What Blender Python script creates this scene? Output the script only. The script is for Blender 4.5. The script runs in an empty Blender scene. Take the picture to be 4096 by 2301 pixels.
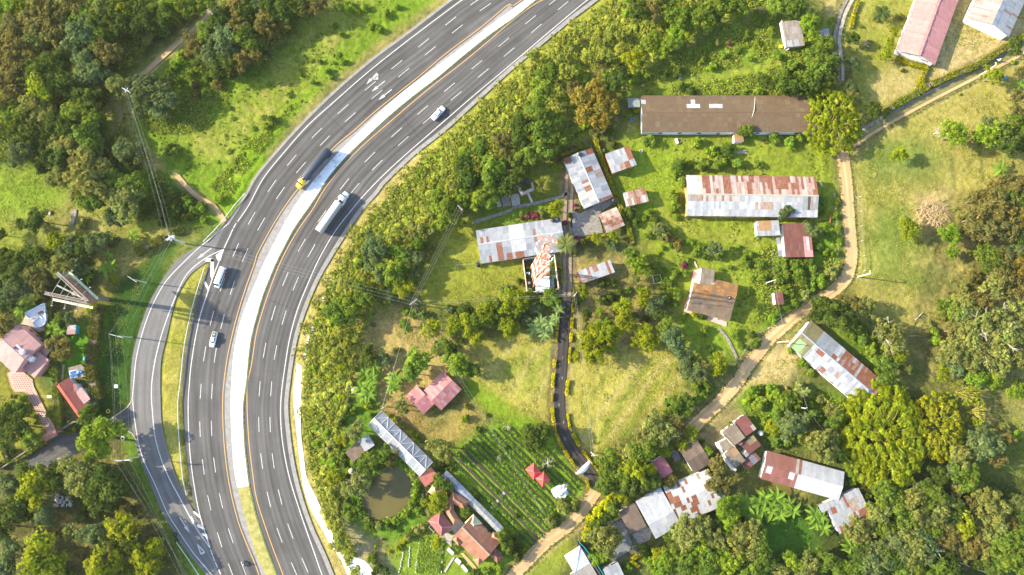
import bpy, math, random
import numpy as np
from mathutils import Matrix, Vector

# ---------------------------------------------------------------- camera, sky, sun, exposure
S = bpy.context.scene
COL = S.collection
H = 222.0
TILT = math.atan(330 / 2731)
FPX = 2731.0
cam_d = bpy.data.cameras.new("camera")
cam_d.sensor_width = 36.0
cam_d.lens = 36.0 * FPX / 4096
cam_d.clip_start = 1.0
cam_d.clip_end = 6000.0
cam = bpy.data.objects.new("camera", cam_d)
cam.location = (0, 0, H)
cam.rotation_euler = (TILT, 0, 0)
COL.objects.link(cam)
S.camera = cam

SUN_EL, SUN_AZ = math.radians(26.5), math.radians(-8)      # shadows fall to the right and a little down
world = bpy.data.worlds.new("World")
S.world = world
world.use_nodes = True
wn = world.node_tree
bg = wn.nodes["Background"]
sky = wn.nodes.new("ShaderNodeTexSky")
sky.sky_type = 'NISHITA'
sky.sun_disc = False
sky.sun_elevation = SUN_EL
sky.sun_rotation = math.atan2(-math.cos(SUN_AZ), -math.sin(SUN_AZ))
wn.links.new(sky.outputs[0], bg.inputs[0])
bg.inputs[1].default_value = 0.15
sun_d = bpy.data.lights.new("sun", 'SUN')
sun_d.energy = 4.0
sun_d.angle = math.radians(0.6)
sun_d.color = (1.0, 0.915, 0.70)
sun = bpy.data.objects.new("sun", sun_d)
sd = Vector((math.cos(SUN_AZ) * math.cos(SUN_EL), math.sin(SUN_AZ) * math.cos(SUN_EL), -math.sin(SUN_EL)))
sun.rotation_euler = sd.to_track_quat('-Z', 'Y').to_euler()
COL.objects.link(sun)
S.view_settings.view_transform = 'Standard'
S.view_settings.look = 'None'
S.view_settings.exposure = 1.92
S.view_settings.gamma = 1.0
S.view_settings.use_curve_mapping = False
S.render.resolution_x, S.render.resolution_y = 1024, 575

# ---------------------------------------------------------------- helpers
R = random.Random(7)
NR = np.random.default_rng(7)
Q = 1024 / 1932
TILES = {c + str(r + 1): (i * 1024, r * 767, Q) for i, c in enumerate("ABCD") for r in range(3)}
TILES.update(W=(0, 0, 4096 / 2576), T=(1850, 840, 500 / 1904), L=(0, 1190, 400 / 1015), O=(1680, 1820, 400 / 1231),
             K=(1960, 680, 240 / 2043), M=(2840, 1640, 260 / 1447), V=(1150, 560, 270 / 977), B=(150, 1050, 350 / 2412))
CT, ST = math.cos(TILT), math.sin(TILT)


def nat(t, x, y):
    o = TILES[t]
    return o[0] + x * o[2], o[1] + y * o[2]


def ray(px, py, z=0.0):
    """world point at height z seen at photo pixel px, py (4096 wide)"""
    dx, dy = (px - 2048) / FPX, -(py - 1150.5) / FPX
    y, zz = dy * CT + ST, dy * ST - CT
    k = (H - z) / -zz
    return Vector((dx * k, y * k, z))


def P(t, x, y, z=0.0):
    return ray(*nat(t, x, y), z)


def line(s, z=0.0):
    """'B1 10,20 30,40 A2 5,6' -> world points"""
    out, t = [], None
    for w in s.split():
        if w in TILES:
            t = w
        else:
            x, y = w.split(",")
            out.append(P(t, float(x), float(y), z))
    return out


def smooth(pts, step=2.0):
    pts = [Vector(p) for p in pts]
    out = []
    n = len(pts)
    for i in range(n - 1):
        p1, p2 = pts[i], pts[i + 1]
        p0 = pts[i - 1] if i else p1 * 2 - p2
        p3 = pts[i + 2] if i + 2 < n else p2 * 2 - p1
        k = max(1, int((p2 - p1).length / step))
        for j in range(k):
            t = j / k
            out.append(0.5 * ((2 * p1) + (p2 - p0) * t + (2 * p0 - 5 * p1 + 4 * p2 - p3) * t * t + (3 * p1 - p0 - 3 * p2 + p3) * t ** 3))
    out.append(pts[-1])
    return out


def resample(pts, n):
    d = [0.0]
    for a, b in zip(pts, pts[1:]):
        d.append(d[-1] + (b - a).length)
    s = np.linspace(0, d[-1], n)
    arr = np.array([tuple(p) for p in pts])
    return [Vector((float(np.interp(v, d, arr[:, 0])), float(np.interp(v, d, arr[:, 1])), float(np.interp(v, d, arr[:, 2])))) for v in s], d[-1]


class MB:
    def __init__(s):
        s.v, s.f, s.uv = [], [], None

    def add(s, vs, fs):
        n = len(s.v)
        s.v += [tuple(v) for v in vs]
        s.f += [tuple(i + n for i in f) for f in fs]
        return s

    def box(s, c, d, rz=0.0, m=None):
        x, y, z = d[0] / 2, d[1] / 2, d[2] / 2
        vs = [Vector((i * x, j * y, k * z)) for k in (-1, 1) for j in (-1, 1) for i in (-1, 1)]
        mt = Matrix.Translation(c) @ (m if m is not None else Matrix.Rotation(rz, 4, 'Z'))
        return s.add([mt @ v for v in vs], [(0, 2, 3, 1), (4, 5, 7, 6), (0, 1, 5, 4), (2, 6, 7, 3), (0, 4, 6, 2), (1, 3, 7, 5)])

    def beam(s, a, b, w, h=None):
        a, b = Vector(a), Vector(b)
        d = b - a
        q = d.to_track_quat('X', 'Z').to_matrix().to_4x4()
        return s.box((a + b) / 2, (d.length, w, h or w), m=q)

    def tube(s, pts, rad, n=6, cap=True):
        pts = [Vector(p) for p in pts]
        rad = rad if isinstance(rad, (list, tuple)) else [rad] * len(pts)
        base = len(s.v)
        for i, p in enumerate(pts):
            d = (pts[min(i + 1, len(pts) - 1)] - pts[max(i - 1, 0)]).normalized()
            up = Vector((0, 0, 1)) if abs(d.z) < 0.95 else Vector((1, 0, 0))
            a = d.cross(up).normalized()
            b = a.cross(d)
            for k in range(n):
                t = 2 * math.pi * k / n
                s.v.append(tuple(p + (a * math.cos(t) + b * math.sin(t)) * rad[i]))
        for i in range(len(pts) - 1):
            for k in range(n):
                a0, a1 = base + i * n + k, base + i * n + (k + 1) % n
                s.f.append((a0, a1, a1 + n, a0 + n))
        if cap:
            s.f.append(tuple(base + k for k in range(n))[::-1])
            s.f.append(tuple(base + (len(pts) - 1) * n + k for k in range(n)))
        return s

    def lathe(s, prof, n=14, c=(0, 0, 0)):
        base = len(s.v)
        for r, z in prof:
            for k in range(n):
                t = 2 * math.pi * k / n
                s.v.append((c[0] + r * math.cos(t), c[1] + r * math.sin(t), c[2] + z))
        for i in range(len(prof) - 1):
            for k in range(n):
                a, b = base + i * n + k, base + i * n + (k + 1) % n
                s.f.append((a, b, b + n, a + n))
        s.f.append(tuple(base + k for k in range(n))[::-1])
        s.f.append(tuple(base + (len(prof) - 1) * n + k for k in range(n)))
        return s

    def prism(s, poly, z0, z1):
        a = sum(p[0] * q[1] - q[0] * p[1] for p, q in zip(poly, list(poly[1:]) + [poly[0]]))
        if a < 0:
            poly = list(poly)[::-1]
        n = len(poly)
        vs = [(p[0], p[1], z0) for p in poly] + [(p[0], p[1], z1) for p in poly]
        return s.add(vs, [tuple(range(n))[::-1], tuple(range(n, 2 * n))] + [(i, (i + 1) % n, (i + 1) % n + n, i + n) for i in range(n)])

    def mesh(s, name, mat=None, sm=False):
        me = bpy.data.meshes.new(name)
        me.from_pydata(s.v, [], s.f)
        if mat:
            me.materials.append(mat)
        if sm:
            me.polygons.foreach_set("use_smooth", [True] * len(me.polygons))
        me.update()
        return me


def link(name, me, parent=None, loc=None, rot=None, sc=None, color=None):
    o = bpy.data.objects.new(name, me)
    COL.objects.link(o)
    if parent:
        o.parent = parent
    if loc is not None:
        o.location = loc
    if rot is not None:
        o.rotation_euler = rot
    if sc is not None:
        o.scale = sc
    if color is not None:
        o.color = color
    return o


def tag(o, label=None, cat=None, group=None, kind=None):
    if label:
        o["label"] = label
    if cat:
        o["category"] = cat
    if group:
        o["group"] = group
    if kind:
        o["kind"] = kind
    return o


def thing(name, label, cat, loc=(0, 0, 0), rz=0.0, group=None):
    return tag(link(name, None, None, loc, (0, 0, rz)), label, cat, group)


# ---------------------------------------------------------------- materials
def new_mat(name):
    m = bpy.data.materials.new(name)
    m.use_nodes = True
    return m, m.node_tree, m.node_tree.nodes["Principled BSDF"]


def nz(nt, scale, detail=3.0, rough=0.6, vec=None, dist=0.0):
    n = nt.nodes.new("ShaderNodeTexNoise")
    n.inputs["Scale"].default_value = scale
    n.inputs["Detail"].default_value = detail
    n.inputs["Roughness"].default_value = rough
    n.inputs["Distortion"].default_value = dist
    if vec is not None:
        nt.links.new(vec, n.inputs["Vector"])
    return n.outputs["Fac"]


def rng(nt, x, a, b, lo=0.0, hi=1.0):
    n = nt.nodes.new("ShaderNodeMapRange")
    n.inputs[1].default_value, n.inputs[2].default_value = a, b
    n.inputs[3].default_value, n.inputs[4].default_value = lo, hi
    nt.links.new(x, n.inputs[0])
    return n.outputs[0]


def mixc(nt, f, a, b, mode='MIX'):
    n = nt.nodes.new("ShaderNodeMix")
    n.data_type = 'RGBA'
    n.blend_type = mode
    for s, v in ((n.inputs[0], f), (n.inputs[6], a), (n.inputs[7], b)):
        if hasattr(v, "is_output"):
            nt.links.new(v, s)
        elif isinstance(v, (int, float)):
            s.default_value = v
        else:
            s.default_value = (*v[:3], 1.0)
    return n.outputs[2]


def mul(nt, a, b):
    n = nt.nodes.new("ShaderNodeMath")
    n.operation = 'MULTIPLY'
    for s, v in ((n.inputs[0], a), (n.inputs[1], b)):
        if hasattr(v, "is_output"):
            nt.links.new(v, s)
        else:
            s.default_value = v
    return n.outputs[0]


def gpos(nt, sc=(1, 1, 1)):
    g = nt.nodes.new("ShaderNodeNewGeometry")
    m = nt.nodes.new("ShaderNodeMapping")
    m.inputs["Scale"].default_value = sc
    nt.links.new(g.outputs["Position"], m.inputs["Vector"])
    return m.outputs["Vector"]


def bump(nt, bs, h, st=0.5, d=0.1):
    b = nt.nodes.new("ShaderNodeBump")
    b.inputs["Strength"].default_value = st
    b.inputs["Distance"].default_value = d
    nt.links.new(h, b.inputs["Height"])
    nt.links.new(b.outputs[0], bs.inputs["Normal"])


def plain(name, c, rough=0.7, metal=0.0, var=0.25, scale=1.2, spec=0.3):
    """a colour with two scales of wear"""
    m, nt, bs = new_mat(name)
    v = gpos(nt)
    f = rng(nt, nz(nt, scale, 4, 0.65, v), 0.3, 0.7, 1 - var, 1 + var)
    g = rng(nt, nz(nt, scale * 9, 2, 0.6, v), 0.3, 0.7, 1 - var * 0.5, 1 + var * 0.5)
    k = mul(nt, f, g)
    cc = nt.nodes.new("ShaderNodeCombineXYZ")
    for i in range(3):
        nt.links.new(k, cc.inputs[i])
    nt.links.new(mixc(nt, 1.0, c, cc.outputs[0], 'MULTIPLY'), bs.inputs["Base Color"])
    bs.inputs["Roughness"].default_value = rough
    bs.inputs["Metallic"].default_value = metal
    bs.inputs["Specular IOR Level"].default_value = spec
    return m


def objcol(nt):
    oi = nt.nodes.new("ShaderNodeObjectInfo")
    return oi


# roofing sheets: colour from the object, alpha of the object colour = how rusty
SHEET, nt, bs = new_mat("roof_sheet")
oi = objcol(nt)
tc = nt.nodes.new("ShaderNodeTexCoord")
v = gpos(nt)
wear = rng(nt, nz(nt, 0.9, 4, 0.7, v), 0.3, 0.72, 0.80, 1.12)
fine = rng(nt, nz(nt, 6.0, 3, 0.7, v), 0.3, 0.7, 0.9, 1.08)
base = mixc(nt, 1.0, oi.outputs["Color"], (1, 1, 1), 'MULTIPLY')
kk = mul(nt, wear, fine)
cc = nt.nodes.new("ShaderNodeCombineXYZ")
for i in range(3):
    nt.links.new(kk, cc.inputs[i])
base = mixc(nt, 1.0, base, cc.outputs[0], 'MULTIPLY')
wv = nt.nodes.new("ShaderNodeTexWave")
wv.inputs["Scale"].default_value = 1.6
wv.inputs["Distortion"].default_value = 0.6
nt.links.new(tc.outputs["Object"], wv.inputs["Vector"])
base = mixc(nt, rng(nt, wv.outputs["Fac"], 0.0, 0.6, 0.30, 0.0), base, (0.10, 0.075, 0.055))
rn = nz(nt, 0.55, 5, 0.72, v, 0.4)
smp = nt.nodes.new("ShaderNodeMapping")
smp.inputs["Scale"].default_value = (7.0, 1.1, 1.0)
nt.links.new(tc.outputs["Object"], smp.inputs["Vector"])
cmb = nt.nodes.new("ShaderNodeCombineXYZ")
nt.links.new(mul(nt, oi.outputs["Random"], 90.0), cmb.inputs[0])
nt.links.new(mul(nt, oi.outputs["Random"], 37.0), cmb.inputs[1])
nt.links.new(cmb.outputs[0], smp.inputs["Location"])
strk = nz(nt, 1.0, 3, 0.6, smp.outputs[0])
avg = nt.nodes.new("ShaderNodeMath")
avg.operation = 'MULTIPLY_ADD'
nt.links.new(strk, avg.inputs[0])
avg.inputs[1].default_value = 0.62
nt.links.new(mul(nt, rn, 0.38), avg.inputs[2])
rn = avg.outputs[0]
ad = nt.nodes.new("ShaderNodeMath")
ad.operation = 'ADD'
nt.links.new(rn, ad.inputs[0])
nt.links.new(rng(nt, oi.outputs["Alpha"], 0, 1, -0.42, 0.27), ad.inputs[1])
rf = rng(nt, ad.outputs[0], 0.46, 0.66)
rust = mixc(nt, rng(nt, nz(nt, 2.0, 3, 0.6, v), 0.35, 0.65), (0.115, 0.036, 0.018), (0.20, 0.078, 0.04))
nt.links.new(mixc(nt, rf, base, rust), bs.inputs["Base Color"])
bs.inputs["Roughness"].default_value = 0.62
bs.inputs["Specular IOR Level"].default_value = 0.25

# foliage: colour from the object, each leaf with its own tint
LEAF, nt, bs = new_mat("foliage")
oi = objcol(nt)
at = nt.nodes.new("ShaderNodeAttribute")
at.attribute_name = "tint"
lc = mixc(nt, 1.0, oi.outputs["Color"], at.outputs["Color"], 'MULTIPLY')
nt.nodes.remove(bs)
df = nt.nodes.new("ShaderNodeBsdfDiffuse")
tr = nt.nodes.new("ShaderNodeBsdfTranslucent")
mx = nt.nodes.new("ShaderNodeMixShader")
mx.inputs[0].default_value = 0.38
nt.links.new(lc, df.inputs[0])
nt.links.new(mixc(nt, 1.0, lc, (1.10, 1.18, 0.6), 'MULTIPLY'), tr.inputs[0])
nt.links.new(df.outputs[0], mx.inputs[1])
nt.links.new(tr.outputs[0], mx.inputs[2])
nt.links.new(mx.outputs[0], nt.nodes["Material Output"].inputs[0])

BARK = plain("bark", (0.16, 0.12, 0.085), 0.9, var=0.35, scale=3)
PALEBARK = plain("pale_bark", (0.36, 0.31, 0.24), 0.9, var=0.3, scale=3)

# ground: colours of the regions are per-vertex, broken up by noise; alpha = share of dry patches
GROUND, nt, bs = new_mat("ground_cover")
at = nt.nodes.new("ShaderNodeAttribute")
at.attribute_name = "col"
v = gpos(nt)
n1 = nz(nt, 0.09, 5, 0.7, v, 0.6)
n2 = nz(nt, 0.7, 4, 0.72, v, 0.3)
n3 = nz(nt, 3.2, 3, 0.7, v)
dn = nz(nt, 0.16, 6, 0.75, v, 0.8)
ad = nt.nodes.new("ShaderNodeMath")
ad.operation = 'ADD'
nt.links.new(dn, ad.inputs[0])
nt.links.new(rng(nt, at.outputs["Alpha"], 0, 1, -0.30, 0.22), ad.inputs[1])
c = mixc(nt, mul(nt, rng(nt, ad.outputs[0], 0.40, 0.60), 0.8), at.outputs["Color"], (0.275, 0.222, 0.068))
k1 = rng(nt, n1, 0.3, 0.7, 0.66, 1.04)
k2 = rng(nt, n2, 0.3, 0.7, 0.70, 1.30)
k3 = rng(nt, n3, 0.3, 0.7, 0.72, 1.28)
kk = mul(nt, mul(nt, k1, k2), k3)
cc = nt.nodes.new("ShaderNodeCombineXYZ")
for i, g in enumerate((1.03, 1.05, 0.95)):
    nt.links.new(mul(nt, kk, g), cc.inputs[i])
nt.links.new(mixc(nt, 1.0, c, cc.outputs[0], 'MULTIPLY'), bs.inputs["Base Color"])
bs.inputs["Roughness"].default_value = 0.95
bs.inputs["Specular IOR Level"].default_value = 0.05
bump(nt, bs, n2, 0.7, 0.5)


def asphalt(name, c, stain=0.25):
    m, nt, bs = new_mat(name)
    uv = nt.nodes.new("ShaderNodeUVMap")
    mp = nt.nodes.new("ShaderNodeMapping")
    mp.inputs["Scale"].default_value = (1.0, 0.03, 1)
    nt.links.new(uv.outputs[0], mp.inputs[0])
    streak = rng(nt, nz(nt, 0.75, 3, 0.6, mp.outputs[0]), 0.3, 0.7, 1 - stain, 1 + stain)
    sx_ = nt.nodes.new("ShaderNodeSeparateXYZ")
    nt.links.new(uv.outputs[0], sx_.inputs[0])
    cs_ = nt.nodes.new("ShaderNodeMath")
    cs_.operation = 'SINE'
    nt.links.new(mul(nt, sx_.outputs[0], 3.44), cs_.inputs[0])
    wp_ = rng(nt, cs_.outputs[0], -1, 1, 1 - stain * .38, 1 + stain * .2)
    streak = mul(nt, streak, wp_)
    v = gpos(nt)
    ptc = rng(nt, nz(nt, 0.035, 2, 0.5, v), 0.55, 0.58, 1.0, 0.90)
    streak = mul(nt, streak, ptc)
    blot = rng(nt, nz(nt, 0.12, 5, 0.7, v), 0.3, 0.7, 0.86, 1.14)
    grain = rng(nt, nz(nt, 9, 2, 0.8, v), 0.3, 0.7, 0.82, 1.18)
    k = mul(nt, mul(nt, streak, blot), grain)
    cc = nt.nodes.new("ShaderNodeCombineXYZ")
    for i in range(3):
        nt.links.new(k, cc.inputs[i])
    nt.links.new(mixc(nt, 1.0, c, cc.outputs[0], 'MULTIPLY'), bs.inputs["Base Color"])
    bs.inputs["Roughness"].default_value = 0.88
    bs.inputs["Specular IOR Level"].default_value = 0.2
    return m


ASPH = asphalt("highway_asphalt", (0.080, 0.074, 0.070), 0.34)
ASPH2 = asphalt("slip_asphalt", (0.125, 0.117, 0.112), 0.2)
ASPH3 = asphalt("drive_asphalt", (0.072, 0.069, 0.066), 0.3)
BLACKTOP = asphalt("dark_driveway", (0.042, 0.036, 0.032), 0.5)
PAINT = plain("white_road_paint", (0.43, 0.415, 0.39), 0.6, var=0.28, scale=2)
OCHRE = plain("orange_road_paint", (0.42, 0.235, 0.08), 0.6, var=0.15, scale=2)
CONC = plain("concrete", (0.30, 0.265, 0.22), 0.9, var=0.25, scale=0.8)
GUTTER = plain("gutter_concrete", (0.215, 0.198, 0.18), 0.9, var=0.22, scale=0.7)
LIME, nt, bs = new_mat("white_gravel")
v = gpos(nt)
st_ = rng(nt, nz(nt, 0.33, 6, 0.75, v, 0.6), 0.52, 0.70)
fw_ = rng(nt, nz(nt, 3.0, 3, 0.7, v), 0.3, 0.7, 0.82, 1.1)
cc = nt.nodes.new("ShaderNodeCombineXYZ")
for i in range(3):
    nt.links.new(fw_, cc.inputs[i])
nt.links.new(mixc(nt, 1.0, mixc(nt, st_, (0.66, 0.655, 0.645), (0.27, 0.26, 0.24)), cc.outputs[0], 'MULTIPLY'), bs.inputs["Base Color"])
bs.inputs["Roughness"].default_value = 0.95
DIRT = asphalt("dirt_surface", (0.40, 0.262, 0.122), 0.26)
OLDCONC = plain("old_concrete", (0.19, 0.165, 0.14), 0.9, var=0.45, scale=1.2)
WHITEW = plain("white_wall", (0.62, 0.60, 0.57), 0.85, var=0.1, scale=0.8)
BRICKW = plain("brick_wall", (0.40, 0.19, 0.10), 0.9, var=0.2, scale=2)
PINKW = plain("pink_plaster", (0.60, 0.30, 0.26), 0.9, var=0.15)
GREYW = plain("grey_wall", (0.30, 0.28, 0.26), 0.9, var=0.2)
WOOD = plain("old_wood", (0.22, 0.15, 0.10), 0.9, var=0.3, scale=2)
GREYWOOD = plain("grey_wood", (0.30, 0.26, 0.22), 0.9, var=0.3, scale=2)
GALV = plain("galvanised_steel", (0.55, 0.55, 0.55), 0.5, 0.3, var=0.12)
POLEC = plain("pole_concrete", (0.40, 0.38, 0.34), 0.8, var=0.1)
WIREM = plain("wire", (0.30, 0.28, 0.24), 0.5, 0.2, var=0.05)
BLACKP = plain("black_plastic", (0.022, 0.025, 0.032), 0.5, var=0.2)
BLUEP = plain("blue_plastic", (0.03, 0.16, 0.45), 0.5, var=0.15)
TEAL = plain("teal_tarp", (0.03, 0.42, 0.45), 0.6, var=0.2)
GLASS = plain("dark_glass", (0.02, 0.022, 0.03), 0.12, var=0.05, spec=0.5)
RUBBER = plain("rubber", (0.018, 0.018, 0.018), 0.85, var=0.2)
REDL = plain("red_lamp", (0.4, 0.01, 0.01), 0.3, var=0.05)
CARW = plain("white_car_paint", (0.78, 0.78, 0.78), 0.25, var=0.03, spec=0.5)
CARY = plain("yellow_cab_paint", (0.70, 0.42, 0.03), 0.3, var=0.04, spec=0.5)
TARP = plain("grey_tarp", (0.42, 0.40, 0.37), 0.7, var=0.08)
NAVYT = plain("navy_tarp", (0.035, 0.042, 0.062), 0.6, var=0.2)
REDP = plain("red_paint", (0.60, 0.08, 0.04), 0.6, var=0.12)
ORANGEP = plain("tower_orange", (0.62, 0.19, 0.08), 0.6, var=0.12)
YELLOWP = plain("yellow_paint", (0.6, 0.45, 0.04), 0.6, var=0.1)
BROWNP = plain("brown_panel", (0.23, 0.11, 0.07), 0.8, var=0.2)
PURP = plain("purple_print", (0.09, 0.05, 0.22), 0.7, var=0.1)
SKYB = plain("light_blue_print", (0.24, 0.42, 0.70), 0.7, var=0.1)
PINKF = plain("pink_paving", (0.40, 0.26, 0.205), 0.9, var=0.15, scale=2)
BROWNT = plain("brown_paver", (0.14, 0.08, 0.06), 0.9, var=0.15, scale=2)
SOLAR = plain("solar_cell", (0.05, 0.10, 0.25), 0.2, var=0.1)
BLOSSOM = plain("orange_blossom", (0.60, 0.22, 0.06), 0.8, var=0.2)
COWB = plain("brown_hide", (0.30, 0.12, 0.05), 0.8, var=0.15)
COWP = plain("cream_hide", (0.60, 0.40, 0.27), 0.8, var=0.15)
CLOTHB = plain("dark_cloth", (0.04, 0.05, 0.09), 0.9, var=0.2)
SKIN = plain("skin", (0.35, 0.19, 0.12), 0.7, var=0.05)
SOIL = plain("dark_soil", (0.045, 0.032, 0.022), 0.95, var=0.3, scale=2)
STRAW = plain("dead_branches", (0.42, 0.29, 0.17), 0.95, var=0.3, scale=2)

WATER, nt, bs = new_mat("muddy_water")
v = gpos(nt)
nt.links.new(mixc(nt, rng(nt, nz(nt, 0.10, 4, 0.6, v), 0.35, 0.65), (0.080, 0.064, 0.016), (0.105, 0.084, 0.022)), bs.inputs["Base Color"])
bs.inputs["Roughness"].default_value = 0.25
bs.inputs["Specular IOR Level"].default_value = 0.35
bump(nt, bs, nz(nt, 2.5, 2, 0.5, v), 0.15, 0.03)

TILE, nt, bs = new_mat("clay_tiles")
oi = objcol(nt)
v = gpos(nt)
k = mul(nt, rng(nt, nz(nt, 1.0, 4, 0.7, v), 0.3, 0.7, 0.72, 1.25), rng(nt, nz(nt, 5, 3, 0.7, v), 0.3, 0.7, 0.8, 1.2))
cc = nt.nodes.new("ShaderNodeCombineXYZ")
for i in range(3):
    nt.links.new(k, cc.inputs[i])
nt.links.new(mixc(nt, 1.0, oi.outputs["Color"], cc.outputs[0], 'MULTIPLY'), bs.inputs["Base Color"])
bs.inputs["Roughness"].default_value = 0.9
bs.inputs["Specular IOR Level"].default_value = 0.15

POLY, nt, bs = new_mat("greenhouse_film")
oi = objcol(nt)
v = gpos(nt)
k = rng(nt, nz(nt, 1.1, 4, 0.7, v, 0.5), 0.3, 0.7, 0.55, 0.9)
nt.links.new(oi.outputs["Color"], bs.inputs["Base Color"])
nt.links.new(k, bs.inputs["Alpha"])
bs.inputs["Roughness"].default_value = 0.4
# ---------------------------------------------------------------- road lines read off the photo
E1 = line("C1 700,-700 250,-210 0,-160 B1 1800,-240 1635,-110 1460,0 1290,130 1080,290 890,430 640,640 440,830 290,985 160,1130 0,1320 A2 1850,20 1790,120 1735,205 1690,285 1640,400 1590,520 1545,640 1500,760 1450,950 1410,1150 1385,1330 A3 1378,0 1380,250 1398,450 1418,640 1440,800 1475,960 1545,1180 1600,1300 1650,1447 1740,1700 1850,2000")
M1 = line("C1 900,-700 530,-330 250,-105 100,0 0,75 B1 1760,200 1580,340 1390,485 1200,625 1010,780 850,930 690,1085 540,1240 B2 370,0 280,130 200,270 120,420 60,540 10,660 A2 1870,830 1820,970 1785,1110 1760,1260 1748,1447 A3 1742,150 1745,300 1755,500 1770,660 1795,790 1825,920 1870,1080 1932,1290 B3 75,1447 150,1680 260,2000")
M2 = line("C1 1000,-700 600,-330 300,-80 200,-10 100,70 B1 1932,150 1760,270 1560,430 1370,590 1180,735 1000,885 850,1025 700,1170 560,1330 B2 470,20 380,150 290,280 215,420 150,550 100,670 50,800 10,940 A2 1900,1100 1880,1250 1862,1447 A3 1840,150 1840,300 1850,480 1867,640 1884,770 1908,880 B3 0,985 60,1180 120,1340 160,1447 245,1700 350,2000")
L9 = line("C1 1500,-600 860,-160 600,40 430,170 0,530 B1 1680,760 1440,980 1200,1170 960,1400 B2 930,0 790,160 670,340 540,550 450,720 370,920 310,1120 270,1350 B3 258,0 242,160 255,350 290,600 350,850 430,1080 530,1300 590,1447 710,1700 850,2000")
WL = line("C1 800,-700 360,-250 80,-80 B1 1740,-130 1555,0 1320,175 1090,350 840,550 600,760 390,950 230,1130 60,1340 A2 1880,100 1795,225")
WL2 = line("A2 1690,435 1640,560 1600,665 1555,800 1510,940 1470,1130 1440,1330 A3 1430,0 1420,160 1428,440 1452,680 1500,960 1550,1130 1585,1240")
OL = line("C1 880,-700 500,-330 220,-110 0,50 B1 1910,30 1700,205 1440,400 1250,560 1100,680 890,850 740,985 590,1110 440,1280 B2 300,0 185,160 90,320 0,490 A2 1925,530 1850,740 1780,970 1720,1230 1690,1440 A3 1680,160 1690,440 1730,760 1800,1050 1890,1280 1932,1380 B3 60,1560 200,1950")
OL2 = line("C1 1100,-700 620,-290 330,-60 160,40 0,160 B1 1600,440 1280,690 1000,930 800,1105 640,1270 510,1440 B2 430,130 330,270 230,440 160,590 100,750 50,900 0,1080 A2 1900,1300 A3 1868,0 1865,180 1880,450 1910,700 B3 0,850 50,1020 130,1250 205,1447 320,1780 400,2000")
WR = line("C1 1400,-640 800,-170 570,0 300,225 0,480 B1 1670,700 1450,890 1060,1230 B2 840,0 720,140 590,310 470,520 390,700 310,900 250,1130 210,1380 B3 200,0 185,200 200,440 250,700 330,960 430,1250 500,1447 610,1700 760,2000")
SL = line("A2 1740,225 1620,330 1500,425 1380,540 1250,680 1150,860 1080,1050 1030,1250 1010,1447 A3 1002,100 1012,240 1040,420 1080,570 1170,760 1260,970 1340,1100 1460,1280 1600,1447 1700,1600 1900,1900")
SLA = line("A2 1735,195 1560,370 1440,440 1330,520 1255,620 1180,740 1120,850 1050,1050 1000,1240 985,1447 A3 985,60 985,250 1015,420 1060,590 1140,780 1230,990 1310,1120 1430,1300 1570,1460 1680,1620 1880,1920")
SR = line("A2 1690,435 1570,490 1440,590 1370,690 1290,880 1220,1080 1170,1280 1145,1447 A3 1142,90 1150,200 1170,400 1220,580 1280,720 1350,850 1440,1020 1500,1120 1585,1240")
SRA = line("A2 1790,115 1740,300 1660,470 1540,545 1450,612 1390,690 1320,830 1262,1080 1217,1270 1210,1447 A3 1213,150 1220,300 1250,450 1310,650 1370,800 1460,960 1560,1180 1620,1320 1680,1447 1760,1640 1880,1920")
for n in ("E1", "M1", "M2", "L9", "WL", "WL2", "OL", "OL2", "WR", "SL", "SLA", "SR", "SRA"):
    globals()[n] = smooth(globals()[n])
DIRT_R = smooth(line("D1 560,1120 575,1250 595,1400 D2 600,50 610,200 622,350 630,470 620,560 590,650 510,735 420,790 330,860 230,920 120,1010 0,1120 C2 1870,1200 1790,1300 1700,1440 C3 1640,60 1540,170 1450,250 1390,310 1330,380"))
DIRT_B = smooth(line("C3 645,790 560,920 440,1060 290,1170 160,1290 40,1420 -120,1600"))
LANE_T = smooth(line("C1 2460,1060 D1 640,1070 760,985 960,870 1200,740 1430,620 1640,515 1850,410 1980,330 2150,230"))
DRIVE = smooth(line("C2 440,-200 425,100 420,300 418,560 415,740 405,880 390,1100 375,1300 365,1447 C3 355,100 362,230 385,360 440,470 520,590 600,680 645,790"))
SIDE = smooth(line("A3 1010,262 860,310 700,400 560,465 420,520 280,580 100,665"))
FOOT = smooth(line("W 446,442 470,470 500,498 530,512 552,535 566,558"))
TRACK = smooth(line("W 545,18 465,95 430,125 380,170 345,200"))
PATH_T = smooth(line("D1 660,-80 615,0 570,90 540,190 520,290 530,400 545,500 548,610"))


def raster(poly, xs, ys, warp=0.0, seed=0):
    X, Y = np.meshgrid(xs, ys)
    if warp:
        X = X + warp * (vn(xs, ys, 7.0, seed) - 0.5) * 2 + warp * 0.5 * (vn(xs, ys, 2.2, seed + 1) - 0.5) * 2
        Y = Y + warp * (vn(xs, ys, 7.0, seed + 2) - 0.5) * 2 + warp * 0.5 * (vn(xs, ys, 2.2, seed + 3) - 0.5) * 2
    px = [p[0] for p in poly]
    py = [p[1] for p in poly]
    ins = np.zeros(X.shape, bool)
    n = len(poly)
    for i in range(n):
        x0, y0, x1, y1 = px[i], py[i], px[(i + 1) % n], py[(i + 1) % n]
        if y0 == y1:
            continue
        c = ((y0 > Y) != (y1 > Y)) & (X < (x1 - x0) * (Y - y0) / (y1 - y0) + x0)
        ins ^= c
    return ins.astype(np.float32)


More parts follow.
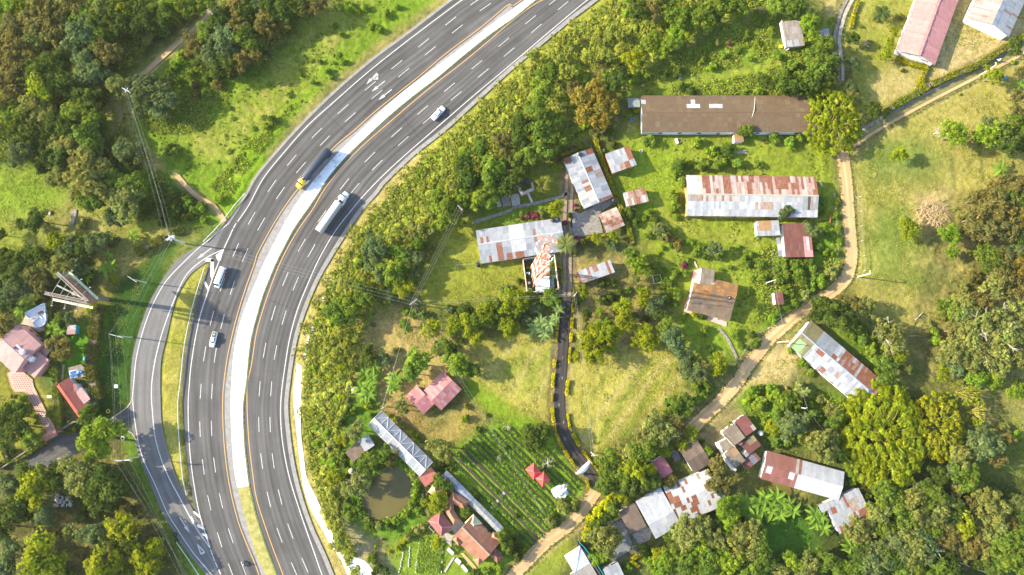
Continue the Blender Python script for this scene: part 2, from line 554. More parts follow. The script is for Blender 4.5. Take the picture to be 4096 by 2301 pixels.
def vn(xs, ys, scale, seed):
    """value noise 0..1 on the grid"""
    g = np.random.default_rng(seed).random((260, 420)).astype(np.float32)
    u, v = (xs + 420) / scale, (ys + 420) / scale
    iu, iv = np.floor(u).astype(int), np.floor(v).astype(int)
    fu, fv = (u - iu), (v - iv)
    fu, fv = fu * fu * (3 - 2 * fu), fv * fv * (3 - 2 * fv)
    a = lambda dj, di: g[np.ix_((iv + dj) % 260, (iu + di) % 420)]
    return ((a(0, 0) * (1 - fu) + a(0, 1) * fu) * (1 - fv)[:, None] + (a(1, 0) * (1 - fu) + a(1, 1) * fu) * fv[:, None]).astype(np.float32)


def blur(m, r):
    if r < 1:
        return m
    for ax in (0, 1):
        for _ in range(2):
            k = 2 * r + 1
            pad = [(r + 1, r) if i == ax else (0, 0) for i in (0, 1)]
            c = np.cumsum(np.pad(m, pad, mode='edge'), axis=ax)
            m = (np.take(c, range(k, c.shape[ax]), axis=ax) - np.take(c, range(0, c.shape[ax] - k), axis=ax)) / k
    return m


STEP = 0.5
XS = np.arange(-205, 205.01, STEP)
YS = np.arange(-90, 156.01, STEP)
NX, NY = len(XS), len(YS)
GC = np.zeros((NY, NX, 4), np.float32)
GC[:] = (0.075, 0.085, 0.022, 0.35)
ROUGH = np.full((NY, NX), 0.35, np.float32)


def region(s, col, dry=0.3, feather=2, warp=1.5, rough=None, closed=None):
    poly = closed if closed is not None else [(p.x, p.y) for p in line(s)]
    m = blur(raster(poly, XS, YS, warp, int(abs(poly[0][0] * 31 + poly[0][1] * 17)) % 9999), feather)
    m4 = m[..., None]
    GC[:] = GC * (1 - m4) + np.array((*col, dry), np.float32) * m4
    if rough is not None:
        ROUGH[:] = ROUGH * (1 - m) + rough * m


def band(pts, w):
    pts = [Vector((p.x, p.y, 0)) for p in pts]
    l, r = [], []
    for i, p in enumerate(pts):
        d = (pts[min(i + 1, len(pts) - 1)] - pts[max(i - 1, 0)]).normalized()
        nrm = Vector((-d.y, d.x, 0)) * w / 2
        l.append(p + nrm)
        r.append(p - nrm)
    return [(p.x, p.y) for p in l + r[::-1]]


LAWN, BRIGHT, LUSH, FERN = (0.165, 0.185, 0.028), (0.150, 0.205, 0.016), (0.085, 0.145, 0.014), (0.05, 0.115, 0.012)
MEADOW, DRYG, TAN, OLIVE = (0.125, 0.165, 0.018), (0.27, 0.225, 0.065), (0.40, 0.29, 0.135), (0.185, 0.170, 0.045)
DARK, BROWN = (0.045, 0.060, 0.014), (0.20, 0.135, 0.055)
# left of the highway
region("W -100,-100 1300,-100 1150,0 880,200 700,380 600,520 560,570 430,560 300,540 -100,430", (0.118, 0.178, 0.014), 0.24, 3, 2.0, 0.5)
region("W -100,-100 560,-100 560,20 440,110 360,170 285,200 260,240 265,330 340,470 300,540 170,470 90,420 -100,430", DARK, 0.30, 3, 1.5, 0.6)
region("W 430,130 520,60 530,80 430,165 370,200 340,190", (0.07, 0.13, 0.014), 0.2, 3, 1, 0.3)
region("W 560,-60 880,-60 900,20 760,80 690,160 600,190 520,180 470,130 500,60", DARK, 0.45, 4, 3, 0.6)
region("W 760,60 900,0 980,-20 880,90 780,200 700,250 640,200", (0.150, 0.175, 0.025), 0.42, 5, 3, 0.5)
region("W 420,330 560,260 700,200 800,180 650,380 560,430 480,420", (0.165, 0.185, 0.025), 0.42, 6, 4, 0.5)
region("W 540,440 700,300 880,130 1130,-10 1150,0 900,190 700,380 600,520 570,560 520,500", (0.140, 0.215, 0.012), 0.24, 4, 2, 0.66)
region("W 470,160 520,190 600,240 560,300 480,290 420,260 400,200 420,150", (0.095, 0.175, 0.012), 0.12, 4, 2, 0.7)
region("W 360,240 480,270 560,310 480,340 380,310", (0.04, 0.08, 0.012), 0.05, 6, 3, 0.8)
region("W 262,255 310,255 340,330 400,400 430,430 400,450 350,400 280,330", (0.30, 0.22, 0.08), 0.5, 3, 1.5, 0.6)
region("W 380,450 470,460 520,480 540,520 500,560 430,560 390,530", (0.055, 0.085, 0.016), 0.15, 3, 2, 0.9)
region("", (0.17, 0.15, 0.04), 0.5, 3, 1.0, 0.3, closed=band(smooth(line("W 545,25 470,85 400,150 350,195 318,225")), 4.5))
region("", (0.33, 0.235, 0.11), 0.6, 1, 0.8, 0.2, closed=band(smooth(line("W 535,20 465,95 430,125 380,170 345,200")), 1.9))
region("", (0.42, 0.30, 0.14), 0.6, 1, 0.6, 0.2, closed=band(smooth(line("W 436,432 470,470 500,498 530,512 552,535 566,560")), 1.7))
region("W -20,425 60,430 130,450 190,490 300,540 420,555 430,600 340,640 250,600 120,600 0,660 -20,600", LAWN, 0.35, 3, 1.0, 0.15)
region("W -20,440 80,445 190,500 100,540 -20,530", (0.15, 0.21, 0.02), 0.1, 4, 1.5, 0.15)
region("W 60,560 200,500 330,580 280,640 200,600", OLIVE, 0.55, 6, 2, 0.15)
region("W 220,640 330,610 420,570 440,590 320,690 300,740 250,740 230,690", (0.20, 0.165, 0.05), 0.55, 4, 1.5, 0.3)
region("W -30,660 230,620 260,700 240,760 120,780 0,900 -30,900", DARK, 0.2, 4, 1, 0.4)
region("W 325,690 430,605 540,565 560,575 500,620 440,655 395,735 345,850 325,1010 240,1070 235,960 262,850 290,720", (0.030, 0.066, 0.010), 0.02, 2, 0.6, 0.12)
region("W 460,600 560,570 500,625 440,660 395,740 420,650", (0.13, 0.15, 0.03), 0.5, 3, 1, 0.2)
region("W -30,920 60,940 130,1000 150,1090 0,1180 -30,1180", (0.17, 0.16, 0.025), 0.3, 3, 0.8, 0.1)
region("W 125,780 270,760 245,960 235,1000 130,980", (0.075, 0.175, 0.012), 0.05, 3, 0.8, 0.12)
region("W 120,760 240,755 230,810 130,830", (0.16, 0.11, 0.045), 0.5, 4, 1, 0.3)
region("W 140,960 225,950 225,1020 200,1060 150,1060", (0.10, 0.085, 0.04), 0.3, 3, 0.8, 0.2)
region("W -30,1180 60,1180 240,1080 330,1080 345,1100 470,1300 560,1480 -30,1480", (0.075, 0.070, 0.022), 0.35, 3, 1.5, 0.4)
region("W 300,1085 345,1090 400,1230 500,1380 570,1480 500,1480 420,1330 340,1200", (0.10, 0.165, 0.014), 0.3, 3, 1, 0.25)
region("", (0.15, 0.145, 0.035), 0.5, 3, 0.8, 0.2, closed=band(E1[:int(len(E1) * .47)], 7))
region("", (0.20, 0.165, 0.07), 0.6, 2, 0.6, 0.1, closed=band(E1[:int(len(E1) * .5)], 2.6))
# grass island between slip road and highway, grassy lower median
region("", (0.215, 0.205, 0.030), 0.50, 1, 0.4, 0.25, closed=[(p.x, p.y) for p in line("A2 1585,535 1500,700 1450,900 1400,1150 1365,1447 A3 1350,250 1370,500 1400,740 1370,850 1310,640 1250,450 1215,250 1210,0 A2 1215,1270 1260,1080 1320,830 1390,680 1450,605 1540,535")])
region("A3 1370,760 1405,780 1450,960 1430,980 1380,860", (0.38, 0.28, 0.17), 0.4, 1, 0.3, 0.1)
# the bank right of the highway
bank = [(p.x, p.y) for p in L9] + [(p.x, p.y) for p in line("W 960,1500 900,1440 850,1340 850,1160 870,1040 900,900 930,800 1030,730 1050,640 1080,590 1200,510 1300,440 1400,370 1500,340 1560,230 1700,120 1900,20 2100,-140")]
region("", (0.245, 0.245, 0.036), 0.40, 2, 1.0, 0.9, closed=bank)
region("W 1480,170 1520,150 1530,190 1490,200", (0.42, 0.28, 0.13), 0.5, 2, 1, 0.2)
region("", (0.33, 0.25, 0.10), 0.55, 2, 0.5, 0.15, closed=band([p + Vector((2.0, 0.5, 0)) for p in L9[int(len(L9) * .45):]], 4.5))
# centre
region("W 1560,240 1700,150 1850,60 2060,40 2110,90 2100,235 1600,245", (0.130, 0.175, 0.018), 0.28, 4, 2, 0.8)
region("", (0.21, 0.22, 0.03), 0.3, 2, 0.6, 0.1, closed=band(smooth(line("C1 900,710 1050,675 1250,620 1500,595 1700,545 1932,490 D1 120,440")), 1.6))
region("W 1570,330 2060,335 2110,390 2115,700 2060,740 1900,880 1830,900 1740,900 1690,820 1640,700 1600,600 1550,420", (0.160, 0.188, 0.020), 0.28, 4, 2, 0.5)
region("W 1560,360 1700,350 1720,420 1700,540 1620,560 1570,480", (0.165, 0.215, 0.018), 0.2, 5, 2, 0.2)
region("", (0.22, 0.22, 0.035), 0.3, 2, 0.7, 0.1, closed=band(smooth(line("C2 1080,40 1120,150 1200,240 1330,300 1500,330 1700,360 1850,420")), 2.0))
region("W 1700,800 1870,820 1850,900 1760,890", (0.150, 0.205, 0.018), 0.2, 4, 1.5, 0.15)
region("W 1890,640 2110,560 2115,690 2050,740 1930,850 1900,780", (0.105, 0.165, 0.014), 0.15, 3, 1.5, 0.8)
region("W 1260,380 1420,370 1440,480 1260,530", (0.135, 0.150, 0.022), 0.3, 4, 1, 0.25)
region("W 1060,600 1190,530 1200,560 1430,620 1420,740 1340,760 1050,770", (0.175, 0.180, 0.025), 0.30, 3, 1.0, 0.08)
region("W 1200,540 1400,500 1430,520 1420,550 1210,575", (0.115, 0.165, 0.016), 0.1, 2, 0.6, 0.1)
region("W 900,800 1010,770 1110,840 1200,900 1190,960 1050,1010 950,1030 890,980 880,880", (0.30, 0.205, 0.085), 0.55, 4, 2, 0.2)
region("W 930,1000 1010,1000 1080,1060 1130,1110 960,1080", (0.20, 0.13, 0.05), 0.4, 3, 1.5, 0.2)
region("W 1080,1090 1130,1050 1175,1000 1230,1040 1210,1100 1130,1130", (0.235, 0.17, 0.05), 0.4, 3, 0.8, 0.1)
region("W 1160,850 1400,835 1392,1060 1300,1050 1200,980 1150,930", (0.275, 0.228, 0.050), 0.50, 4, 1.5, 0.06)
region("W 1240,900 1390,870 1390,1000 1290,960", (0.195, 0.205, 0.035), 0.35, 8, 3, 0.06)
region("W 1170,950 1210,960 1300,1030 1400,1090 1420,1130 1300,1080 1230,1040 1160,980", BRIGHT, 0.05, 2, 0.5, 0.1)
region("W 1450,640 1590,640 1650,720 1700,860 1640,890 1450,930", (0.195, 0.150, 0.055), 0.42, 3, 1.2, 0.25)
region("W 1438,900 1560,880 1690,870 1725,960 1700,1000 1600,1060 1500,1150 1470,1140 1425,1040", (0.265, 0.232, 0.045), 0.50, 3, 1.0, 0.08)
for k in range(7):
    a = 1462 + 34 * k
    region("", (0.150, 0.180, 0.026) if k % 2 else (0.30, 0.245, 0.095), 0.25, 1, 0.5, 0.08, closed=band(smooth(line(f"W {a},{1125 - 8 * k} {a + 70},{1015 - 4 * k} {a + 150},{905 - 3 * k}")), 1.3))
for k in range(6):
    a = 1215 + 32 * k
    region("", (0.165, 0.185, 0.030) if k % 2 else (0.29, 0.245, 0.090), 0.25, 1, 0.5, 0.06, closed=band(smooth(line(f"W {a},{965 + 12 * k} {a + 40},{915 + 8 * k} {a + 85},855")), 1.1))
region("", (0.11, 0.12, 0.025), 0.2, 1, 0.5, 0.1, closed=band(smooth(line("C2 840,1200 700,1390 C3 600,100 545,200 600,260 610,330")), 0.9))
region("", (0.12, 0.13, 0.03), 0.2, 1, 0.5, 0.1, closed=band(smooth(line("C2 1060,1250 C3 900,20 700,300")), 0.8))
# top right
region("W 2050,-80 2130,-80 2110,60 2090,60", (0.33, 0.25, 0.10), 0.6, 3, 1, 0.2)
region("W 2130,-80 2330,-80 2350,170 2330,240 2180,310 2110,300 2110,100", (0.185, 0.185, 0.032), 0.42, 3, 1, 0.12)
region("W 2195,190 2280,165 2330,180 2320,215 2240,260 2190,240", (0.36, 0.27, 0.12), 0.6, 5, 1.5, 0.1)
region("W 2330,-80 2620,-80 2620,80 2330,220 2345,170", (0.395, 0.29, 0.135), 0.5, 2, 0.8, 0.08)
region("W 2150,350 2300,270 2480,170 2640,90 2640,640 2400,750 2250,910 2130,800 2160,640 2150,500", (0.245, 0.210, 0.048), 0.60, 3, 1.5, 0.15)
region("W 2160,360 2330,330 2400,420 2300,470 2160,480", (0.145, 0.160, 0.035), 0.38, 8, 3, 0.2)
region("W 2160,560 2260,540 2330,620 2320,720 2200,740", (0.165, 0.175, 0.035), 0.45, 8, 3, 0.2)
region("W 2300,490 2400,490 2410,590 2310,600", (0.33, 0.22, 0.12), 0.6, 4, 1.5, 0.3)
region("W 2060,760 2250,800 2300,860 2290,960 2180,960 2050,850", (0.115, 0.120, 0.028), 0.32, 5, 2, 0.3)
region("W 2080,830 2160,830 2260,960 2230,960", LUSH, 0.1, 3, 1.5, 0.6)
region("W 2330,560 2640,400 2640,1000 2400,960 2280,900", (0.105, 0.095, 0.03), 0.5, 5, 2, 0.5)
region("W 1840,960 1950,880 2000,860 2010,900 1985,970 1930,985 1880,980", TAN, 0.5, 3, 1.0, 0.1)
region("W 1850,980 1990,970 2120,1010 2150,1130 2060,1130 1930,1100 1830,1030", (0.105, 0.165, 0.016), 0.2, 3, 1.5, 0.7)
region("W 1740,1040 1850,1010 1890,1080 1830,1160 1760,1120", (0.17, 0.135, 0.065), 0.4, 3, 1, 0.15)
region("W 1830,1180 1960,1190 2080,1260 2050,1290 1850,1240", (0.125, 0.11, 0.03), 0.3, 2, 1, 0.2)
region("W 2400,960 2640,960 2640,1130 2480,1110 2440,1040", (0.16, 0.15, 0.045), 0.45, 4, 2, 0.3)
region("W 2380,1090 2640,1080 2640,1200 2480,1210", (0.095, 0.115, 0.022), 0.3, 4, 2, 0.3)
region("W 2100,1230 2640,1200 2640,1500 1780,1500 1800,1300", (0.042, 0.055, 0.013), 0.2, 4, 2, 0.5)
region("W 1915,1310 2030,1300 2060,1380 1990,1410 1930,1400", FERN, 0.0, 3, 1.5, 0.5)
# pond, gardens, bottom
region("W 850,1010 960,1000 940,1120 1040,1180 1070,1280 1060,1350 960,1370 880,1330 860,1200", (0.085, 0.155, 0.014), 0.1, 3, 1, 0.35)
region("W 1100,1140 1210,1070 1300,1060 1400,1130 1480,1210 1420,1320 1320,1390 1230,1290 1130,1180", (0.125, 0.205, 0.014), 0.08, 2, 0.8, 0.15)
region("W 1000,1350 1120,1330 1180,1400 1300,1390 1280,1480 990,1480 960,1400", (0.135, 0.19, 0.02), 0.2, 3, 1, 0.2)
region("W 870,1310 960,1380 1010,1480 960,1480 900,1410", (0.30, 0.24, 0.13), 0.5, 3, 1, 0.15)
region("W 1500,1330 1560,1300 1620,1330 1610,1390 1540,1420 1500,1390", (0.10, 0.10, 0.06), 0.2, 2, 0.8, 0.15)
region("W 1310,1400 1420,1330 1440,1370 1400,1480 1280,1480", (0.155, 0.175, 0.025), 0.3, 2, 0.8, 0.15)
for s_ in ("D2 1400,0 1390,120 1410,250 1400,420", "D2 1190,420 1215,540 1220,680 1290,800", "D2 1280,560 1275,660 1310,770 1330,800", "D2 1350,500 1340,600 1370,700 1420,800", "D1 1590,1080 1610,1200 1600,1400", "D1 1390,1150 1380,1300 1400,1447", "D2 1480,60 1500,200 1490,330"):
    region("", (0.12, 0.125, 0.035), 0.3, 1, 0.8, 0.2, closed=band(smooth(line(s_)), 1.1))
for s_ in ("D2 800,120 1000,100 1150,200 1100,420 900,480 780,330", "D2 1000,560 1180,520 1180,640 1020,660", "D1 680,1100 900,1120 1180,1180 1100,1300 760,1290", "D2 800,560 900,540 930,620 830,660"):
    region(s_, (0.115, 0.150, 0.028), 0.25, 6, 3, 0.22)
for pts, w in ((DIRT_R, 5.6), (DIRT_B, 6.0)):
    region("", (0.22, 0.17, 0.07), 0.5, 1, 0.9, 0.12, closed=band(pts, w))
region("", (0.24, 0.19, 0.08), 0.5, 1, 0.8, 0.12, closed=band(LANE_T, 7.5))
region("", (0.20, 0.17, 0.06), 0.4, 1, 0.6, 0.12, closed=band(PATH_T, 5.0))
region("", (0.15, 0.11, 0.06), 0.4, 1, 0.5, 0.1, closed=band(DRIVE, 6.4))
POND = smooth(line("B3 775,840 790,930 830,1010 890,1052 960,1050 1050,1010 1130,955 1165,900 1185,820 1195,740 1160,670 1100,625 1020,620 950,650 890,690 850,760 800,800 775,840"), 1.0)
# keep the ground under roads and the pond below them
mask = np.zeros((NY, NX), np.float32)
for poly in (E1 + M1[::-1], M1 + M2[::-1], M2 + L9[::-1], SLA + SRA[::-1]):
    mask = np.maximum(mask, raster([(p.x, p.y) for p in poly], XS, YS))
for pts, w in ((DRIVE, 4.6), (DIRT_R, 4.0), (DIRT_B, 3.8), (LANE_T, 6), (PATH_T, 4), (SIDE, 9), (FOOT, 1.6), (TRACK, 1.8)):
    mask = np.maximum(mask, raster(band(pts, w), XS, YS))
for s_ in ("C2 455,150 520,165 640,95 740,60 760,90 650,170 690,310 470,345 440,250", "A2 160,1000 195,930 350,985 330,1050 290,1060 215,1010", "B3 1385,1165 1490,1060 1545,1030 1570,1060 1480,1170 1475,1230 1430,1190",
           "C3 740,1060 830,1030 905,1200 890,1260 770,1340 730,1290 800,1240", "C3 905,1140 1010,1075 1060,1110 1040,1180 960,1215", "L 75,770 190,715 330,830 345,910 350,920 470,1160 560,1320 575,1360 490,1380 450,1320 290,1010 245,950 145,955"):
    mask = np.maximum(mask, raster([(p.x, p.y) for p in line(s_)], XS, YS))
for s_ in ("B3 1932,752 1777,942", "C2 0,120 180,85 390,30 425,5", "B2 1648,228 1800,183 1932,138", "O 515,1210 620,1330 720,1447", "O 421,1254 300,1444", "A2 560,132 562,185 542,252", "C2 1565,1032 1630,1117 1698,1255", "L 645,680 630,840"):
    mask = np.maximum(mask, raster(band(smooth(line(s_)), 1.6), XS, YS))
near = blur(mask, 5)
under = (blur(mask, 1) > 0.02).astype(np.float32)
pm = blur(raster([(p.x, p.y) for p in POND], XS, YS), 2)
hill = vn(XS, YS, 3.1, 11) * 0.55 + vn(XS, YS, 1.4, 12) * 0.45
Z = (hill - 0.35) * 1.1 * ROUGH + (vn(XS, YS, 0.9, 13) - 0.5) * 0.35 * ROUGH
Z = Z * np.clip(1 - near * 2.2, 0, 1)
Z = np.where(under > 0, -0.16, Z)
Z = Z * (1 - pm) - pm * 1.1
XX, YY = np.meshgrid(XS, YS)
me = bpy.data.meshes.new("ground")
nv = NX * NY
co = np.stack([XX, YY, Z], -1).reshape(-1, 3).astype(np.float32)
idx = np.arange(nv).reshape(NY, NX)
quads = np.stack([idx[:-1, :-1], idx[:-1, 1:], idx[1:, 1:], idx[1:, :-1]], -1).reshape(-1, 4)
# an outer skirt that reaches far beyond the frame
far = 2500.0
ring = [(XS[0], YS[0]), (XS[-1], YS[0]), (XS[-1], YS[-1]), (XS[0], YS[-1]), (-far, -far), (far, -far), (far, far), (-far, far)]
co = np.vstack([co, np.array([(x, y, -0.02) for x, y in ring], np.float32)])
quads = np.vstack([quads, np.array([(nv + i, nv + 4 + i, nv + 4 + (i + 1) % 4, nv + (i + 1) % 4) for i in range(4)])])
me.vertices.add(len(co))
me.vertices.foreach_set("co", co.ravel())
me.loops.add(quads.size)
me.loops.foreach_set("vertex_index", quads.ravel().astype(np.int32))
me.polygons.add(len(quads))
me.polygons.foreach_set("loop_start", np.arange(0, quads.size, 4, dtype=np.int32))
me.polygons.foreach_set("use_smooth", np.ones(len(quads), bool))
me.update(calc_edges=True)
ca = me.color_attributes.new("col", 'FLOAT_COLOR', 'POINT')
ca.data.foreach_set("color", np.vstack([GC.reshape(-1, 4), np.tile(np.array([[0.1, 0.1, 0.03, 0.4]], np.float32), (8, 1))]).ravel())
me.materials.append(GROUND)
tag(link("ground", me), kind="structure")


def gz(x, y):
    i = int(round((x - XS[0]) / STEP))
    j = int(round((y - YS[0]) / STEP))
    return float(Z[j, i]) if 0 <= i < NX and 0 <= j < NY else 0.0


# ---------------------------------------------------------------- ribbons
def ribbon(name, l, r, z, mat, parent=None, th=0.0, n=None, kind="structure", cols=4):
    ln = max(sum((b - a).length for a, b in zip(l, l[1:])), 4)
    n = n or max(8, int(ln / 2.0))
    a, L = resample(l, n)
    b, _ = resample(r, n)
    me = bpy.data.meshes.new(name)
    v, f, uv = [], [], []
    w = sum((p - q).length for p, q in zip(a, b)) / n
    for i in range(n):
        for k in range(cols + 1):
            p = a[i].lerp(b[i], k / cols)
            v.append((p.x, p.y, z))
            uv.append((w * k / cols, L * i / (n - 1)))
    c1 = cols + 1
    for i in range(n - 1):
        for k in range(cols):
            f.append((i * c1 + k, (i + 1) * c1 + k, (i + 1) * c1 + k + 1, i * c1 + k + 1))
    if th:
        for side in (0, cols):
            base = len(v)
            for i in range(n):
                x = v[i * c1 + side]
                v.append((x[0], x[1], z - th))
                uv.append(uv[i * c1 + side])
            for i in range(n - 1):
                q = (i * c1 + side, base + i, base + i + 1, (i + 1) * c1 + side)
                f.append(q if side else q[::-1])
    me.from_pydata(v, [], f)
    ul = me.uv_layers.new(name="UVMap")
    li = np.zeros(len(me.loops), np.int32)
    me.loops.foreach_get("vertex_index", li)
    ul.data.foreach_set("uv", np.array(uv, np.float32)[li].ravel())
    me.materials.append(mat)
    # faces must look up
    me.update()
    if me.polygons[0].normal.z < 0:
        me.flip_normals()
    o = link(name, me, parent)
    if not parent and kind:
        o["kind"] = kind
    return o


def off(pts, d):
    out = []
    for i, p in enumerate(pts):
        t = (pts[min(i + 1, len(pts) - 1)] - pts[max(i - 1, 0)]).normalized()
        out.append(p + Vector((-t.y, t.x, 0)) * d)
    return out


def stripe(name, pts, w, z, mat, parent):
    return ribbon(name, off(pts, w / 2), off(pts, -w / 2), z, mat, parent, cols=1, n=max(6, int(sum((b - a).length for a, b in zip(pts, pts[1:])) / 1.6)))


road = ribbon("highway", E1, off(M1, -0.02), 0.060, ASPH, th=0.25)
road2 = ribbon("highway", M2, L9, 0.060, ASPH, th=0.25)
slip = ribbon("slip_road", SLA, SRA, 0.045, ASPH2, th=0.22)
stripe("edge_line", WL, 0.27, 0.068, PAINT, road)
stripe("edge_line", WL2, 0.27, 0.068, PAINT, road)
stripe("centre_line", OL, 0.27, 0.068, OCHRE, road)
stripe("centre_line", OL2, 0.27, 0.068, OCHRE, road2)
stripe("edge_line", WR, 0.27, 0.068, PAINT, road2)
stripe("edge_line", SL, 0.26, 0.069, PAINT, slip)
stripe("edge_line", SR, 0.28, 0.070, PAINT, slip)
# the concrete gutter and the white gravel median
gut = ribbon("median_gutter", off(OL[4:-3], 0.7), [p.copy() for p in M1[4:-3]], 0.066, GUTTER, cols=3)
cut = min(range(len(M1)), key=lambda i: (M1[i] - P("A3", 1795, 790)).length)
cut2 = min(range(len(M2)), key=lambda i: (M2[i] - P("A3", 1884, 770)).length)
ribbon("gravel_median", M1[:cut + 1], off(M2[:cut2 + 1], 0.25), 0.14, LIME, th=0.2, cols=6)
GRASSM, nt, bs = new_mat("median_grass")
v = gpos(nt)
nt.links.new(mixc(nt, rng(nt, nz(nt, 0.6, 5, 0.7, v), 0.35, 0.62), (0.15, 0.17, 0.025), (0.33, 0.26, 0.09)), bs.inputs["Base Color"])
bs.inputs["Roughness"].default_value = 0.95
ribbon("grass_median", M1[cut:], M2[cut2:], 0.12, GRASSM, th=0.2, cols=6)
MOSS = plain("mossy_kerb", (0.10, 0.11, 0.04), 0.95, var=0.5, scale=1.5)
ribbon("median_kerb", off(M2, 0.25), off(M2, -0.25), 0.16, MOSS, th=0.2, cols=1)
gl = L9
ribbon("side_gutter", off(gl, 0.05), off(gl, -1.25), 0.10, GUTTER, th=0.3, cols=2)
tail = [p for p in E1 if p.y > P("A2", 1700, 260).y]
ribbon("side_gutter", off(tail, 0.75), off(tail, -0.05), 0.08, GUTTER, th=0.25, cols=2)
# the white limewashed slope at the foot of the bank
ribbon("white_slope", smooth(line("B2 310,1290 300,1400 B3 285,0 283,140 300,300 320,480 345,700 375,850 430,980 500,1100 570,1230 650,1340 690,1447 760,1560")),
       smooth(line("B2 345,1320 350,1447 B3 342,60 340,200 340,380 362,560 385,720 440,830 510,980 580,1140 640,1260 720,1310 830,1340 900,1447 960,1560")), 0.13, LIME, th=0.4, cols=4)
ribbon("white_slope", smooth(line("B2 425,1020 395,1080 375,1160 360,1260")), smooth(line("B2 440,1020 415,1090 395,1170 375,1260")), 0.16, LIME, th=0.4, cols=2)
ribbon("white_slope", smooth(line("B2 505,795 490,830 478,875")), smooth(line("B2 522,800 505,840 490,880")), 0.16, LIME, th=0.4, cols=2)
# lanes of dashes: every dash is a part of its carriageway
dash_me = MB().add([(-2.4, -.095, 0), (2.4, -.095, 0), (2.4, .095, 0), (-2.4, .095, 0)], [(0, 1, 2, 3)]).mesh("lane_dash", PAINT)


def dashes(s, parent, me=dash_me, z=0.068, flip=False):
    pts = line(s)
    for i, p in enumerate(pts):
        d = pts[min(i + 1, len(pts) - 1)] - pts[max(i - 1, 0)]
        link("lane_dash", me, parent, (p.x, p.y, z), (0, 0, math.atan2(d.y, d.x)))


dashes("C1 320,-400 130,-255 -70,-105 B1 1660,10 1470,160 1265,325 1062,490 862,650 657,825 460,1005 270,1210 120,1405 A2 1900,200 1780,440 1680,700 1600,955 1545,1225 A3 1515,60 1510,345 1535,630 1580,900 1658,1180 1745,1415 1840,1660", road)
dashes("C1 200,-220 0,-70 B1 1730,55 1520,220 1315,385 1115,550 913,715 712,885 520,1063 340,1265 B2 185,10 40,245 A2 1850,480 1755,725 1680,980 1625,1235 A3 1600,60 1597,340 1620,615 1668,885 1742,1150 1840,1400 1932,1650", road)
dashes("C1 520,-150 320,5 140,150 B1 1870,320 1667,490 1460,660 1258,832 1062,1000 860,1187 668,1390 B2 500,185 345,405 222,660 132,917 65,1197 B3 28,40 22,310 43,585 97,875 178,1145 290,1405 400,1660", road2)
dashes("C1 580,-105 385,45 185,215 B1 1910,395 1715,553 1510,725 1300,900 1112,1065 915,1247 745,1425 B2 565,225 420,445 300,695 212,950 147,1215 B3 115,40 107,310 130,585 182,857 260,1115 370,1372 480,1620", road2)
short = MB().add([(-.9, -.15, 0), (.9, -.15, 0), (.9, .15, 0), (-.9, .15, 0)], [(0, 1, 2, 3)]).mesh("short_dash", PAINT)
dashes("A2 1772,258 1750,300 1735,335 1718,370 1700,408", road, short, 0.070)
dashes("A3 1597,1275 1614,1322 1634,1370 1657,1420 1680,1470", road, short, 0.070)
# painted arrows and hatching
arrow = MB().add([(-3.2, -.14, 0), (0.6, -.14, 0), (0.6, .14, 0), (-3.2, .14, 0), (0.2, -.55, 0), (2.6, 0, 0), (0.2, .55, 0)], [(0, 1, 2, 3), (4, 5, 6)]).mesh("lane_arrow", PAINT)
bent = MB().add([(-3.0, -.14, 0), (0.4, -.14, 0), (0.4, .14, 0), (-3.0, .14, 0), (0.0, -.55, 0), (2.4, 0, 0), (0.0, .55, 0),
                 (-2.9, .14, 0), (-1.2, .14, 0), (-0.9, 1.0, 0), (-2.9, 0.9, 0), (-0.2, .35, 0), (-1.6, 1.9, 0), (-2.6, 0.7, 0)],
                [(0, 1, 2, 3), (4, 5, 6), (7, 8, 9, 10), (11, 12, 13)]).mesh("lane_arrow", PAINT)
for me_, t, x, y, x2, y2, par in ((bent, "B1", 868, 600, 835, 635, road), (arrow, "B1", 918, 657, 880, 688, road), (arrow, "B1", 970, 720, 930, 752, road),
                                  (arrow, "A2", 1535, 472, 1495, 502, slip), (arrow, "A3", 1398, 1075, 1428, 1122, slip)):
    p, q = P(t, x, y), P(t, x2, y2)
    link("lane_arrow", me_, par, (p.x, p.y, 0.075), (0, 0, math.atan2(q.y - p.y, q.x - p.x)))


def paint(s, par, name="road_hatch", z=0.075):
    pts = line(s)
    c = sum(pts, Vector()) / len(pts)
    m = MB().add([(p.x - c.x, p.y - c.y, 0) for p in pts], [tuple(range(len(pts)))]).mesh(name, PAINT)
    if m.polygons[0].normal.z < 0:
        m.flip_normals()
    link(name, m, par, (c.x, c.y, z))


paint("A2 1688,436 1665,520 1640,518 1628,480", road)
paint("A2 1545,520 1568,500 1612,508 1614,528 1560,530", road)
paint("A2 1590,510 1613,508 1615,600 1600,660 1588,640", road)
paint("A2 1536,690 1548,672 1578,725 1572,750", road)
paint("A3 1458,962 1470,965 1512,1000 1508,1018 1462,980", road)
paint("A3 1436,1000 1448,1005 1466,1040 1460,1048 1438,1020", road)
paint("A3 1482,1065 1522,1066 1545,1095 1540,1110 1510,1090 1492,1086", road)
paint("A3 1518,1128 1560,1135 1572,1185 1560,1180 1550,1150 1528,1150", road)
p, q = P("A3", 1490, 1215), P("A3", 1545, 1275)
paint("A3 1487,1212 1495,1212 1520,1280 1512,1290", slip, "yield_triangle")
paint("A3 1512,1278 1545,1268 1546,1282 1518,1292", slip, "yield_triangle")
paint("A3 1495,1212 1545,1268 1538,1272 1493,1222", slip, "yield_triangle")
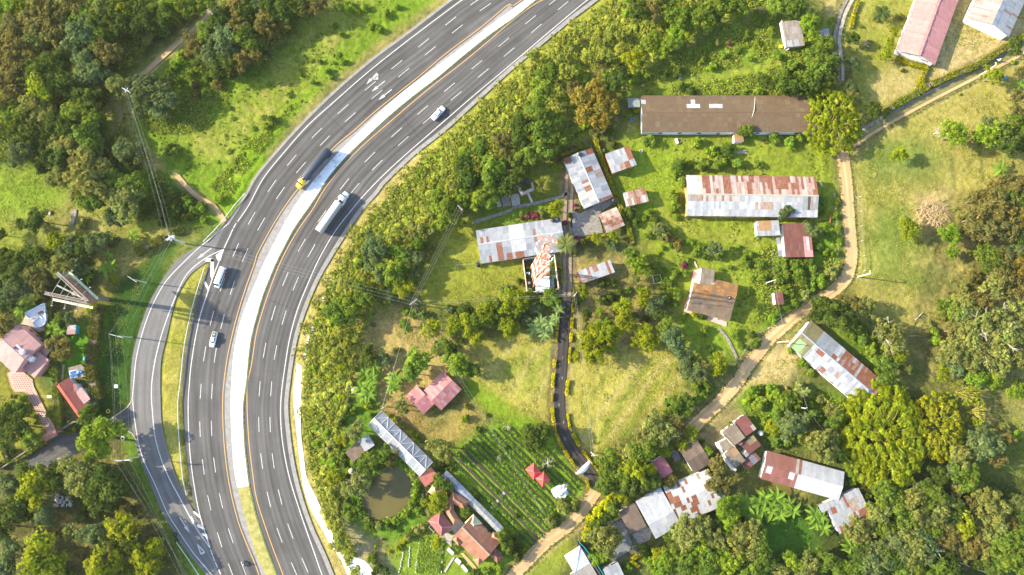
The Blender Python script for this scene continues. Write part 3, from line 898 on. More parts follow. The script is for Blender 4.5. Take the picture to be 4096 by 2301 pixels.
# side street, kerb lines
SIDEL = smooth(line("A3 990,165 960,190 845,262 760,290 640,345 560,375 460,365 320,455 180,540 75,605"), 1.5)
SIDER = smooth(line("A3 1000,372 930,352 870,362 760,440 630,500 500,560 380,640 250,660 150,672"), 1.5)
side = ribbon("side_street", SIDEL, SIDER, 0.030, ASPH3, th=0.2, cols=6)
stripe("kerb", smooth(line("A3 1002,95 990,140 960,182 905,222 845,262")), 0.35, 0.12, CONC, side)
stripe("kerb", smooth(line("A3 870,360 930,350 985,362 1015,400 1040,450")), 0.35, 0.12, CONC, side)
ribbon("footpath", off(FOOT, .75), off(FOOT, -.75), 0.16, DIRT, th=0.3, cols=2)
ribbon("dirt_track", off(TRACK, .8), off(TRACK, -.8), 0.10, DIRT, th=0.3, cols=2)
for k, (q, w2) in enumerate(((E1, M1), (E1, M1), (M2, L9), (M2, L9))):
    i0 = int(len(q) * (.42, .66, .38, .62)[k])
    i1 = min(range(len(w2)), key=lambda i: (w2[i] - q[i0]).length)
    m_ = MB()
    for s_ in range(10):
        p0, p1 = q[i0].lerp(w2[i1], .05 + .085 * s_), q[i0].lerp(w2[i1], .05 + .085 * (s_ + 1))
        d0 = Vector((math.sin(s_ * 1.7) * .12, math.cos(s_ * 2.3) * .12, 0))
        n_ = (p1 - p0).cross(Vector((0, 0, 1))).normalized() * .05
        m_.add([p0 + d0 - n_, p1 + d0 - n_, p1 + d0 + n_, p0 + d0 + n_], [(0, 1, 2, 3)])
    me_ = m_.mesh("tar_seam", RUBBER)
    if me_.polygons[0].normal.z < 0:
        me_.flip_normals()
    link("tar_seam", me_, road if k < 2 else road2, (0, 0, .0655))
ribbon("dirt_road", off(DIRT_R, 2.05), off(DIRT_R, -2.05), 0.03, DIRT, th=0.2)
ribbon("dirt_road", off(DIRT_B, 2.0), off(DIRT_B, -2.0), 0.03, DIRT, th=0.2)
for o_, n_ in ((1.35, 0.9), (-1.5, 1.0)):
    ribbon("wheel_track", off(LANE_T, o_ + n_ / 2), off(LANE_T, o_ - n_ / 2), 0.05, OLDCONC if o_ > 0 else DIRT, th=0.2, cols=2)
ribbon("lane_middle", off(LANE_T, 0.8), off(LANE_T, -0.9), 0.03, plain("worn_grass", (0.16, 0.14, 0.05), 0.95, var=0.4), th=0.2, cols=2)
for o_ in (0.85, -0.85):
    ribbon("wheel_track", off(PATH_T, o_ + 0.55), off(PATH_T, o_ - 0.55), 0.06, OLDCONC if o_ < 0 else CONC, th=0.25, cols=2)
di = min(range(len(DRIVE)), key=lambda i: abs(DRIVE[i].y - P("C2", 410, 790).y))
for o_ in (0.95, -0.95):
    ribbon("wheel_track", off(DRIVE[:di + 1], o_ + 0.5), off(DRIVE[:di + 1], o_ - 0.5), 0.05, plain("brown_track", (0.20, 0.15, 0.115), 0.9, var=0.3), th=0.2, cols=2)
drv = ribbon("driveway", off(DRIVE[di:], 1.6), off(DRIVE[di:], -1.6), 0.06, BLACKTOP, th=0.25)
stain = MB()
for _ in range(9):
    k = R.randrange(di + 8, len(DRIVE) - 3)
    p = DRIVE[k] + Vector((R.uniform(-.9, .9), 0, 0.068))
    a = R.uniform(0, 3)
    stain.add([p + Vector((math.cos(t + a) * R.uniform(.1, .22), math.sin(t + a) * R.uniform(.2, .8), 0)) for t in np.arange(0, 6.2, 0.9)], [tuple(range(7))])
link("lime_stain", stain.mesh("lime_stain", OLDCONC), drv)


def slab(name, s, z, mat, th=0.25, **kw):
    pts = line(s)
    o = link(name, MB().prism([(p.x, p.y) for p in pts], z - th, z).mesh(name, mat))
    return tag(o, **kw) if kw else tag(o, kind="structure")


pw = MB()
pw.add([(p.x, p.y, -0.32) for p in POND[:-1]], [tuple(range(len(POND) - 1))])
pwm = pw.mesh("pond_water", WATER)
if pwm.polygons[0].normal.z < 0:
    pwm.flip_normals()
tag(link("pond_water", pwm), kind="structure")
slab("concrete_court", "C2 455,150 520,165 640,95 740,60 760,90 650,170 690,310 470,345 440,250", 0.05, OLDCONC)
slab("concrete_court", "A2 160,1000 195,930 350,985 330,1050 290,1060 215,1010", 0.06, CONC)
slab("concrete_court", "B3 1385,1165 1490,1060 1545,1030 1570,1060 1480,1170 1475,1230 1430,1190", 0.05, CONC)
slab("concrete_court", "C3 740,1060 830,1030 905,1200 890,1260 770,1340 730,1290 800,1240", 0.05, plain("grey_yard", (0.12, 0.12, 0.12), 0.9))
slab("concrete_court", "C3 905,1140 1010,1075 1060,1110 1040,1180 960,1215", 0.05, OLDCONC)
path = slab("paved_path", "L 75,770 190,715 330,830 345,910 350,920 470,1160 560,1320 575,1360 490,1380 450,1320 290,1010 245,950 145,955", 0.07, PINKF)
dot = MB().box((0, 0, 0), (0.34, 0.34, 0.02)).mesh("paver", BROWNT)
pa = line("L 100,790 260,760 330,840 330,930 460,1170 540,1340 495,1360 300,1000 240,930 160,930")
pxy = [(p.x, p.y) for p in pa]
x0, x1 = min(p[0] for p in pxy), max(p[0] for p in pxy)
y0, y1 = min(p[1] for p in pxy), max(p[1] for p in pxy)


def inside(poly, x, y):
    c = False
    for i in range(len(poly)):
        (ax, ay), (bx, by) = poly[i], poly[i - 1]
        if (ay > y) != (by > y) and x < (bx - ax) * (y - ay) / (by - ay) + ax:
            c = not c
    return c


for i in range(60):
    for j in range(90):
        x, y = x0 + i * 0.78 + (j % 2) * 0.39, y0 + j * 0.62
        if x < x1 and y < y1 and inside(pxy, x, y):
            link("paver", dot, path, (x, y, 0.076), (0, 0, 0.5))
edge = smooth(line("L 75,770 145,955 245,950 300,1030 490,1380"), 1)
stripe("path_kerb", edge, 0.25, 0.11, BRICKW, path)
stripe("path_kerb", smooth(line("L 345,910 470,1160 575,1360"), 1), 0.25, 0.11, BRICKW, path)
step = ribbon("stepping_path", smooth(line("B3 1925,745 1770,935")), smooth(line("B3 1940,760 1785,950")), 0.08, CONC, th=0.2, cols=1)
ribbon("garden_path", smooth(line("C2 0,110 180,75 390,20 420,0")), smooth(line("C2 0,132 180,98 400,38 430,15")), 0.05, OLDCONC, th=0.2, cols=1)
ribbon("garden_path", smooth(line("B2 1640,215 1800,170 1932,125")), smooth(line("B2 1655,240 1800,195 1932,150")), 0.05, OLDCONC, th=0.2, cols=1)
ribbon("garden_path", smooth(line("O 500,1210 600,1340 700,1447")), smooth(line("O 535,1210 640,1320 740,1447")), 0.04, DIRT, th=0.2, cols=1)
ribbon("garden_path", smooth(line("O 410,1250 290,1440")), smooth(line("O 432,1258 315,1447")), 0.06, CONC, th=0.2, cols=1)
ribbon("garden_path", smooth(line("A2 540,130 550,180 530,250")), smooth(line("A2 580,135 575,190 555,255")), 0.12, OLDCONC, th=0.3, cols=1)
ribbon("garden_path", smooth(line("C2 1555,1035 1620,1120 1690,1260")), smooth(line("C2 1575,1030 1640,1115 1705,1250")), 0.12, OLDCONC, th=0.3, cols=1)
ribbon("garden_path", smooth(line("L 635,680 620,840")), smooth(line("L 655,680 640,840")), 0.06, CONC, th=0.2, cols=1)

GARD = [(p.x, p.y) for p in line("W 1125,1150 1165,1118 1215,1080 1290,1070 1395,1140 1465,1215 1410,1305 1330,1380 1245,1290")]
gd = (P("O", 985, 380) - P("O", 600, 0)).normalized()
gn = Vector((gd.y, -gd.x, 0))
ROWS = []
for k in range(-12, 16):
    base_ = P("O", 600, 0) + gn * (1.55 * k)
    run = []
    for s_ in range(-40, 75):
        p = base_ + gd * (s_ * .8)
        ok_ = inside(GARD, p.x, p.y)
        if ok_:
            run.append(p)
        if (not ok_ or s_ == 74) and run:
            if len(run) > 4:
                ROWS.append((k, run))
            run = []
for k, run in ROWS:
    wd = .95 if k in (0, 2) else (.36, .22, .3)[k % 3]
    ribbon("soil_bed", off(run, wd / 2), off(run, -wd / 2), 0.34, SOIL, th=.5, cols=1)
# ---------------------------------------------------------------- buildings
def corr(n, amp):
    m = MB()
    for j in (0, 1):
        for i in range(2 * n + 1):
            m.v.append((i / (2 * n), j, amp if i % 2 else 0.0))
    k = 2 * n + 1
    m.f = [(i, i + 1, k + i + 1, k + i) for i in range(2 * n)]
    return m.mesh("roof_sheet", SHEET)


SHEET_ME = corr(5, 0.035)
SHEET_POLY = MB().add([(0, 0, 0), (.5, 0, .01), (1, 0, 0), (0, 1, 0), (.5, 1, .01), (1, 1, 0)], [(0, 1, 4, 3), (1, 2, 5, 4)]).mesh("roof_sheet", POLY)
UNIT = {}


def unit(mat, name="panel"):
    k = (mat.name, name)
    if k not in UNIT:
        UNIT[k] = MB().box((0, 0, 0), (1, 1, 1)).mesh(name, mat)
    return UNIT[k]


def frame(t, abc, h):
    A, B, C = (P(t, *p, h) for p in abc)
    u = B - A
    L = u.length
    u.normalize()
    v = C - B
    v = v - u * v.dot(u)
    W = v.length
    flip = (u.x * v.y - u.y * v.x) < 0
    if flip:
        A, u = B, -u
    return A, math.atan2(u.y, u.x), L, W, flip


W_ = (.255, .263, .282)
LG = (.20, .211, .235)
GR = (.18, .19, .212)
RU = (.32, .30, .29)
WS, WR = (.31, .31, .32), (.26, .255, .25)
WHITE = [(*W_, .0, 5), (*LG, .05, 4), (*WS, 0, 2), (*WR, .3, 1)]
_WR = WHITE + [(*RU, .85, 1.4)]
RUSTY = [(0.276, 0.253, 0.23, .62, 3), (0.276, 0.23, 0.207, .9, 3), (*W_, .3, 3), (*LG, .12, 2)]
PINKS = [(.46, .195, .178, 0, 4), (.48, .21, .19, 0, 2)]
ROSE = [(0.381, 0.136, 0.136, 0, 4), (0.422, 0.184, 0.177, 0, 2), (0.34, 0.116, 0.122, 0, 2), (0.363, 0.209, 0.193, 0, 1)]
BARN = [(.112, .072, .036, 0, 4), (.106, .069, .036, 0, 3), (.122, .080, .042, 0, 2), (.135, .095, .055, 0, .4)]
MAROON = [(.115, .034, .026, 0, 4), (.10, .031, .026, 0, 3), (.13, .045, .034, 0, 2)]
GREYBR = [(.165, .128, .088, 0, 4), (.148, .112, .080, 0, 3), (.185, .148, .108, 0, 2)]
DKBR = [(0.115, 0.0782, 0.0561, 0, 4), (0.0978, 0.068, 0.051, 0, 3), (0.136, 0.0935, 0.068, 0, 2)]
ORBR = [(.235, .105, .030, 0, 3), (.20, .095, .032, 0, 3), (.27, .13, .04, 0, 2), (.15, .085, .04, 0, 1)]
RS = (0.253, 0.23, 0.221, .93)
RM = (0.276, 0.253, 0.23, .66)
WB = (.36, .36, .365, 0)


def pick(pal):
    t = R.random() * sum(p[4] for p in pal)
    for p in pal:
        t -= p[4]
        if t <= 0:
            return p[:4]
    return pal[0][:4]


def slope(root, L, ya, za, yb, zb, sw, sl, pal, patches, W, me=SHEET_ME, x0=0.0, flip=False, wonk=0.004):
    nu = max(1, round(L / sw))
    last = {}
    ln = math.hypot(yb - ya, zb - za)
    nvv = max(1, round(ln / sl))
    ang = math.atan2(zb - za, abs(yb - ya))
    back = yb < ya
    for j in range(nvv):
        for i in range(nu):
            t = j / nvv
            y, z = ya + (yb - ya) * t, za + (zb - za) * t
            vc = (ya + (yb - ya) * (j + .5) / nvv) / W
            uc = (i + .5) / nu
            col = None
            for p in patches:
                if p[0] <= (1 - uc if flip else uc) <= p[2] and p[1] <= vc <= p[3]:
                    col = p[4]
                    if isinstance(col, list):
                        kq = (i, id(col))
                        col = last[kq] if kq in last and R.random() < .62 else pick(col)
                        last[kq] = col
            col = col or pick(pal)
            k = R.uniform(.93, 1.05)
            x = x0 + L * (i + 1 if back else i) / nu
            lift = 0.02 + 0.014 * (j % 2) + R.uniform(0, .008)
            link("roof_sheet", me, root, (x, y, z + lift), (ang + R.gauss(0, wonk), 0, (math.pi if back else 0) + R.gauss(0, wonk)),
                 (L / nu * 1.03, ln / nvv * 1.05, 1), (col[0] * k, col[1] * k, col[2] * k, col[3]))


def roofs(root, kind, L, W, h, rise, sheet, pal, patches, rp=.5, me=SHEET_ME, flip=False, over=.0):
    sw, sl = sheet
    if kind == 'gable':
        slope(root, L, 0, h, W * rp, h + rise, sw, sl, pal, patches, W, me, flip=flip)
        slope(root, L, W, h, W * rp, h + rise, sw, sl, pal, patches, W, me, flip=flip)
    elif rise >= 0:
        slope(root, L, 0, h, W, h + rise, sw, sl, pal, patches, W, me, flip=flip)
    else:
        slope(root, L, W, h, 0, h - rise, sw, sl, pal, patches, W, me, flip=flip)


def openings(root, L, W, h, ins, n, door=True, wm=WHITEW):
    for y, s in ((ins - .03, -1), (W - ins + .03, 1)):
        xs = [L * (k + 1) / (n + 1) for k in range(n)]
        for k, x in enumerate(xs):
            if door and k == n // 2:
                link("door", unit(WOOD, "door"), root, (x, y, 1.05), None, (.95, .08, 2.1))
            elif h > 2.2:
                f = link("window", unit(WOOD, "window"), root, (x, y, 1.6), None, (1.3, .07, 1.1))
                link("pane", unit(GLASS, "pane"), f, (0, s * .45, 0), None, (.86, .4, .82))


def house(name, label, cat, t, abc, h, rise, kind='gable', sheet=(.9, 2.6), pal=WHITE, patches=(), wall=WHITEW, ins=.35, rp=.5,
          det=2, ridge=None, group=None, walls=True, posts=False, me=SHEET_ME):
    A, rz, L, W, flip = frame(t, abc, h)
    root = thing(name, label, cat, (A.x, A.y, 0), rz, group)
    roofs(root, kind, L, W, h, rise, sheet, pal, patches, rp, me, flip)
    if kind == 'gable':
        prof = [(ins, h - .12), (W * rp, h + rise - .12 - (0 if rise > .3 else 0)), (W - ins, h - .12)]
        sag = ins * rise / (W * min(rp, 1 - rp))
        prof = [(ins, h - .1 + sag * .7), (W * rp, h + rise - .1), (W - ins, h - .1 + sag * .7)]
    else:
        za, zb = (h, h + rise) if rise >= 0 else (h - rise, h)
        prof = [(ins, za - .1 + (zb - za) * ins / W), (W - ins, zb - .1 - (zb - za) * ins / W)]
    if walls:
        ring = [(W - ins, 0), (ins, 0)] + prof
        n = len(ring)
        m = MB()
        m.add([(ins, y, z) for y, z in ring] + [(L - ins, y, z) for y, z in ring],
              [tuple(range(n)), tuple(range(n, 2 * n))[::-1]] + [(i, i + n, (i + 1) % n + n, (i + 1) % n) for i in range(n)])
        link("wall", m.mesh("wall", wall), root)
        if det:
            openings(root, L, W, h, ins, det)
    elif posts:
        for x in (ins, L / 2, L - ins):
            for y, z in (prof[0], prof[-1]):
                link("post", unit(WOOD, "post"), root, (x, y, z / 2), None, (.14, .14, z))
        for y, z in (prof[0], prof[-1]):
            link("rafter", unit(WOOD, "rafter"), root, (L / 2, y, z - .05), None, (L - ins, .1, .12))
    if ridge is not None and kind == 'gable':
        c = ridge
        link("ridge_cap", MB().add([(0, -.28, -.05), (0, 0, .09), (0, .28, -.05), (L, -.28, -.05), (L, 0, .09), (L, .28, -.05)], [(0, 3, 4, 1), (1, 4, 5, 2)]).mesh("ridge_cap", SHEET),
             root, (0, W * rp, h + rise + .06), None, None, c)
    root["rect"] = (L, W, h)
    del root["rect"]
    return root, L, W


def hip(name, label, cat, t, abc, h, rise, col, wall=WHITEW, ins=.5, inset=.5, parent=None, cap=None, mat=None, walls=True, part="roof_slope"):
    A, rz, L, W, flip = frame(t, abc, h)
    if parent is None:
        root = thing(name, label, cat, (A.x, A.y, 0), rz)
        host = root
    else:
        root = parent
        mt = Matrix.Translation((A.x, A.y, 0)) @ Matrix.Rotation(rz, 4, 'Z')
        inv = (Matrix.Translation(parent.location) @ Matrix.Rotation(parent.rotation_euler.z, 4, 'Z')).inverted() @ mt
        host = link("wing", None, parent, inv.to_translation(), (0, 0, inv.to_euler().z))
    if W > L:
        i0 = L / 2
        a, b = Vector((L / 2, i0 * inset * 2, h + rise)), Vector((L / 2, W - i0 * inset * 2, h + rise))
        planes = [[(0, 0, h), (L, 0, h), a], [(L, 0, h), (L, W, h), b, a], [(L, W, h), (0, W, h), b], [(0, W, h), (0, 0, h), a, b]]
    else:
        i0 = W / 2 * inset * 2
        if i0 * 2 > L:
            i0 = L / 2
        a, b = Vector((i0, W / 2, h + rise)), Vector((L - i0, W / 2, h + rise))
        planes = [[(0, 0, h), (L, 0, h), b, a], [(L, 0, h), (L, W, h), b], [(L, W, h), (0, W, h), a, b], [(0, W, h), (0, 0, h), a]]
    for pl in planes:
        pts = [Vector(p) for p in pl]
        n = (pts[1] - pts[0]).cross(pts[2] - pts[0]).normalized()
        n = n if n.z > 0 else -n
        m = MB()
        k = len(pts)
        m.add([p + n * .02 for p in pts] + [p - Vector((0, 0, .12)) for p in pts], [tuple(range(k)), tuple(range(k, 2 * k))[::-1]] + [(i, i + k, (i + 1) % k + k, (i + 1) % k) for i in range(k)])
        kk = R.uniform(.92, 1.06)
        link(part, m.mesh(part, mat or TILE), host, None, None, None, (col[0] * kk, col[1] * kk, col[2] * kk, 0))
    capc = cap or tuple(min(1, c * 1.25) for c in col)
    cm = MB()
    for p, q in (((0, 0, h), a), ((L, 0, h), b if W <= L else a), ((L, W, h), b), ((0, W, h), a if W <= L else b)):
        cm.tube([Vector(p) + Vector((0, 0, .05)), Vector(q) + Vector((0, 0, .05))], .11, 5)
    if (a - b).length > .3:
        cm.tube([a + Vector((0, 0, .05)), b + Vector((0, 0, .05))], .12, 5)
    link("ridge_cap", cm.mesh("ridge_cap", mat or TILE), host, None, None, None, (*capc, 0))
    if walls:
        link("wall", MB().box((L / 2, W / 2, h / 2 - .07), (L - 2 * ins, W - 2 * ins, h - .14)).mesh("wall", wall), host)
        if parent is None:
            openings(root, L, W, h, ins, 3)
    return root, host, L, W


def tank(t, x, y, z, r, h, label, mat=BLACKP, group=None, lid=None):
    p = P(t, x, y, z + h)
    o = thing("water_tank", label, "water tank", (p.x, p.y, z), 0, group)
    m = MB().lathe([(r * .92, 0), (r, .08), (r, h * .3), (r * .96, h * .33), (r, h * .36), (r, h * .62), (r * .96, h * .65), (r, h * .68), (r, h * .8), (r * .8, h * .93), (r * .35, h)], 16)
    link("tank_body", m.mesh("tank_body", mat, True), o)
    link("lid", MB().lathe([(r * .36, h - .02), (r * .36, h + .08), (r * .2, h + .12)], 12).mesh("lid", lid or mat), o)
    return o


# --- top right
root, L, W = house("long_hall", "long hall with pale pink ridged roof and white gable carrying prints", "building", "D1",
                   [(972, 382), (1240, -345), (1523, -240)], 3.0, 2.0, sheet=(1.05, 9), pal=PINKS, ins=.55, det=6, ridge=(0.331, 0.207, 0.193, 0))
gx = None
# the gable that shows is the one nearest the nadir: find which local end
for gx_, sg in ((.55, -1), (L - .55, 1)):
    w = (Matrix.Translation(root.location) @ Matrix.Rotation(root.rotation_euler.z, 4, 'Z')) @ Vector((gx_, W / 2, 0))
    if gx is None or w.y < gx[2]:
        gx = (gx_, sg, w.y)
gx_, sg, _ = gx
wl = Matrix.Translation(root.location) @ Matrix.Rotation(root.rotation_euler.z, 4, 'Z')
leftfirst = (wl @ Vector((gx_, 0, 0))).x < (wl @ Vector((gx_, W, 0))).x


def gab(frac):
    return W * (frac if leftfirst else 1 - frac)


SIGNS = ((.30, 2.85, 2.2, .50, None), (.475, 3.35, 1.0, .55, YELLOWP), (.585, 3.25, 1.2, .55, SKYB), (.74, 2.55, 2.3, .6, PURP))
for fr, z, w, hh, mt in SIGNS:
    if mt:
        s = link("wall_sign", unit(mt, "wall_sign"), root, (gx_ + sg * .05, gab(fr), z), None, (.06, w, hh))
        for k in range(4 if mt is PURP else 0):
            link("stroke", unit(WHITEW, "stroke"), s, (sg * .6, -.34 + .22 * k, .05 * (-1) ** k), None, (.5, .10, .5))
    else:
        for k, (dy, dz, ww, h2) in enumerate(((-.85, .12, .5, .28), (-.3, .05, .6, .14), (.1, -.02, .3, .32), (.5, -.1, .34, .3), (.85, -.15, .26, .32))):
            link("lettering", unit(PURP if k != 1 else BROWNP, "lettering"), root, (gx_ + sg * .05, gab(fr) + (dy if leftfirst else -dy), z + dz), None, (.06, ww * .8, h2))
house("gable_shed", "white walled shed with rusty and grey sheets and pale ridge strip", "building", "D1", [(1500, 133), (1650, -192), (1975, -70)], 3.6, 2.2,
      sheet=(.85, 2.3), pal=[(0.253, 0.262, 0.276, .12, 3), (0.221, 0.23, 0.248, .05, 3), (0.276, 0.239, 0.221, .75, .6)], ins=.5, det=3,
      patches=[(0, 0, 1, .5, [(0.313, 0.239, 0.212, .45, 4), (0.322, 0.276, 0.253, .30, 3), (0.341, 0.248, 0.209, .6, 2)])])
rz_ = bpy.data.objects["gable_shed"]
A, rz, L, W, fl = frame("D1", [(1500, 133), (1650, -192), (1975, -70)], 3.6)
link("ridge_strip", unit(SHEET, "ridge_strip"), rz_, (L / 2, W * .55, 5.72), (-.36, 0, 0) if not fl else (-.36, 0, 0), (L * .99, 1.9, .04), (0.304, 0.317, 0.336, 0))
house("ruined_shed", "ruined plank roofed shed with sagging tarp side and two pale panels", "shed", "D1", [(100, 165), (240, 150), (308, 343)], 2.4, .5, 'mono', (.6, 2.4),
      [(0.204, 0.17, 0.153, 0, 4), (0.17, 0.14, 0.128, 0, 3), (0.226, 0.195, 0.172, 0, 2)], [(.5, .3, .72, .52, (0.23, 0.23, 0.23, 0)), (.05, .75, .35, 1, (0.258, 0.267, 0.276, 0)), (.5, .78, .75, 1, (0.23, 0.244, 0.258, 0))], GREYW, det=0)
tp = MB()
a = [P("D1", x, y, z) for x, y, z in ((85, 180, 1.9), (105, 150, 2.3), (95, 230, 1.2), (118, 240, 2.0), (110, 310, .9), (135, 320, 1.8), (135, 385, .3), (160, 370, 1.5))]
tp.add(a, [(0, 1, 3, 2), (2, 3, 5, 4), (4, 5, 7, 6)])
tp.add([p + Vector((.05, .05, -.04)) for p in a], [(2, 3, 1, 0), (4, 5, 3, 2), (6, 7, 5, 4)])
tag(link("torn_tarp", tp.mesh("torn_tarp", TARP)), "torn pale tarp hanging off the ruined plank shed", "tarp")
house("tiny_hut", "tiny blue grey sheet roofed hut beside the concrete wheel tracks", "hut", "D1", [(405, 215), (460, 218), (452, 278)], 2.0, .3, 'mono', (.8, 1.4), [(0.207, 0.221, 0.248, 0, 2), (0.23, 0.239, 0.258, 0, 1)], wall=GREYWOOD, det=0, ins=.2)

# --- long brown barn
root, L, W = house("long_barn", "very long barn with weathered brown roof and white patched sheets", "barn", "C1", [(972, 722), (2290, 722), (2290, 1000)], 3.0, 1.5,
                   sheet=(1.5, 1.75), pal=BARN, wall=WHITEW, ins=.25, det=8, ridge=(0.128, 0.0723, 0.0382, 0),
                   patches=[(.246, .20, .275, .43, WB), (.275, .30, .33, .43, WB), (.283, .14, .297, .43, WB), (.395, .25, .465, .43, WB), (.425, .14, .447, .3, WB), (.002, .12, .018, .26, WB)])
hose = [P("C1", x, y, z) for x, y, z in ((1835, 735, 3.15), (1832, 780, 3.9), (1826, 835, 4.75), (1812, 880, 4.2), (1795, 920, 3.6), (1785, 938, 3.35))]
tag(link("hose", MB().tube(smooth(hose, .6), .09, 6).mesh("hose", TARP)), "white hose laid over the brown barn roof", "hose")
house("lean_to", "pale green sheeted lean-to at the end of the brown barn", "shed", "C1", [(872, 742), (962, 740), (962, 812)], 2.4, .35, 'mono', (.8, 1.3), [(0.198, 0.231, 0.209, 0, 2), (0.193, 0.202, 0.198, 0, 2), (0.187, 0.198, 0.187, 0, 2)], walls=False, posts=True)
house("outhouse", "small brown roofed outhouse in front of the brown barn", "hut", "C1", [(1672, 1010), (1742, 1006), (1740, 1072)], 2.3, .3, 'mono', (.9, 1.6), [(0.234, 0.133, 0.0624, 0, 1)], ins=.2, det=0)
tank("C1", 1788, 1012, 1.2, .75, 1.1, "black tank beside the small brown outhouse")

# --- houses in the middle
house("white_house", "white sheet roofed house with scattered rust and a black tank on top", "house", "C1", [(385, 1203), (545, 1575), (762, 1482)], 3.0, .9,
      sheet=(.95, 2.2), pal=WHITE, patches=[(.30, .55, .42, .72, RS), (.02, .0, .12, .22, RS), (.0, .72, .1, .9, RS), (.56, .0, .66, .10, WB), (.55, .28, .95, .46, [(0.253, 0.23, 0.221, .8, 2), (0.322, 0.304, 0.285, .45, 1)]), (.42, .8, .58, .98, RM), (.9, .55, 1, .9, [(0.253, 0.23, 0.221, .85, 1), (*W_, 0, 1)])],
      wall=WHITEW, ridge=(0.368, 0.368, 0.377, 0))
tank("C1", 515, 1165, 3.3, .75, 1.0, "black tank standing on the white house roof near the yellow hedge")
house("small_shed", "small square brick shed under pale sheets with two rust squares", "shed", "C1", [(702, 1163), (882, 1100), (935, 1248)], 3.0, .6, 'mono', (.95, 2.2), WHITE,
      [(.75, .1, .98, .55, RS), (.9, .5, 1, .7, RS), (.52, .72, .78, .86, RS), (.35, .8, .55, .95, RM)], BRICKW, ins=.3)
house("rusty_shed", "small rust striped shed beside the yellow hedge", "shed", "C2", [(838, 10), (1003, -30), (1022, 75)], 2.5, .4, 'mono', (.7, 2.3),
      [(0.322, 0.29, 0.267, .42, 2), (0.285, 0.23, 0.202, .7, 3), (0.322, 0.304, 0.285, .2, 2), (0.275, 0.22, 0.198, .95, 1)], wall=GREYWOOD, ins=.2, det=1)
house("carport", "open carport with rusty striped sheets on the concrete yard", "carport", "C2", [(652, 172), (788, 115), (833, 262)], 2.6, .7, 'gable', (1.0, 1.0),
      [(0.341, 0.231, 0.182, .62, 3), (0.374, 0.245, 0.19, .8, 3), (0.322, 0.267, 0.23, .35, 2)], walls=False, posts=True, patches=[(0, 0, 1, .04, WB), (0, .0, .04, 1, (0.322, 0.313, 0.304, 0)), (.96, 0, 1, 1, (0.322, 0.313, 0.304, 0))])
tank("C2", 770, 62, 2.0, .72, 1.1, "black tank on a stand beside the carport")
root, L, W = house("long_house", "long white patched house with glaring white panel and brown eave strip", "house", "T", [(205, 310), (1490, 118), (1560, 625)], 3.2, .8, rp=.45,
                   sheet=(.95, 2.4), pal=[(*W_, 0, 3), (*LG, .03, 4), (0.258, 0.267, 0.281, .0, 2)],
                   patches=[(.0, .0, .36, .09, (0.204, 0.162, 0.128, 0)), (.37, -.1, .56, .88, WB), (.10, .15, .16, .3, RM), (.2, .3, .36, .55, [(*W_, .35, 2), (0.23, 0.221, 0.212, .85, 1), (*W_, 0, 2)]),
                            (.04, .3, .3, .6, [(*W_, .25, 3), (0.253, 0.23, 0.221, .8, .6)]), (.09, .84, .13, 1, RS), (.2, .72, .29, .98, [(0.253, 0.23, 0.221, .9, 2), (*W_, .3, 1)]), (.31, .8, .37, .98, RS), (.42, .84, .52, 1, RS),
                            (.64, .3, .68, .62, (0.23, 0.207, 0.198, .75)), (.86, .15, .94, .38, [(*W_, .0, 1), (0.253, 0.23, 0.221, .85, 1)])], ridge=(0.35, 0.35, 0.359, 0), det=5)
tank("T", 1380, 150, 3.4, .72, 1.0, "first black tank of the pair on the long white house roof", group="tanks on the long white house")
tank("T", 1455, 140, 3.4, .72, 1.0, "last black tank of the pair on the long white house roof", group="tanks on the long white house")
tank("T", 232, 830, 0, .75, 1.6, "black tank standing on grass at the long white house corner")
house("open_shed", "long low shed with white and rust sheets beside the driveway", "shed", "C2", [(478, 607), (740, 515), (768, 610)], 2.5, .5, 'mono', (.9, 2.0), WHITE,
      [(0, .0, .10, 1, RS), (.10, .55, .2, .9, RM), (.3, .2, .62, .6, [(0.253, 0.23, 0.221, .8, 3), (*W_, .1, 2)]), (.2, .5, .7, .8, [(0.253, 0.23, 0.221, .7, 2), (*W_, .1, 3)]), (.84, .1, .89, .85, RS)], det=2, wall=WHITEW)

# --- the striped warehouse
root, L, W = house("warehouse", "long warehouse with rust striped upper roof and white lower sheets", "warehouse", "C1", [(1314, 1322), (2292, 1335), (2290, 1642)], 3.6, 1.6,
                   sheet=(.86, 2.2), pal=[(*W_, .02, 4), (0.368, 0.368, 0.368, .0, 3), (0.304, 0.308, 0.317, .08, 2)],
                   patches=[(.11, 0, 1, .42, [(0.341, 0.253, 0.22, .62, 3), (0.303, 0.209, 0.176, .85, 3), (0.331, 0.285, 0.258, .3, 2), (0.34, 0.238, 0.204, .97, 1.5)]), (.0, 0, .11, .42, [(0.35, 0.35, 0.35, .1, 2), (0.34, 0.313, 0.23, .3, 1)]),
                            (.10, .55, .40, .72, [(0.322, 0.294, 0.276, .45, 3), (0.276, 0.23, 0.207, .7, 1)]), (.03, .52, .1, .6, RM), (.5, .68, .66, .84, [(0.304, 0.23, 0.193, .62, 2), (0.34, 0.322, 0.304, .25, 1)]), (.55, .55, .9, .68, [(0.322, 0.304, 0.285, .4, 1), (*W_, 0, 1)]),
                            (.88, .55, 1, .9, [(0.207, 0.207, 0.212, .3, 2), (0.276, 0.23, 0.207, .7, 1.4), (*W_, .1, 1)]), (.395, .52, .405, .8, (0.0255, 0.0255, 0.0255, 0)), (.92, .5, .93, .85, (0.034, 0.0425, 0.0425, 0))],
                   wall=BRICKW, ins=.3, det=7, ridge=(0.34, 0.313, 0.239, .1))
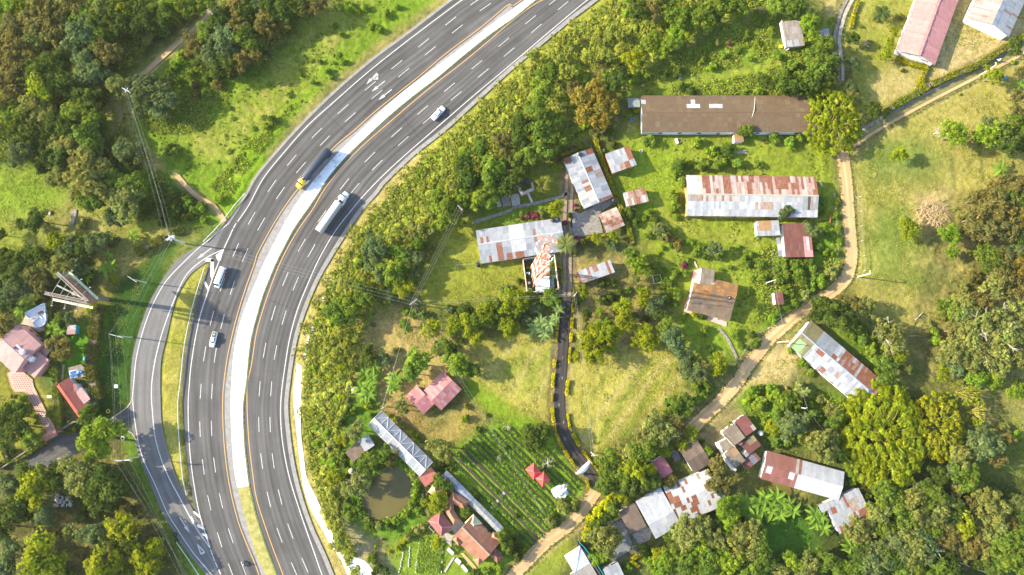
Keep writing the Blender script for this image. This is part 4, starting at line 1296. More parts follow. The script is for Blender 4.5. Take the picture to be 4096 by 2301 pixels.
house("sheet_annex", "small annex half rusty half white under the striped warehouse", "shed", "C2", [(1838, 222), (2012, 216), (2008, 330)], 2.5, .5, 'mono', (.8, 1.8), WHITE,
      [(.1, 0, .62, .6, [(0.286, 0.163, 0.0816, .45, 1), (0.281, 0.156, 0.0702, .2, 1)])], det=1)
house("maroon_house", "maroon roofed house with pink and white patches below the striped warehouse", "house", "D2", [(108, 240), (318, 236), (325, 492)], 2.8, .6, 'mono', (.9, 2.2), MAROON,
      [(.70, .48, .80, .74, (0.408, 0.184, 0.184, 0)), (.72, .78, 1, 1, (0.408, 0.184, 0.184, 0)), (.82, .5, .93, .72, (0.304, 0.308, 0.331, 0)), (.93, .48, 1, .78, (0.234, 0.078, 0.0624, 0))], det=2)
house("white_strip_roof", "narrow white sheet strip along the maroon house", "roof", "D2", [(62, 348), (90, 346), (87, 488)], 2.4, .2, 'mono', (1.0, 2.4), WHITE, walls=False, posts=True)
house("maroon_hut", "small maroon hut with a cream wall below the maroon house", "hut", "D2", [(45, 760), (110, 756), (106, 850)], 2.6, .3, 'mono', (.9, 1.8), MAROON, ins=.15, det=1)

# --- cross gabled house
root, L, W = house("farmhouse", "weathered orange brown farmhouse with pink surrounding porch", "house", "C2", [(1365, 690), (1688, 772), (1632, 975)], 2.9, -1.3, "mono", sheet=(1.0, 2.0),
                   pal=[(.125, .085, .052, 0, 3), (.11, .08, .055, 0, 3), (.15, .098, .058, 0, 2)], patches=[(0, 0, 1, .34, ORBR), (.5, .3, 1, .6, [(.17, .10, .05, 0, 1), (.14, .095, .055, 0, 1)])], det=4)
house("farmhouse_wing", "ochre tiled wing roof with a pale square on the farmhouse", "house", "C2", [(1510, 655), (1706, 702), (1683, 790)], 3.0, 1.2, 'mono', (1.0, 1.7), ORBR,
      [(.0, .0, .06, .5, (0.363, 0.308, 0.22, 0)), (.2, .3, .6, .7, (0.286, 0.17, 0.068, 0))], det=2)
house("farmhouse_porch_roof", "grey brown back wing of the orange brown farmhouse", "house", "C2", [(1432, 572), (1532, 592), (1506, 745)], 3.0, .6, 'gable', (1.0, 2.2), GREYBR, det=0)
slab("porch", "C2 1368,600 1420,575 1440,590 1395,740 1345,880 1620,985 1615,1020 1300,905 1300,870 1340,760", .25, PINKW, th=.25, label="pink cracked porch floor around the farmhouse", cat="porch")
tank("C2", 1640, 802, 3.6, .6, .8, "small black tank on the farmhouse roof edge", lid=WHITEW)

# --- diagonal shed, multi roof house, white and rust roofs
house("diagonal_shed", "long diagonal shed with mossy end and rust red upper slope", "shed", "D2", [(322, 968), (878, 1440), (708, 1632)], 2.9, 1.3, sheet=(.9, 1.9),
      pal=[(*W_, .04, 4), (*LG, .08, 3), (0.359, 0.359, 0.363, 0, 3)],
      patches=[(.0, .0, .17, 1, [(0.162, 0.136, 0.0638, 0, 3), (0.128, 0.123, 0.0425, 0, 2), (0.204, 0.145, 0.102, 0, 2), (0.187, 0.187, 0.085, 0, 2)]), (.04, .72, .12, .95, (0.204, 0.313, 0.136, 0)), (.17, .0, .38, .5, [(0.193, 0.207, 0.225, .05, 3), (0.212, 0.225, 0.244, 0, 2)]),
               (.48, .0, 1, .5, [(0.275, 0.209, 0.182, .88, 5), (0.308, 0.231, 0.209, .7, 2), (0.253, 0.258, 0.267, .2, 1)]), (.38, .3, .44, .5, RS), (.24, .52, .29, .66, RS), (.30, .52, .34, .64, RS), (.40, .82, .47, .98, [(0.275, 0.22, 0.209, .8, 2), (*W_, .2, 1)]), (.55, .6, .62, .75, RM), (.8, .6, .88, .72, RM)],
      wall=WHITEW, ridge=(0.234, 0.257, 0.289, .1), det=4)
r0, L, W = house("patchwork_house", "rambling house of brown and maroon lean roofs around a tiny courtyard", "house", "M", [(265, 490), (545, 290), (760, 610)], 3.6, .5, 'mono', (1.2, 2.2), GREYBR, det=2)
house("patchwork_wing", "maroon roofed wing with one grey sheet on the rambling house", "house", "M", [(535, 270), (790, 90), (1060, 385)], 3.2, .5, 'mono', (1.0, 2.0), [(0.136, 0.0411, 0.0363, 0, 3), (0.123, 0.0369, 0.0327, 0, 3)], [(.7, .8, .9, .98, (0.248, 0.22, 0.198, 0))], det=2)
house("patchwork_wing", "low maroon roof wing mossy toward the grey tank", "house", "M", [(690, 770), (960, 560), (1150, 760)], 3.0, .4, 'mono', (1.0, 2.0), [(0.114, 0.0327, 0.029, 0, 3), (0.094, 0.029, 0.0264, 0, 3)], [(.5, 0, 1, .45, [(0.187, 0.145, 0.068, 0, 1), (0.153, 0.111, 0.0638, 0, 1)])], det=1)
house("patchwork_wing", "maroon lean roof at the lowest corner of the rambling house", "house", "M", [(690, 1180), (990, 930), (1120, 1075)], 2.8, .4, 'mono', (1.0, 2.0), [(0.126, 0.0387, 0.0339, 0, 3), (0.118, 0.0369, 0.0316, 0, 2)], [(.55, 0, .85, .5, (0.102, 0.102, 0.136, 0))], det=1)
house("patchwork_wing", "grey brown corner roof over the white curved wall", "house", "M", [(305, 975), (545, 800), (800, 1095)], 3.4, .5, 'mono', (1.2, 2.2), GREYBR, [(.6, 0, 1, .3, (0.25, 0.148, 0.078, 0))], det=1)
house("patchwork_wing", "narrow grey roof beside the white curved wall with chimney stack", "house", "M", [(205, 720), (400, 620), (520, 800)], 3.2, .4, 'mono', (1.2, 2.2), GREYBR, det=0)
house("patchwork_wing", "small grey panel roof amid the maroon roofs", "roof", "M", [(730, 980), (830, 880), (890, 970)], 3.1, .1, 'mono', (1.4, 2.2), [(0.198, 0.182, 0.171, 0, 1)], det=0, ins=.1)
house("patchwork_wing", "small bright rose roof over the tiny courtyard", "roof", "M", [(595, 690), (650, 650), (735, 740)], 3.5, .1, 'mono', (1.4, 2.2), [(0.205, 0.0843, 0.0719, 0, 1)], det=0, ins=.1)
wl = [P("M", x, y, 1.6) for x, y in ((165, 720), (215, 860), (300, 1010), (370, 1120), (440, 1230), (520, 1300), (580, 1350))]
tag(link("curved_wall", ribbon("curved_wall", off(wl, .45), off(wl, -.45), 1.7, WHITEW, th=1.7, cols=1, kind=None).data), "white curved wall bounding the rambling house", "wall")
bpy.data.objects.remove(bpy.data.objects["curved_wall"]) if bpy.data.objects.get("curved_wall") and not bpy.data.objects["curved_wall"].get("label") else None
tank("M", 1148, 520, .8, .8, 1.2, "grey water tank behind the rambling house", GALV)
mp = MB()
pts = [P("M", x, y, 4.0) for x, y in ((225, 515), (385, 640), (510, 790), (560, 820))]
mp.tube(pts, .22, 6)
tag(link("parapet", mp.mesh("parapet", CONC)), "cream parapet beam crossing the rambling house roofs", "wall")
house("two_tone_shed", "long shed half rust red half white with split ridge", "shed", "D3", [(-10, 505), (578, 668), (520, 880)], 2.9, 1.0, sheet=(.9, 2.0), pal=WHITE,
      patches=[(0, 0, .45, .5, [(0.163, 0.058, 0.0435, .55, 3), (0.166, 0.0676, 0.0506, .4, 2), (0.281, 0.234, 0.203, .2, .6)]), (0, .5, .42, 1, [(0.181, 0.0676, 0.0532, .4, 4), (0.154, 0.0532, 0.0435, .6, 2)]), (.05, .56, .1, .68, WB), (.0, .44, .45, .5, (0.34, 0.331, 0.331, 0)), (.33, .6, .38, .75, WB), (.45, .0, 1, .47, [(0.258, 0.267, 0.285, .03, 3), (0.294, 0.299, 0.313, 0, 2)]), (.42, .5, 1, 1, [(*WB, 4), (0.34, 0.34, 0.345, .06, 1)])], det=3)
house("tilted_shed", "square rust and grey checked shed crowding the two tone shed", "shed", "D3", [(425, 902), (682, 786), (776, 1022)], 2.7, .5, 'mono', (.85, 1.9),
      [(*W_, .05, 3), (*LG, .1, 3), (0.276, 0.258, 0.248, .5, 1)], [(0, .62, 1, 1, [(0.275, 0.231, 0.22, .88, 3), (*W_, .2, 2)]), (.5, 0, .6, .4, RS), (.1, .3, .2, .55, RS), (.35, .35, .5, .6, (0.34, 0.238, 0.17, .7)), (.6, .3, .75, .5, RM), (.1, .45, .5, .7, [(0.23, 0.244, 0.262, 0, 1)])], det=2)
house("patch_shed", "small pale sheet lean-to beside the checked shed", "shed", "D3", [(377, 918), (430, 895), (455, 950)], 2.2, .2, 'mono', (1.0, 1.8), WHITE, walls=False, posts=True)
house("rust_flecked_building", "large white roof flecked with many rust red sheets", "building", "C3", [(1142, 785), (1480, 645), (1600, 922)], 3.0, .9, rp=.45, sheet=(.85, 1.7), pal=[(*WB, 5), (0.34, 0.34, 0.345, .05, 2), (0.253, 0.23, 0.221, .9, .45)],
      patches=[(.28, .1, .4, .3, [(0.275, 0.22, 0.198, .9, 2), (*WB, 1)]), (.12, .25, .24, .5, [(0.275, 0.22, 0.198, .9, 2), (*WB, 1)]), (.36, .42, .55, .8, [(0.275, 0.22, 0.198, .9, 1.4), (*WB, 1)]), (.0, .12, .1, .7, [(0.275, 0.22, 0.198, .9, 1.2), (*WB, 1)]), (.02, .5, .2, .95, [(0.275, 0.22, 0.198, .9, 1.5), (*WB, 1)]), (.55, .52, .68, .62, RS), (.7, .0, .82, .3, [(*WB, 2), (0.275, 0.248, 0.22, .7, 1)])], det=2)
house("rust_flecked_building", "white sheet extension of the rust flecked roof near the banana plants", "building", "C3", [(1440, 890), (1570, 800), (1640, 850)], 2.5, .3, 'mono', (.9, 2.0), WHITE, det=0)
house("white_warehouse", "pale ribbed roof building with a square skylight next to the rust flecked roof", "building", "C3", [(932, 892), (1122, 786), (1285, 1060)], 3.0, .8, rp=.62, sheet=(.8, 3.2), pal=[(0.304, 0.313, 0.331, .0, 3), (0.34, 0.345, 0.354, 0, 2), (0.322, 0.331, 0.345, .04, 2)],
      patches=[(.5, .63, .68, .78, (0.386, 0.382, 0.35, 0))], det=2)
house("brown_annex", "dull brown roofed annex joined to the pale ribbed roof", "building", "C3", [(806, 968), (930, 905), (1018, 1068)], 2.8, .5, 'mono', (1.2, 2.1), DKBR, det=2)
house("dark_house", "dark brown gabled house between trees and the rust flecked roof", "house", "C3", [(1260, 500), (1390, 418), (1482, 612)], 2.9, 1.0, 'gable', (1.2, 2.2), DKBR, rp=.5, det=2)
house("dark_house_wing", "narrow dark grey lean-to on the dark brown house", "shed", "C3", [(1200, 520), (1248, 502), (1272, 570)], 2.4, .2, 'mono', (1.1, 1.6), [(0.0765, 0.0723, 0.0765, 0, 1)], det=0)
house("pink_pavilion", "small rose pink two slope roof beside the dark brown house", "pavilion", "C3", [(1052, 592), (1130, 720), (1215, 668)], 2.6, .7, 'gable', (.9, 2.4), [(0.408, 0.109, 0.129, 0, 3), (0.435, 0.136, 0.15, 0, 2)], det=1)
house("grey_roof_building", "flat grey concrete roofed building at the photo's bottom edge", "building", "C3", [(430, 1450), (590, 1352), (690, 1530)], 3.0, .1, 'mono', (2.2, 3.0), [(0.22, 0.204, 0.182, 0, 1), (0.242, 0.226, 0.204, 0, 1)], wall=GREYW)
house("white_hut", "white sheet roof building cut by the photo's bottom edge", "building", "C3", [(685, 1402), (800, 1347), (890, 1520)], 2.9, .4, 'mono', (.9, 2.5), WHITE)
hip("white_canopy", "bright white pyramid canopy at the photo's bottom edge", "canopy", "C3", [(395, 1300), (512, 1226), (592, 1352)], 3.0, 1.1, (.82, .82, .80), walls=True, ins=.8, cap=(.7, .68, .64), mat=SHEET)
pts = line("C3 505,1190 540,1225 620,1330 680,1425 710,1480")
cm = MB()
for a, b in zip(pts, pts[1:]):
    cm.beam((a.x, a.y, 1.3), (b.x, b.y, 1.3), .12, 2.6)
tag(link("screen_fence", cm.mesh("screen_fence", TEAL)), "teal screen fence beside the white pyramid canopy", "fence")
cm = MB()
for a, b in zip(pts, pts[1:]):
    cm.beam((a.x - .8, a.y - .2, 1.4), (b.x - .8, b.y - .2, 1.4), .5, 2.8)
tag(link("dark_wall", cm.mesh("dark_wall", plain("dark_wall", (.05, .045, .04), .9))), "dark wall behind the teal screen fence", "wall")

# --- red marquee, entrance arch
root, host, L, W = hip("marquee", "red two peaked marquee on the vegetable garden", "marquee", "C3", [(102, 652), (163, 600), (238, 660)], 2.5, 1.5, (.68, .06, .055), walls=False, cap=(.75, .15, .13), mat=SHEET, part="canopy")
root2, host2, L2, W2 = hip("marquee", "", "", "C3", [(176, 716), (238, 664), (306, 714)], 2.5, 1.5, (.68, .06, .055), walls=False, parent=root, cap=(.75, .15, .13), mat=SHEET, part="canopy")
for hh, l, w in ((host, L, W), (host2, L2, W2)):
    for x in (.1, l - .1):
        for y in (.1, w - .1):
            link("leg", unit(GALV, "leg"), hh, (x, y, 1.23), None, (.07, .07, 2.46))
arch = line("C3 480,668 510,650 545,618 578,575")
cm = MB()
aa = resample(smooth(arch, .5), 12)[0]
for s in (-1, 1):
    pass
vs = []
for i, p in enumerate(aa):
    tt = (aa[min(i + 1, 11)] - aa[max(i - 1, 0)]).normalized()
    n = Vector((-tt.y, tt.x, 0))
    wd = .35 + .55 * math.sin(math.pi * i / 11)
    vs += [p + n * wd + Vector((0, 0, 4.2)), p + Vector((0, 0, 4.75)), p - n * wd + Vector((0, 0, 4.2))]
cm.add(vs, [f for i in range(11) for f in ((3 * i, 3 * i + 1, 3 * i + 4, 3 * i + 3), (3 * i + 1, 3 * i + 2, 3 * i + 5, 3 * i + 4), (3 * i + 2, 3 * i, 3 * i + 3, 3 * i + 5))])
ar = thing("entrance_arch", "white curved canopy spanning the dark driveway entrance", "gate", (0, 0, 0))
link("canopy", cm.mesh("canopy", WHITEW), ar)
for p in (aa[0], aa[-1]):
    link("pillar", unit(BRICKW, "pillar"), ar, (p.x, p.y, 2.1), None, (.5, .5, 4.2))
p = P("C3", 590, 600, 2.4)
link("sign_board", unit(REDP, "sign_board"), ar, (p.x, p.y, 2.0), (0, 0, .9), (1.5, .12, .8))
hp = P("C3", 365, 815)
v = []
for i in range(9):
    for j in range(9):
        x, y = (i - 4) * .72, (j - 4) * .62
        rr = math.hypot(x / 2.9, y / 2.5)
        v.append((x * (1 + R.uniform(-.1, .1)), y * (1 + R.uniform(-.1, .1)), max(0, (1 - rr * rr) * 1.5 + R.uniform(-.35, .35)) if rr < 1.05 else -.1))
m = MB().add(v, [(i * 9 + j, (i + 1) * 9 + j, (i + 1) * 9 + j + 1, i * 9 + j + 1) for i in range(8) for j in range(8)])
tag(link("tarp_heap", m.mesh("tarp_heap", WHITEW), None, (hp.x, hp.y, 0), (0, 0, .5)), "crumpled white tarp heap beside the red marquee", "tarp")

# --- pond side
house("rose_house", "rose pink house with two joined gable blocks amid brown lawn", "house", "B3", [(1258, 62), (1412, -95), (1552, 45)], 2.8, 1.2, 'gable', (.9, 2.2), ROSE, rp=.5, det=3, wall=PINKW)
house("rose_house_wing", "smaller front block of the rose pink house", "house", "B3", [(1132, 95), (1213, 14), (1340, 160)], 2.7, 1.0, 'gable', (.9, 2.0), ROSE, rp=.5, det=1, wall=PINKW)
gA = [(950, 207), (1335, 592), (1226, 695)]
root, L, W = house("greenhouse", "translucent plastic greenhouse with white roof trusses above the pond", "greenhouse", "B3", gA, 2.9, 1.5, sheet=(1.9, 5), pal=[(0.276, 0.285, 0.304, 0, 2), (0.239, 0.248, 0.267, 0, 2), (0.304, 0.304, 0.294, 0, 2)], walls=False, posts=True, me=SHEET_POLY)
n = 9
for k in range(n):
    x = L * k / (n - 1)
    for ya in (0, W):
        link("rafter", MB().beam((x, ya, 2.98), (x, W / 2, 4.48), .13).mesh("rafter", WHITEW), root)
    if k < n - 1:
        link("brace", MB().beam((x, 0 if k % 2 else W / 2, 2.98 if k % 2 else 4.48), (x + L / (n - 1), W / 2 if k % 2 else 0, 4.48 if k % 2 else 2.98), .10).mesh("brace", WHITEW), root)
link("ridge_beam", MB().beam((0, W / 2, 4.52), (L, W / 2, 4.52), .2).mesh("ridge_beam", WHITEW), root)
link("soil_bed", MB().box((L / 2, W / 2, .1), (L - .6, W - .6, .2)).mesh("soil_bed", plain("grey_floor", (.20, .18, .18), .9)), root)
house("red_annex", "flat red roof joined to the end of the trussed greenhouse", "shed", "B3", [(1226, 708), (1322, 632), (1388, 690)], 2.8, .3, 'mono', (1.0, 4.5), [(0.313, 0.0884, 0.068, 0, 3), (0.286, 0.0816, 0.068, 0, 2)], det=1)
root, L, W = house("plastic_tunnel", "long narrow translucent tunnel beside the vegetable rows", "greenhouse", "O", [(262, 262), (965, 968), (1035, 900)], 2.3, .5, sheet=(1.6, 3), rp=.55, pal=[(0.258, 0.267, 0.285, 0, 2), (0.285, 0.285, 0.276, 0, 2), (0.221, 0.239, 0.267, 0, 1)], walls=False, posts=True, me=SHEET_POLY,
                   patches=[(.2, 0, .5, 1, [(0.212, 0.248, 0.313, 0, 2), (0.23, 0.262, 0.313, 0, 2)]), (.52, 0, .85, 1, [(0.294, 0.294, 0.276, 0, 1), (0.258, 0.258, 0.239, 0, 1)])])
for k in range(14):
    x = L * (k + .5) / 14
    link("hoop", MB().tube([(x, 0, 2.34), (x, W * .55, 2.88), (x, W, 2.34)], .05, 5).mesh("hoop", TARP), root)
link("soil_bed", MB().box((L / 2, W / 2, .08), (L - .4, W - .4, .16)).mesh("soil_bed", plain("pale_floor", (.34, .31, .28), .9)), root)
CL = (.45, .21, .13)
hip("gazebo", "small clay tiled pyramid gazebo next to the red annex", "gazebo", "O", [(98, 455), (175, 340), (292, 440)], 2.6, 1.5, (.44, .24, .16), ins=.7)
r, hst, L, W = hip("garden_house", "reddish purple hipped house beside the pond with clay tiled wing", "house", "O", [(100, 815), (245, 690), (440, 855)], 3.0, 1.7, (.24, .085, .08), inset=.5, cap=(.42, .20, .19))
hip("garden_wing", "clay orange hipped wing between purple house and plastic tunnel", "house", "O", [(300, 680), (380, 625), (535, 770)], 3.0, 1.2, (.32, .15, .09))
hip("garden_wing", "brown clay hipped roof touching the plastic tunnel", "house", "O", [(345, 560), (405, 452), (580, 615)], 3.1, 1.3, (.24, .11, .07))
hip("garden_wing", "small clay roof between the tiled wings and round tree", "house", "O", [(345, 560), (420, 560), (490, 690)], 2.9, 1.0, (.25, .115, .07))
root, L, W = house("villa", "large clay tiled villa with hipped corners and two pale skylights", "house", "O", [(402, 1005), (735, 1345), (985, 1095)], 3.6, 2.0, 'gable', (1.0, 2.0),
                   [(.235, .098, .055, 0, 4), (.205, .086, .05, 0, 3), (.27, .125, .075, 0, 2)], rp=.52, det=4, ridge=(0.34, 0.197, 0.136, 0), patches=[(.34, .22, .46, .36, (0.304, 0.267, 0.23, 0)), (.32, .68, .40, .78, (0.275, 0.231, 0.22, 0))])
for a, col in (([(400, 1040), (452, 990), (525, 1062)], (.32, .15, .085)), ([(655, 1290), (730, 1225), (792, 1300)], (.32, .15, .09)), ([(872, 1015), (900, 950), (1000, 1062)], (.31, .145, .085)), ([(850, 1230), (925, 1150), (1015, 1260)], (.22, .09, .06))):
    hip("w", "", "", "O", a, 3.5 if a[0][0] != 850 else 3.0, 1.3, col, parent=root, walls=True, ins=.4)
hip("pergola_roof", "pale beige pyramid roof at the villa's garden end", "gazebo", "O", [(552, 832), (658, 728), (772, 838)], 3.3, 1.5, (.50, .42, .25), ins=.8)
house("pump_shed", "small pale sheet roof beside the pond shrubs", "shed", "B3", [(770, 432), (842, 382), (920, 447)], 2.3, .4, 'mono', (.9, 1.8), [(0.285, 0.294, 0.313, 0, 2), (0.258, 0.267, 0.285, 0, 2), (0.313, 0.313, 0.322, 0, 1)], det=1)
house("dark_shed", "dark brown shed roof below the pale pump shed", "shed", "B3", [(672, 520), (762, 440), (825, 512)], 2.2, .3, 'mono', (1.1, 2.0), DKBR, det=1)

# --- left of the slip road
# ridge runs from upper left to lower right: eaves are the upper right and the lower left edges
root, L, W = house("pink_house", "large salmon pink gabled house with white tank on the ridge", "house", "L", [(190, 270), (422, 484), (150, 782)], 5.0, 1.7, 'gable', (1.1, 3.4), [(0.422, 0.214, 0.197, 0, 3), (0.358, 0.187, 0.171, 0, 2)], rp=.5, det=3, wall=PINKW, ridge=(0.374, 0.231, 0.209, 0))
house("pink_house_wing", "lower salmon pink roof step in front of the large gabled house", "house", "L", [(212, 700), (350, 818), (498, 628)], 3.2, .9, 'mono', (1.1, 3.0), [(0.374, 0.184, 0.17, 0, 3), (0.394, 0.201, 0.184, 0, 2)], det=1, wall=PINKW)
house("pink_house_wing", "narrow salmon pink end roof against the long green hedge", "house", "L", [(375, 560), (430, 485), (490, 560)], 3.3, .3, 'mono', (1.1, 3.0), [(0.374, 0.184, 0.17, 0, 3)], det=0, wall=PINKW)
o = tank("L", 218, 552, 6.3, .85, 1.0, "white water tank on the salmon pink ridge", WHITEW)
p = P("L", 172, 512, 6.6)
sp = thing("solar_heater", "small dark solar heater beside the white tank on the pink roof", "solar panel", (p.x, p.y, 6.55), .75)
link("frame", MB().box((0, 0, 0), (1.6, 1.7, .1)).mesh("frame", GALV), sp, (0, 0, 0), (.25, 0, 0))
link("panel", MB().box((0, 0, .08), (1.0, 1.6, .06)).mesh("panel", plain("collector", (.06, .05, .09), .4)), sp, (-.35, 0, 0), (.25, 0, 0))
hip("dormer_turret", "little white turret roof between the pink roof levels", "roof", "L", [(265, 628), (300, 578), (360, 590)], 5.2, .3, (.66, .60, .55), ins=.1)
tr_ = thing("terrace", "white walled roof terrace with blue rims beside banana plants", "terrace", (0, 0, 0))
for s_, z in (("L 262,160 300,220 400,185 472,240 455,60", 2.6), ("L 340,262 372,305 435,290 472,250 402,192", 2.4)):
    pts = line(s_, z)
    link("terrace_floor", MB().prism([(p.x, p.y) for p in pts], 0, z).mesh("terrace_floor", WHITEW), tr_)
    cm = MB()
    for a, b in zip(pts, pts[1:] + pts[:1]):
        cm.beam((a.x, a.y, z + .2), (b.x, b.y, z + .2), .25, .5)
    link("parapet", cm.mesh("parapet", plain("blue_white", (.60, .61, .64), .8)), tr_)
p = P("L", 415, 158, 2.9)
link("bench", MB().box((0, 0, 0), (1.4, .5, .5)).box((0, .3, .35), (1.4, .1, .5)).mesh("bench", BROWNP), tr_, (p.x, p.y, 2.9), (0, 0, .5))
house("red_roof_house", "long red roofed house with bright red edge strip near the round tree", "house", "L", [(578, 905), (800, 1220), (905, 1100)], 2.9, 1.0, 'gable', (1.0, 4), [(0.381, 0.0578, 0.034, 0, 1), (0.408, 0.068, 0.0408, 0, 1)], rp=.32, det=2,
      patches=[(0, .32, 1, 1, [(0.196, 0.0425, 0.0382, 0, 1), (0.212, 0.0467, 0.0425, 0, 1)])])
house("pink_annex", "faded pink sheet roof annex on the long red roof", "shed", "L", [(762, 962), (825, 908), (918, 1030)], 3.1, .3, 'mono', (.9, 3), [(0.341, 0.198, 0.187, 0, 2), (0.381, 0.204, 0.197, 0, 2), (0.304, 0.202, 0.193, 0, 1)], det=1)
house("red_step_roof", "small dull red roof above the faded pink annex", "roof", "L", [(715, 905), (765, 872), (800, 930)], 3.0, .2, 'mono', (.9, 3), [(0.265, 0.0936, 0.0858, 0, 1)], det=0, ins=.1)
house("hutch", "small pink and white striped hutch on the back lawn", "hut", "L", [(688, 282), (775, 280), (775, 372)], 2.0, .3, 'mono', (.9, 1.6), [(0.326, 0.15, 0.156, 0, 2), (0.354, 0.204, 0.204, 0, 1)], [(.35, 0, 1, .55, WB)], TEAL, ins=.15, det=0)
pf = thing("solar_platform", "flat roofed store carrying solar cells and two tanks", "shed", (0, 0, 0))
pts = line("L 690,715 820,680 865,720 870,800 800,820 710,790", 2.2)
link("roof", MB().prism([(p.x, p.y) for p in pts], 0, 2.2).mesh("roof", plain("store_roof", (.17, .14, .11), .9, var=.3)), pf)
for k in range(2):
    for j in range(2):
        p = P("L", 728 + 34 * k, 765 + 34 * j - 8 * k, 2.7)
        link("solar_cell", unit(SOLAR, "solar_cell"), pf, (p.x, p.y, 2.7), (.1, 0, .2), (1.0, 1.0, .06))
link("solar_rim", unit(WHITEW, "solar_rim"), pf, (P("L", 745, 778, 2.6).x, P("L", 745, 778, 2.6).y, 2.62), (.1, 0, .2), (2.4, 2.4, .05))
tank("L", 792, 757, 2.2, .55, .9, "light blue tank on the solar store roof", plain("tank_blue", (.18, .34, .5), .5))
tank("L", 822, 757, 2.2, .42, .8, "dark blue tank on the solar store roof", BLUEP)
tank("L", 855, 622, 0, .6, 1.1, "blue barrel standing alone on the back lawn", plain("barrel_blue", (.05, .28, .50), .5))
gt = thing("gate_roof", "narrow red tiled roof over the garden gateway", "gate", (0, 0, 0))
a, b = P("L", 445, 1432, 3.0), P("L", 575, 1365, 3.0)
d = (b - a).normalized()
n = Vector((-d.y, d.x, 0))
for s, z in ((1, 0), (-1, 0)):
    link("roof_slope", MB().add([a + n * s * 1.1, b + n * s * 1.1, b + Vector((0, 0, .6)), a + Vector((0, 0, .6))], [(0, 1, 2, 3)]).mesh("roof_slope", TILE), gt, None, None, None, (0.381, 0.163, 0.116, 1))
for p in (a, b):
    link("pillar", unit(BRICKW, "pillar"), gt, (p.x, p.y, 1.45), None, (.5, .5, 2.9))
wallm = MB()
for s_, z, w in (("A3 15,645 140,560 330,432", 1.3, .3), ("A3 440,372 500,330 570,288", 1.3, .35), ("A3 570,288 612,284", 1.3, .35)):
    pts = line(s_)
    for a, b in zip(pts, pts[1:]):
        wallm.beam((a.x, a.y, z / 2), (b.x, b.y, z / 2), w, z)
tag(link("boundary_wall", wallm.mesh("boundary_wall", OLDCONC)), "grey wall along the side street with the gateway", "wall")

# --- water tank plinth and slabs
base = thing("tank_plinth", "pale stone seat ring holding two dark tanks and a short ramp", "plinth", (0, 0, 0))
for s_, z in (("K 915,545 985,495 1135,745 1065,870", 1.4), ("K 1065,870 1140,745 1420,605 1515,660", 1.4), ("K 1395,430 1460,430 1515,655 1430,600", 1.2), ("K 980,420 1030,390 1060,600 1000,580", 1.5), ("K 1250,790 1320,760 1470,1080 1400,1115", .5)):
    pts = line(s_, z)
    link("stone_block", MB().prism([(p.x, p.y) for p in pts], 0, z).mesh("stone_block", plain("pale_stone", (.47, .36, .30), .9, var=.2, scale=3)), base)
tank("K", 1105, 490, .6, 1.0, 1.2, "dark blue grey tank at the front inside the stone plinth", NAVYT)
tank("K", 1250, 365, .8, .95, 1.2, "dark blue grey tank at the back inside the stone plinth", NAVYT)
for k, (s_, m_) in enumerate((("K 690,850 985,800 1035,1180 755,1220", CONC), ("K 390,900 660,850 720,1210 440,1260", OLDCONC), ("K 235,905 330,895 390,1240 250,1250", CONC))):
    pts = line(s_, .4)
    tag(link("grave_slab", MB().prism([(p.x, p.y) for p in pts], 0, .45 - .1 * k).mesh("grave_slab", m_)), ("pale mottled slab beside the tank plinth", "dark stained slab between two paler slabs", "narrow pale slab with a round stone top")[k], "slab")
# --- tower compound
cp = thing("tower_compound", "walled compound with cabinets at the foot of the lattice tower", "enclosure", (0, 0, 0))
pts = line("T 918,762 1392,692 1460,1212 985,1270")
for a, b in zip(pts, pts[1:] + pts[:1]):
    link("wall", MB().beam((a.x, a.y, 1.1), (b.x, b.y, 1.1), .28, 2.2).mesh("wall", plain("compound_wall", (.52, .38, .30), .9, var=.25, scale=2)), cp)
pts2 = line("T 935,778 1380,710 1440,1200 990,1250")
link("floor", MB().prism([(p.x, p.y) for p in pts2], 0, .08).mesh("floor", plain("compound_floor", (.035, .06, .025), .95, var=.4)), cp)
pts2 = line("T 1105,1040 1320,1010 1335,1238 1125,1262", 2.4)
link("cabin", MB().prism([(p.x, p.y) for p in pts2], 0, 2.4).mesh("cabin", plain("cabin_roof", (.62, .60, .57), .9, var=.15)), cp)
for x, y, w, d, h, m_ in ((1365, 1110, 1.3, 2.9, 1.6, plain("grey_box", (.20, .20, .21), .7)), (1000, 968, 1.1, .9, 1.5, WHITEW), (1013, 1108, .8, .7, 1.4, WHITEW), (1028, 1212, .9, .8, 1.3, WHITEW), (1215, 1205, .9, .6, 2.9, GREYW)):
    p = P("T", x, y, h)
    link("cabinet", unit(m_, "cabinet"), cp, (p.x, p.y, h / 2), (0, 0, .1), (w, d, h))
# ---------------------------------------------------------------- plants: shared crowns
def unitv(n, g):
    v = g.normal(size=(n, 3))
    return v / np.linalg.norm(v, axis=1)[:, None]


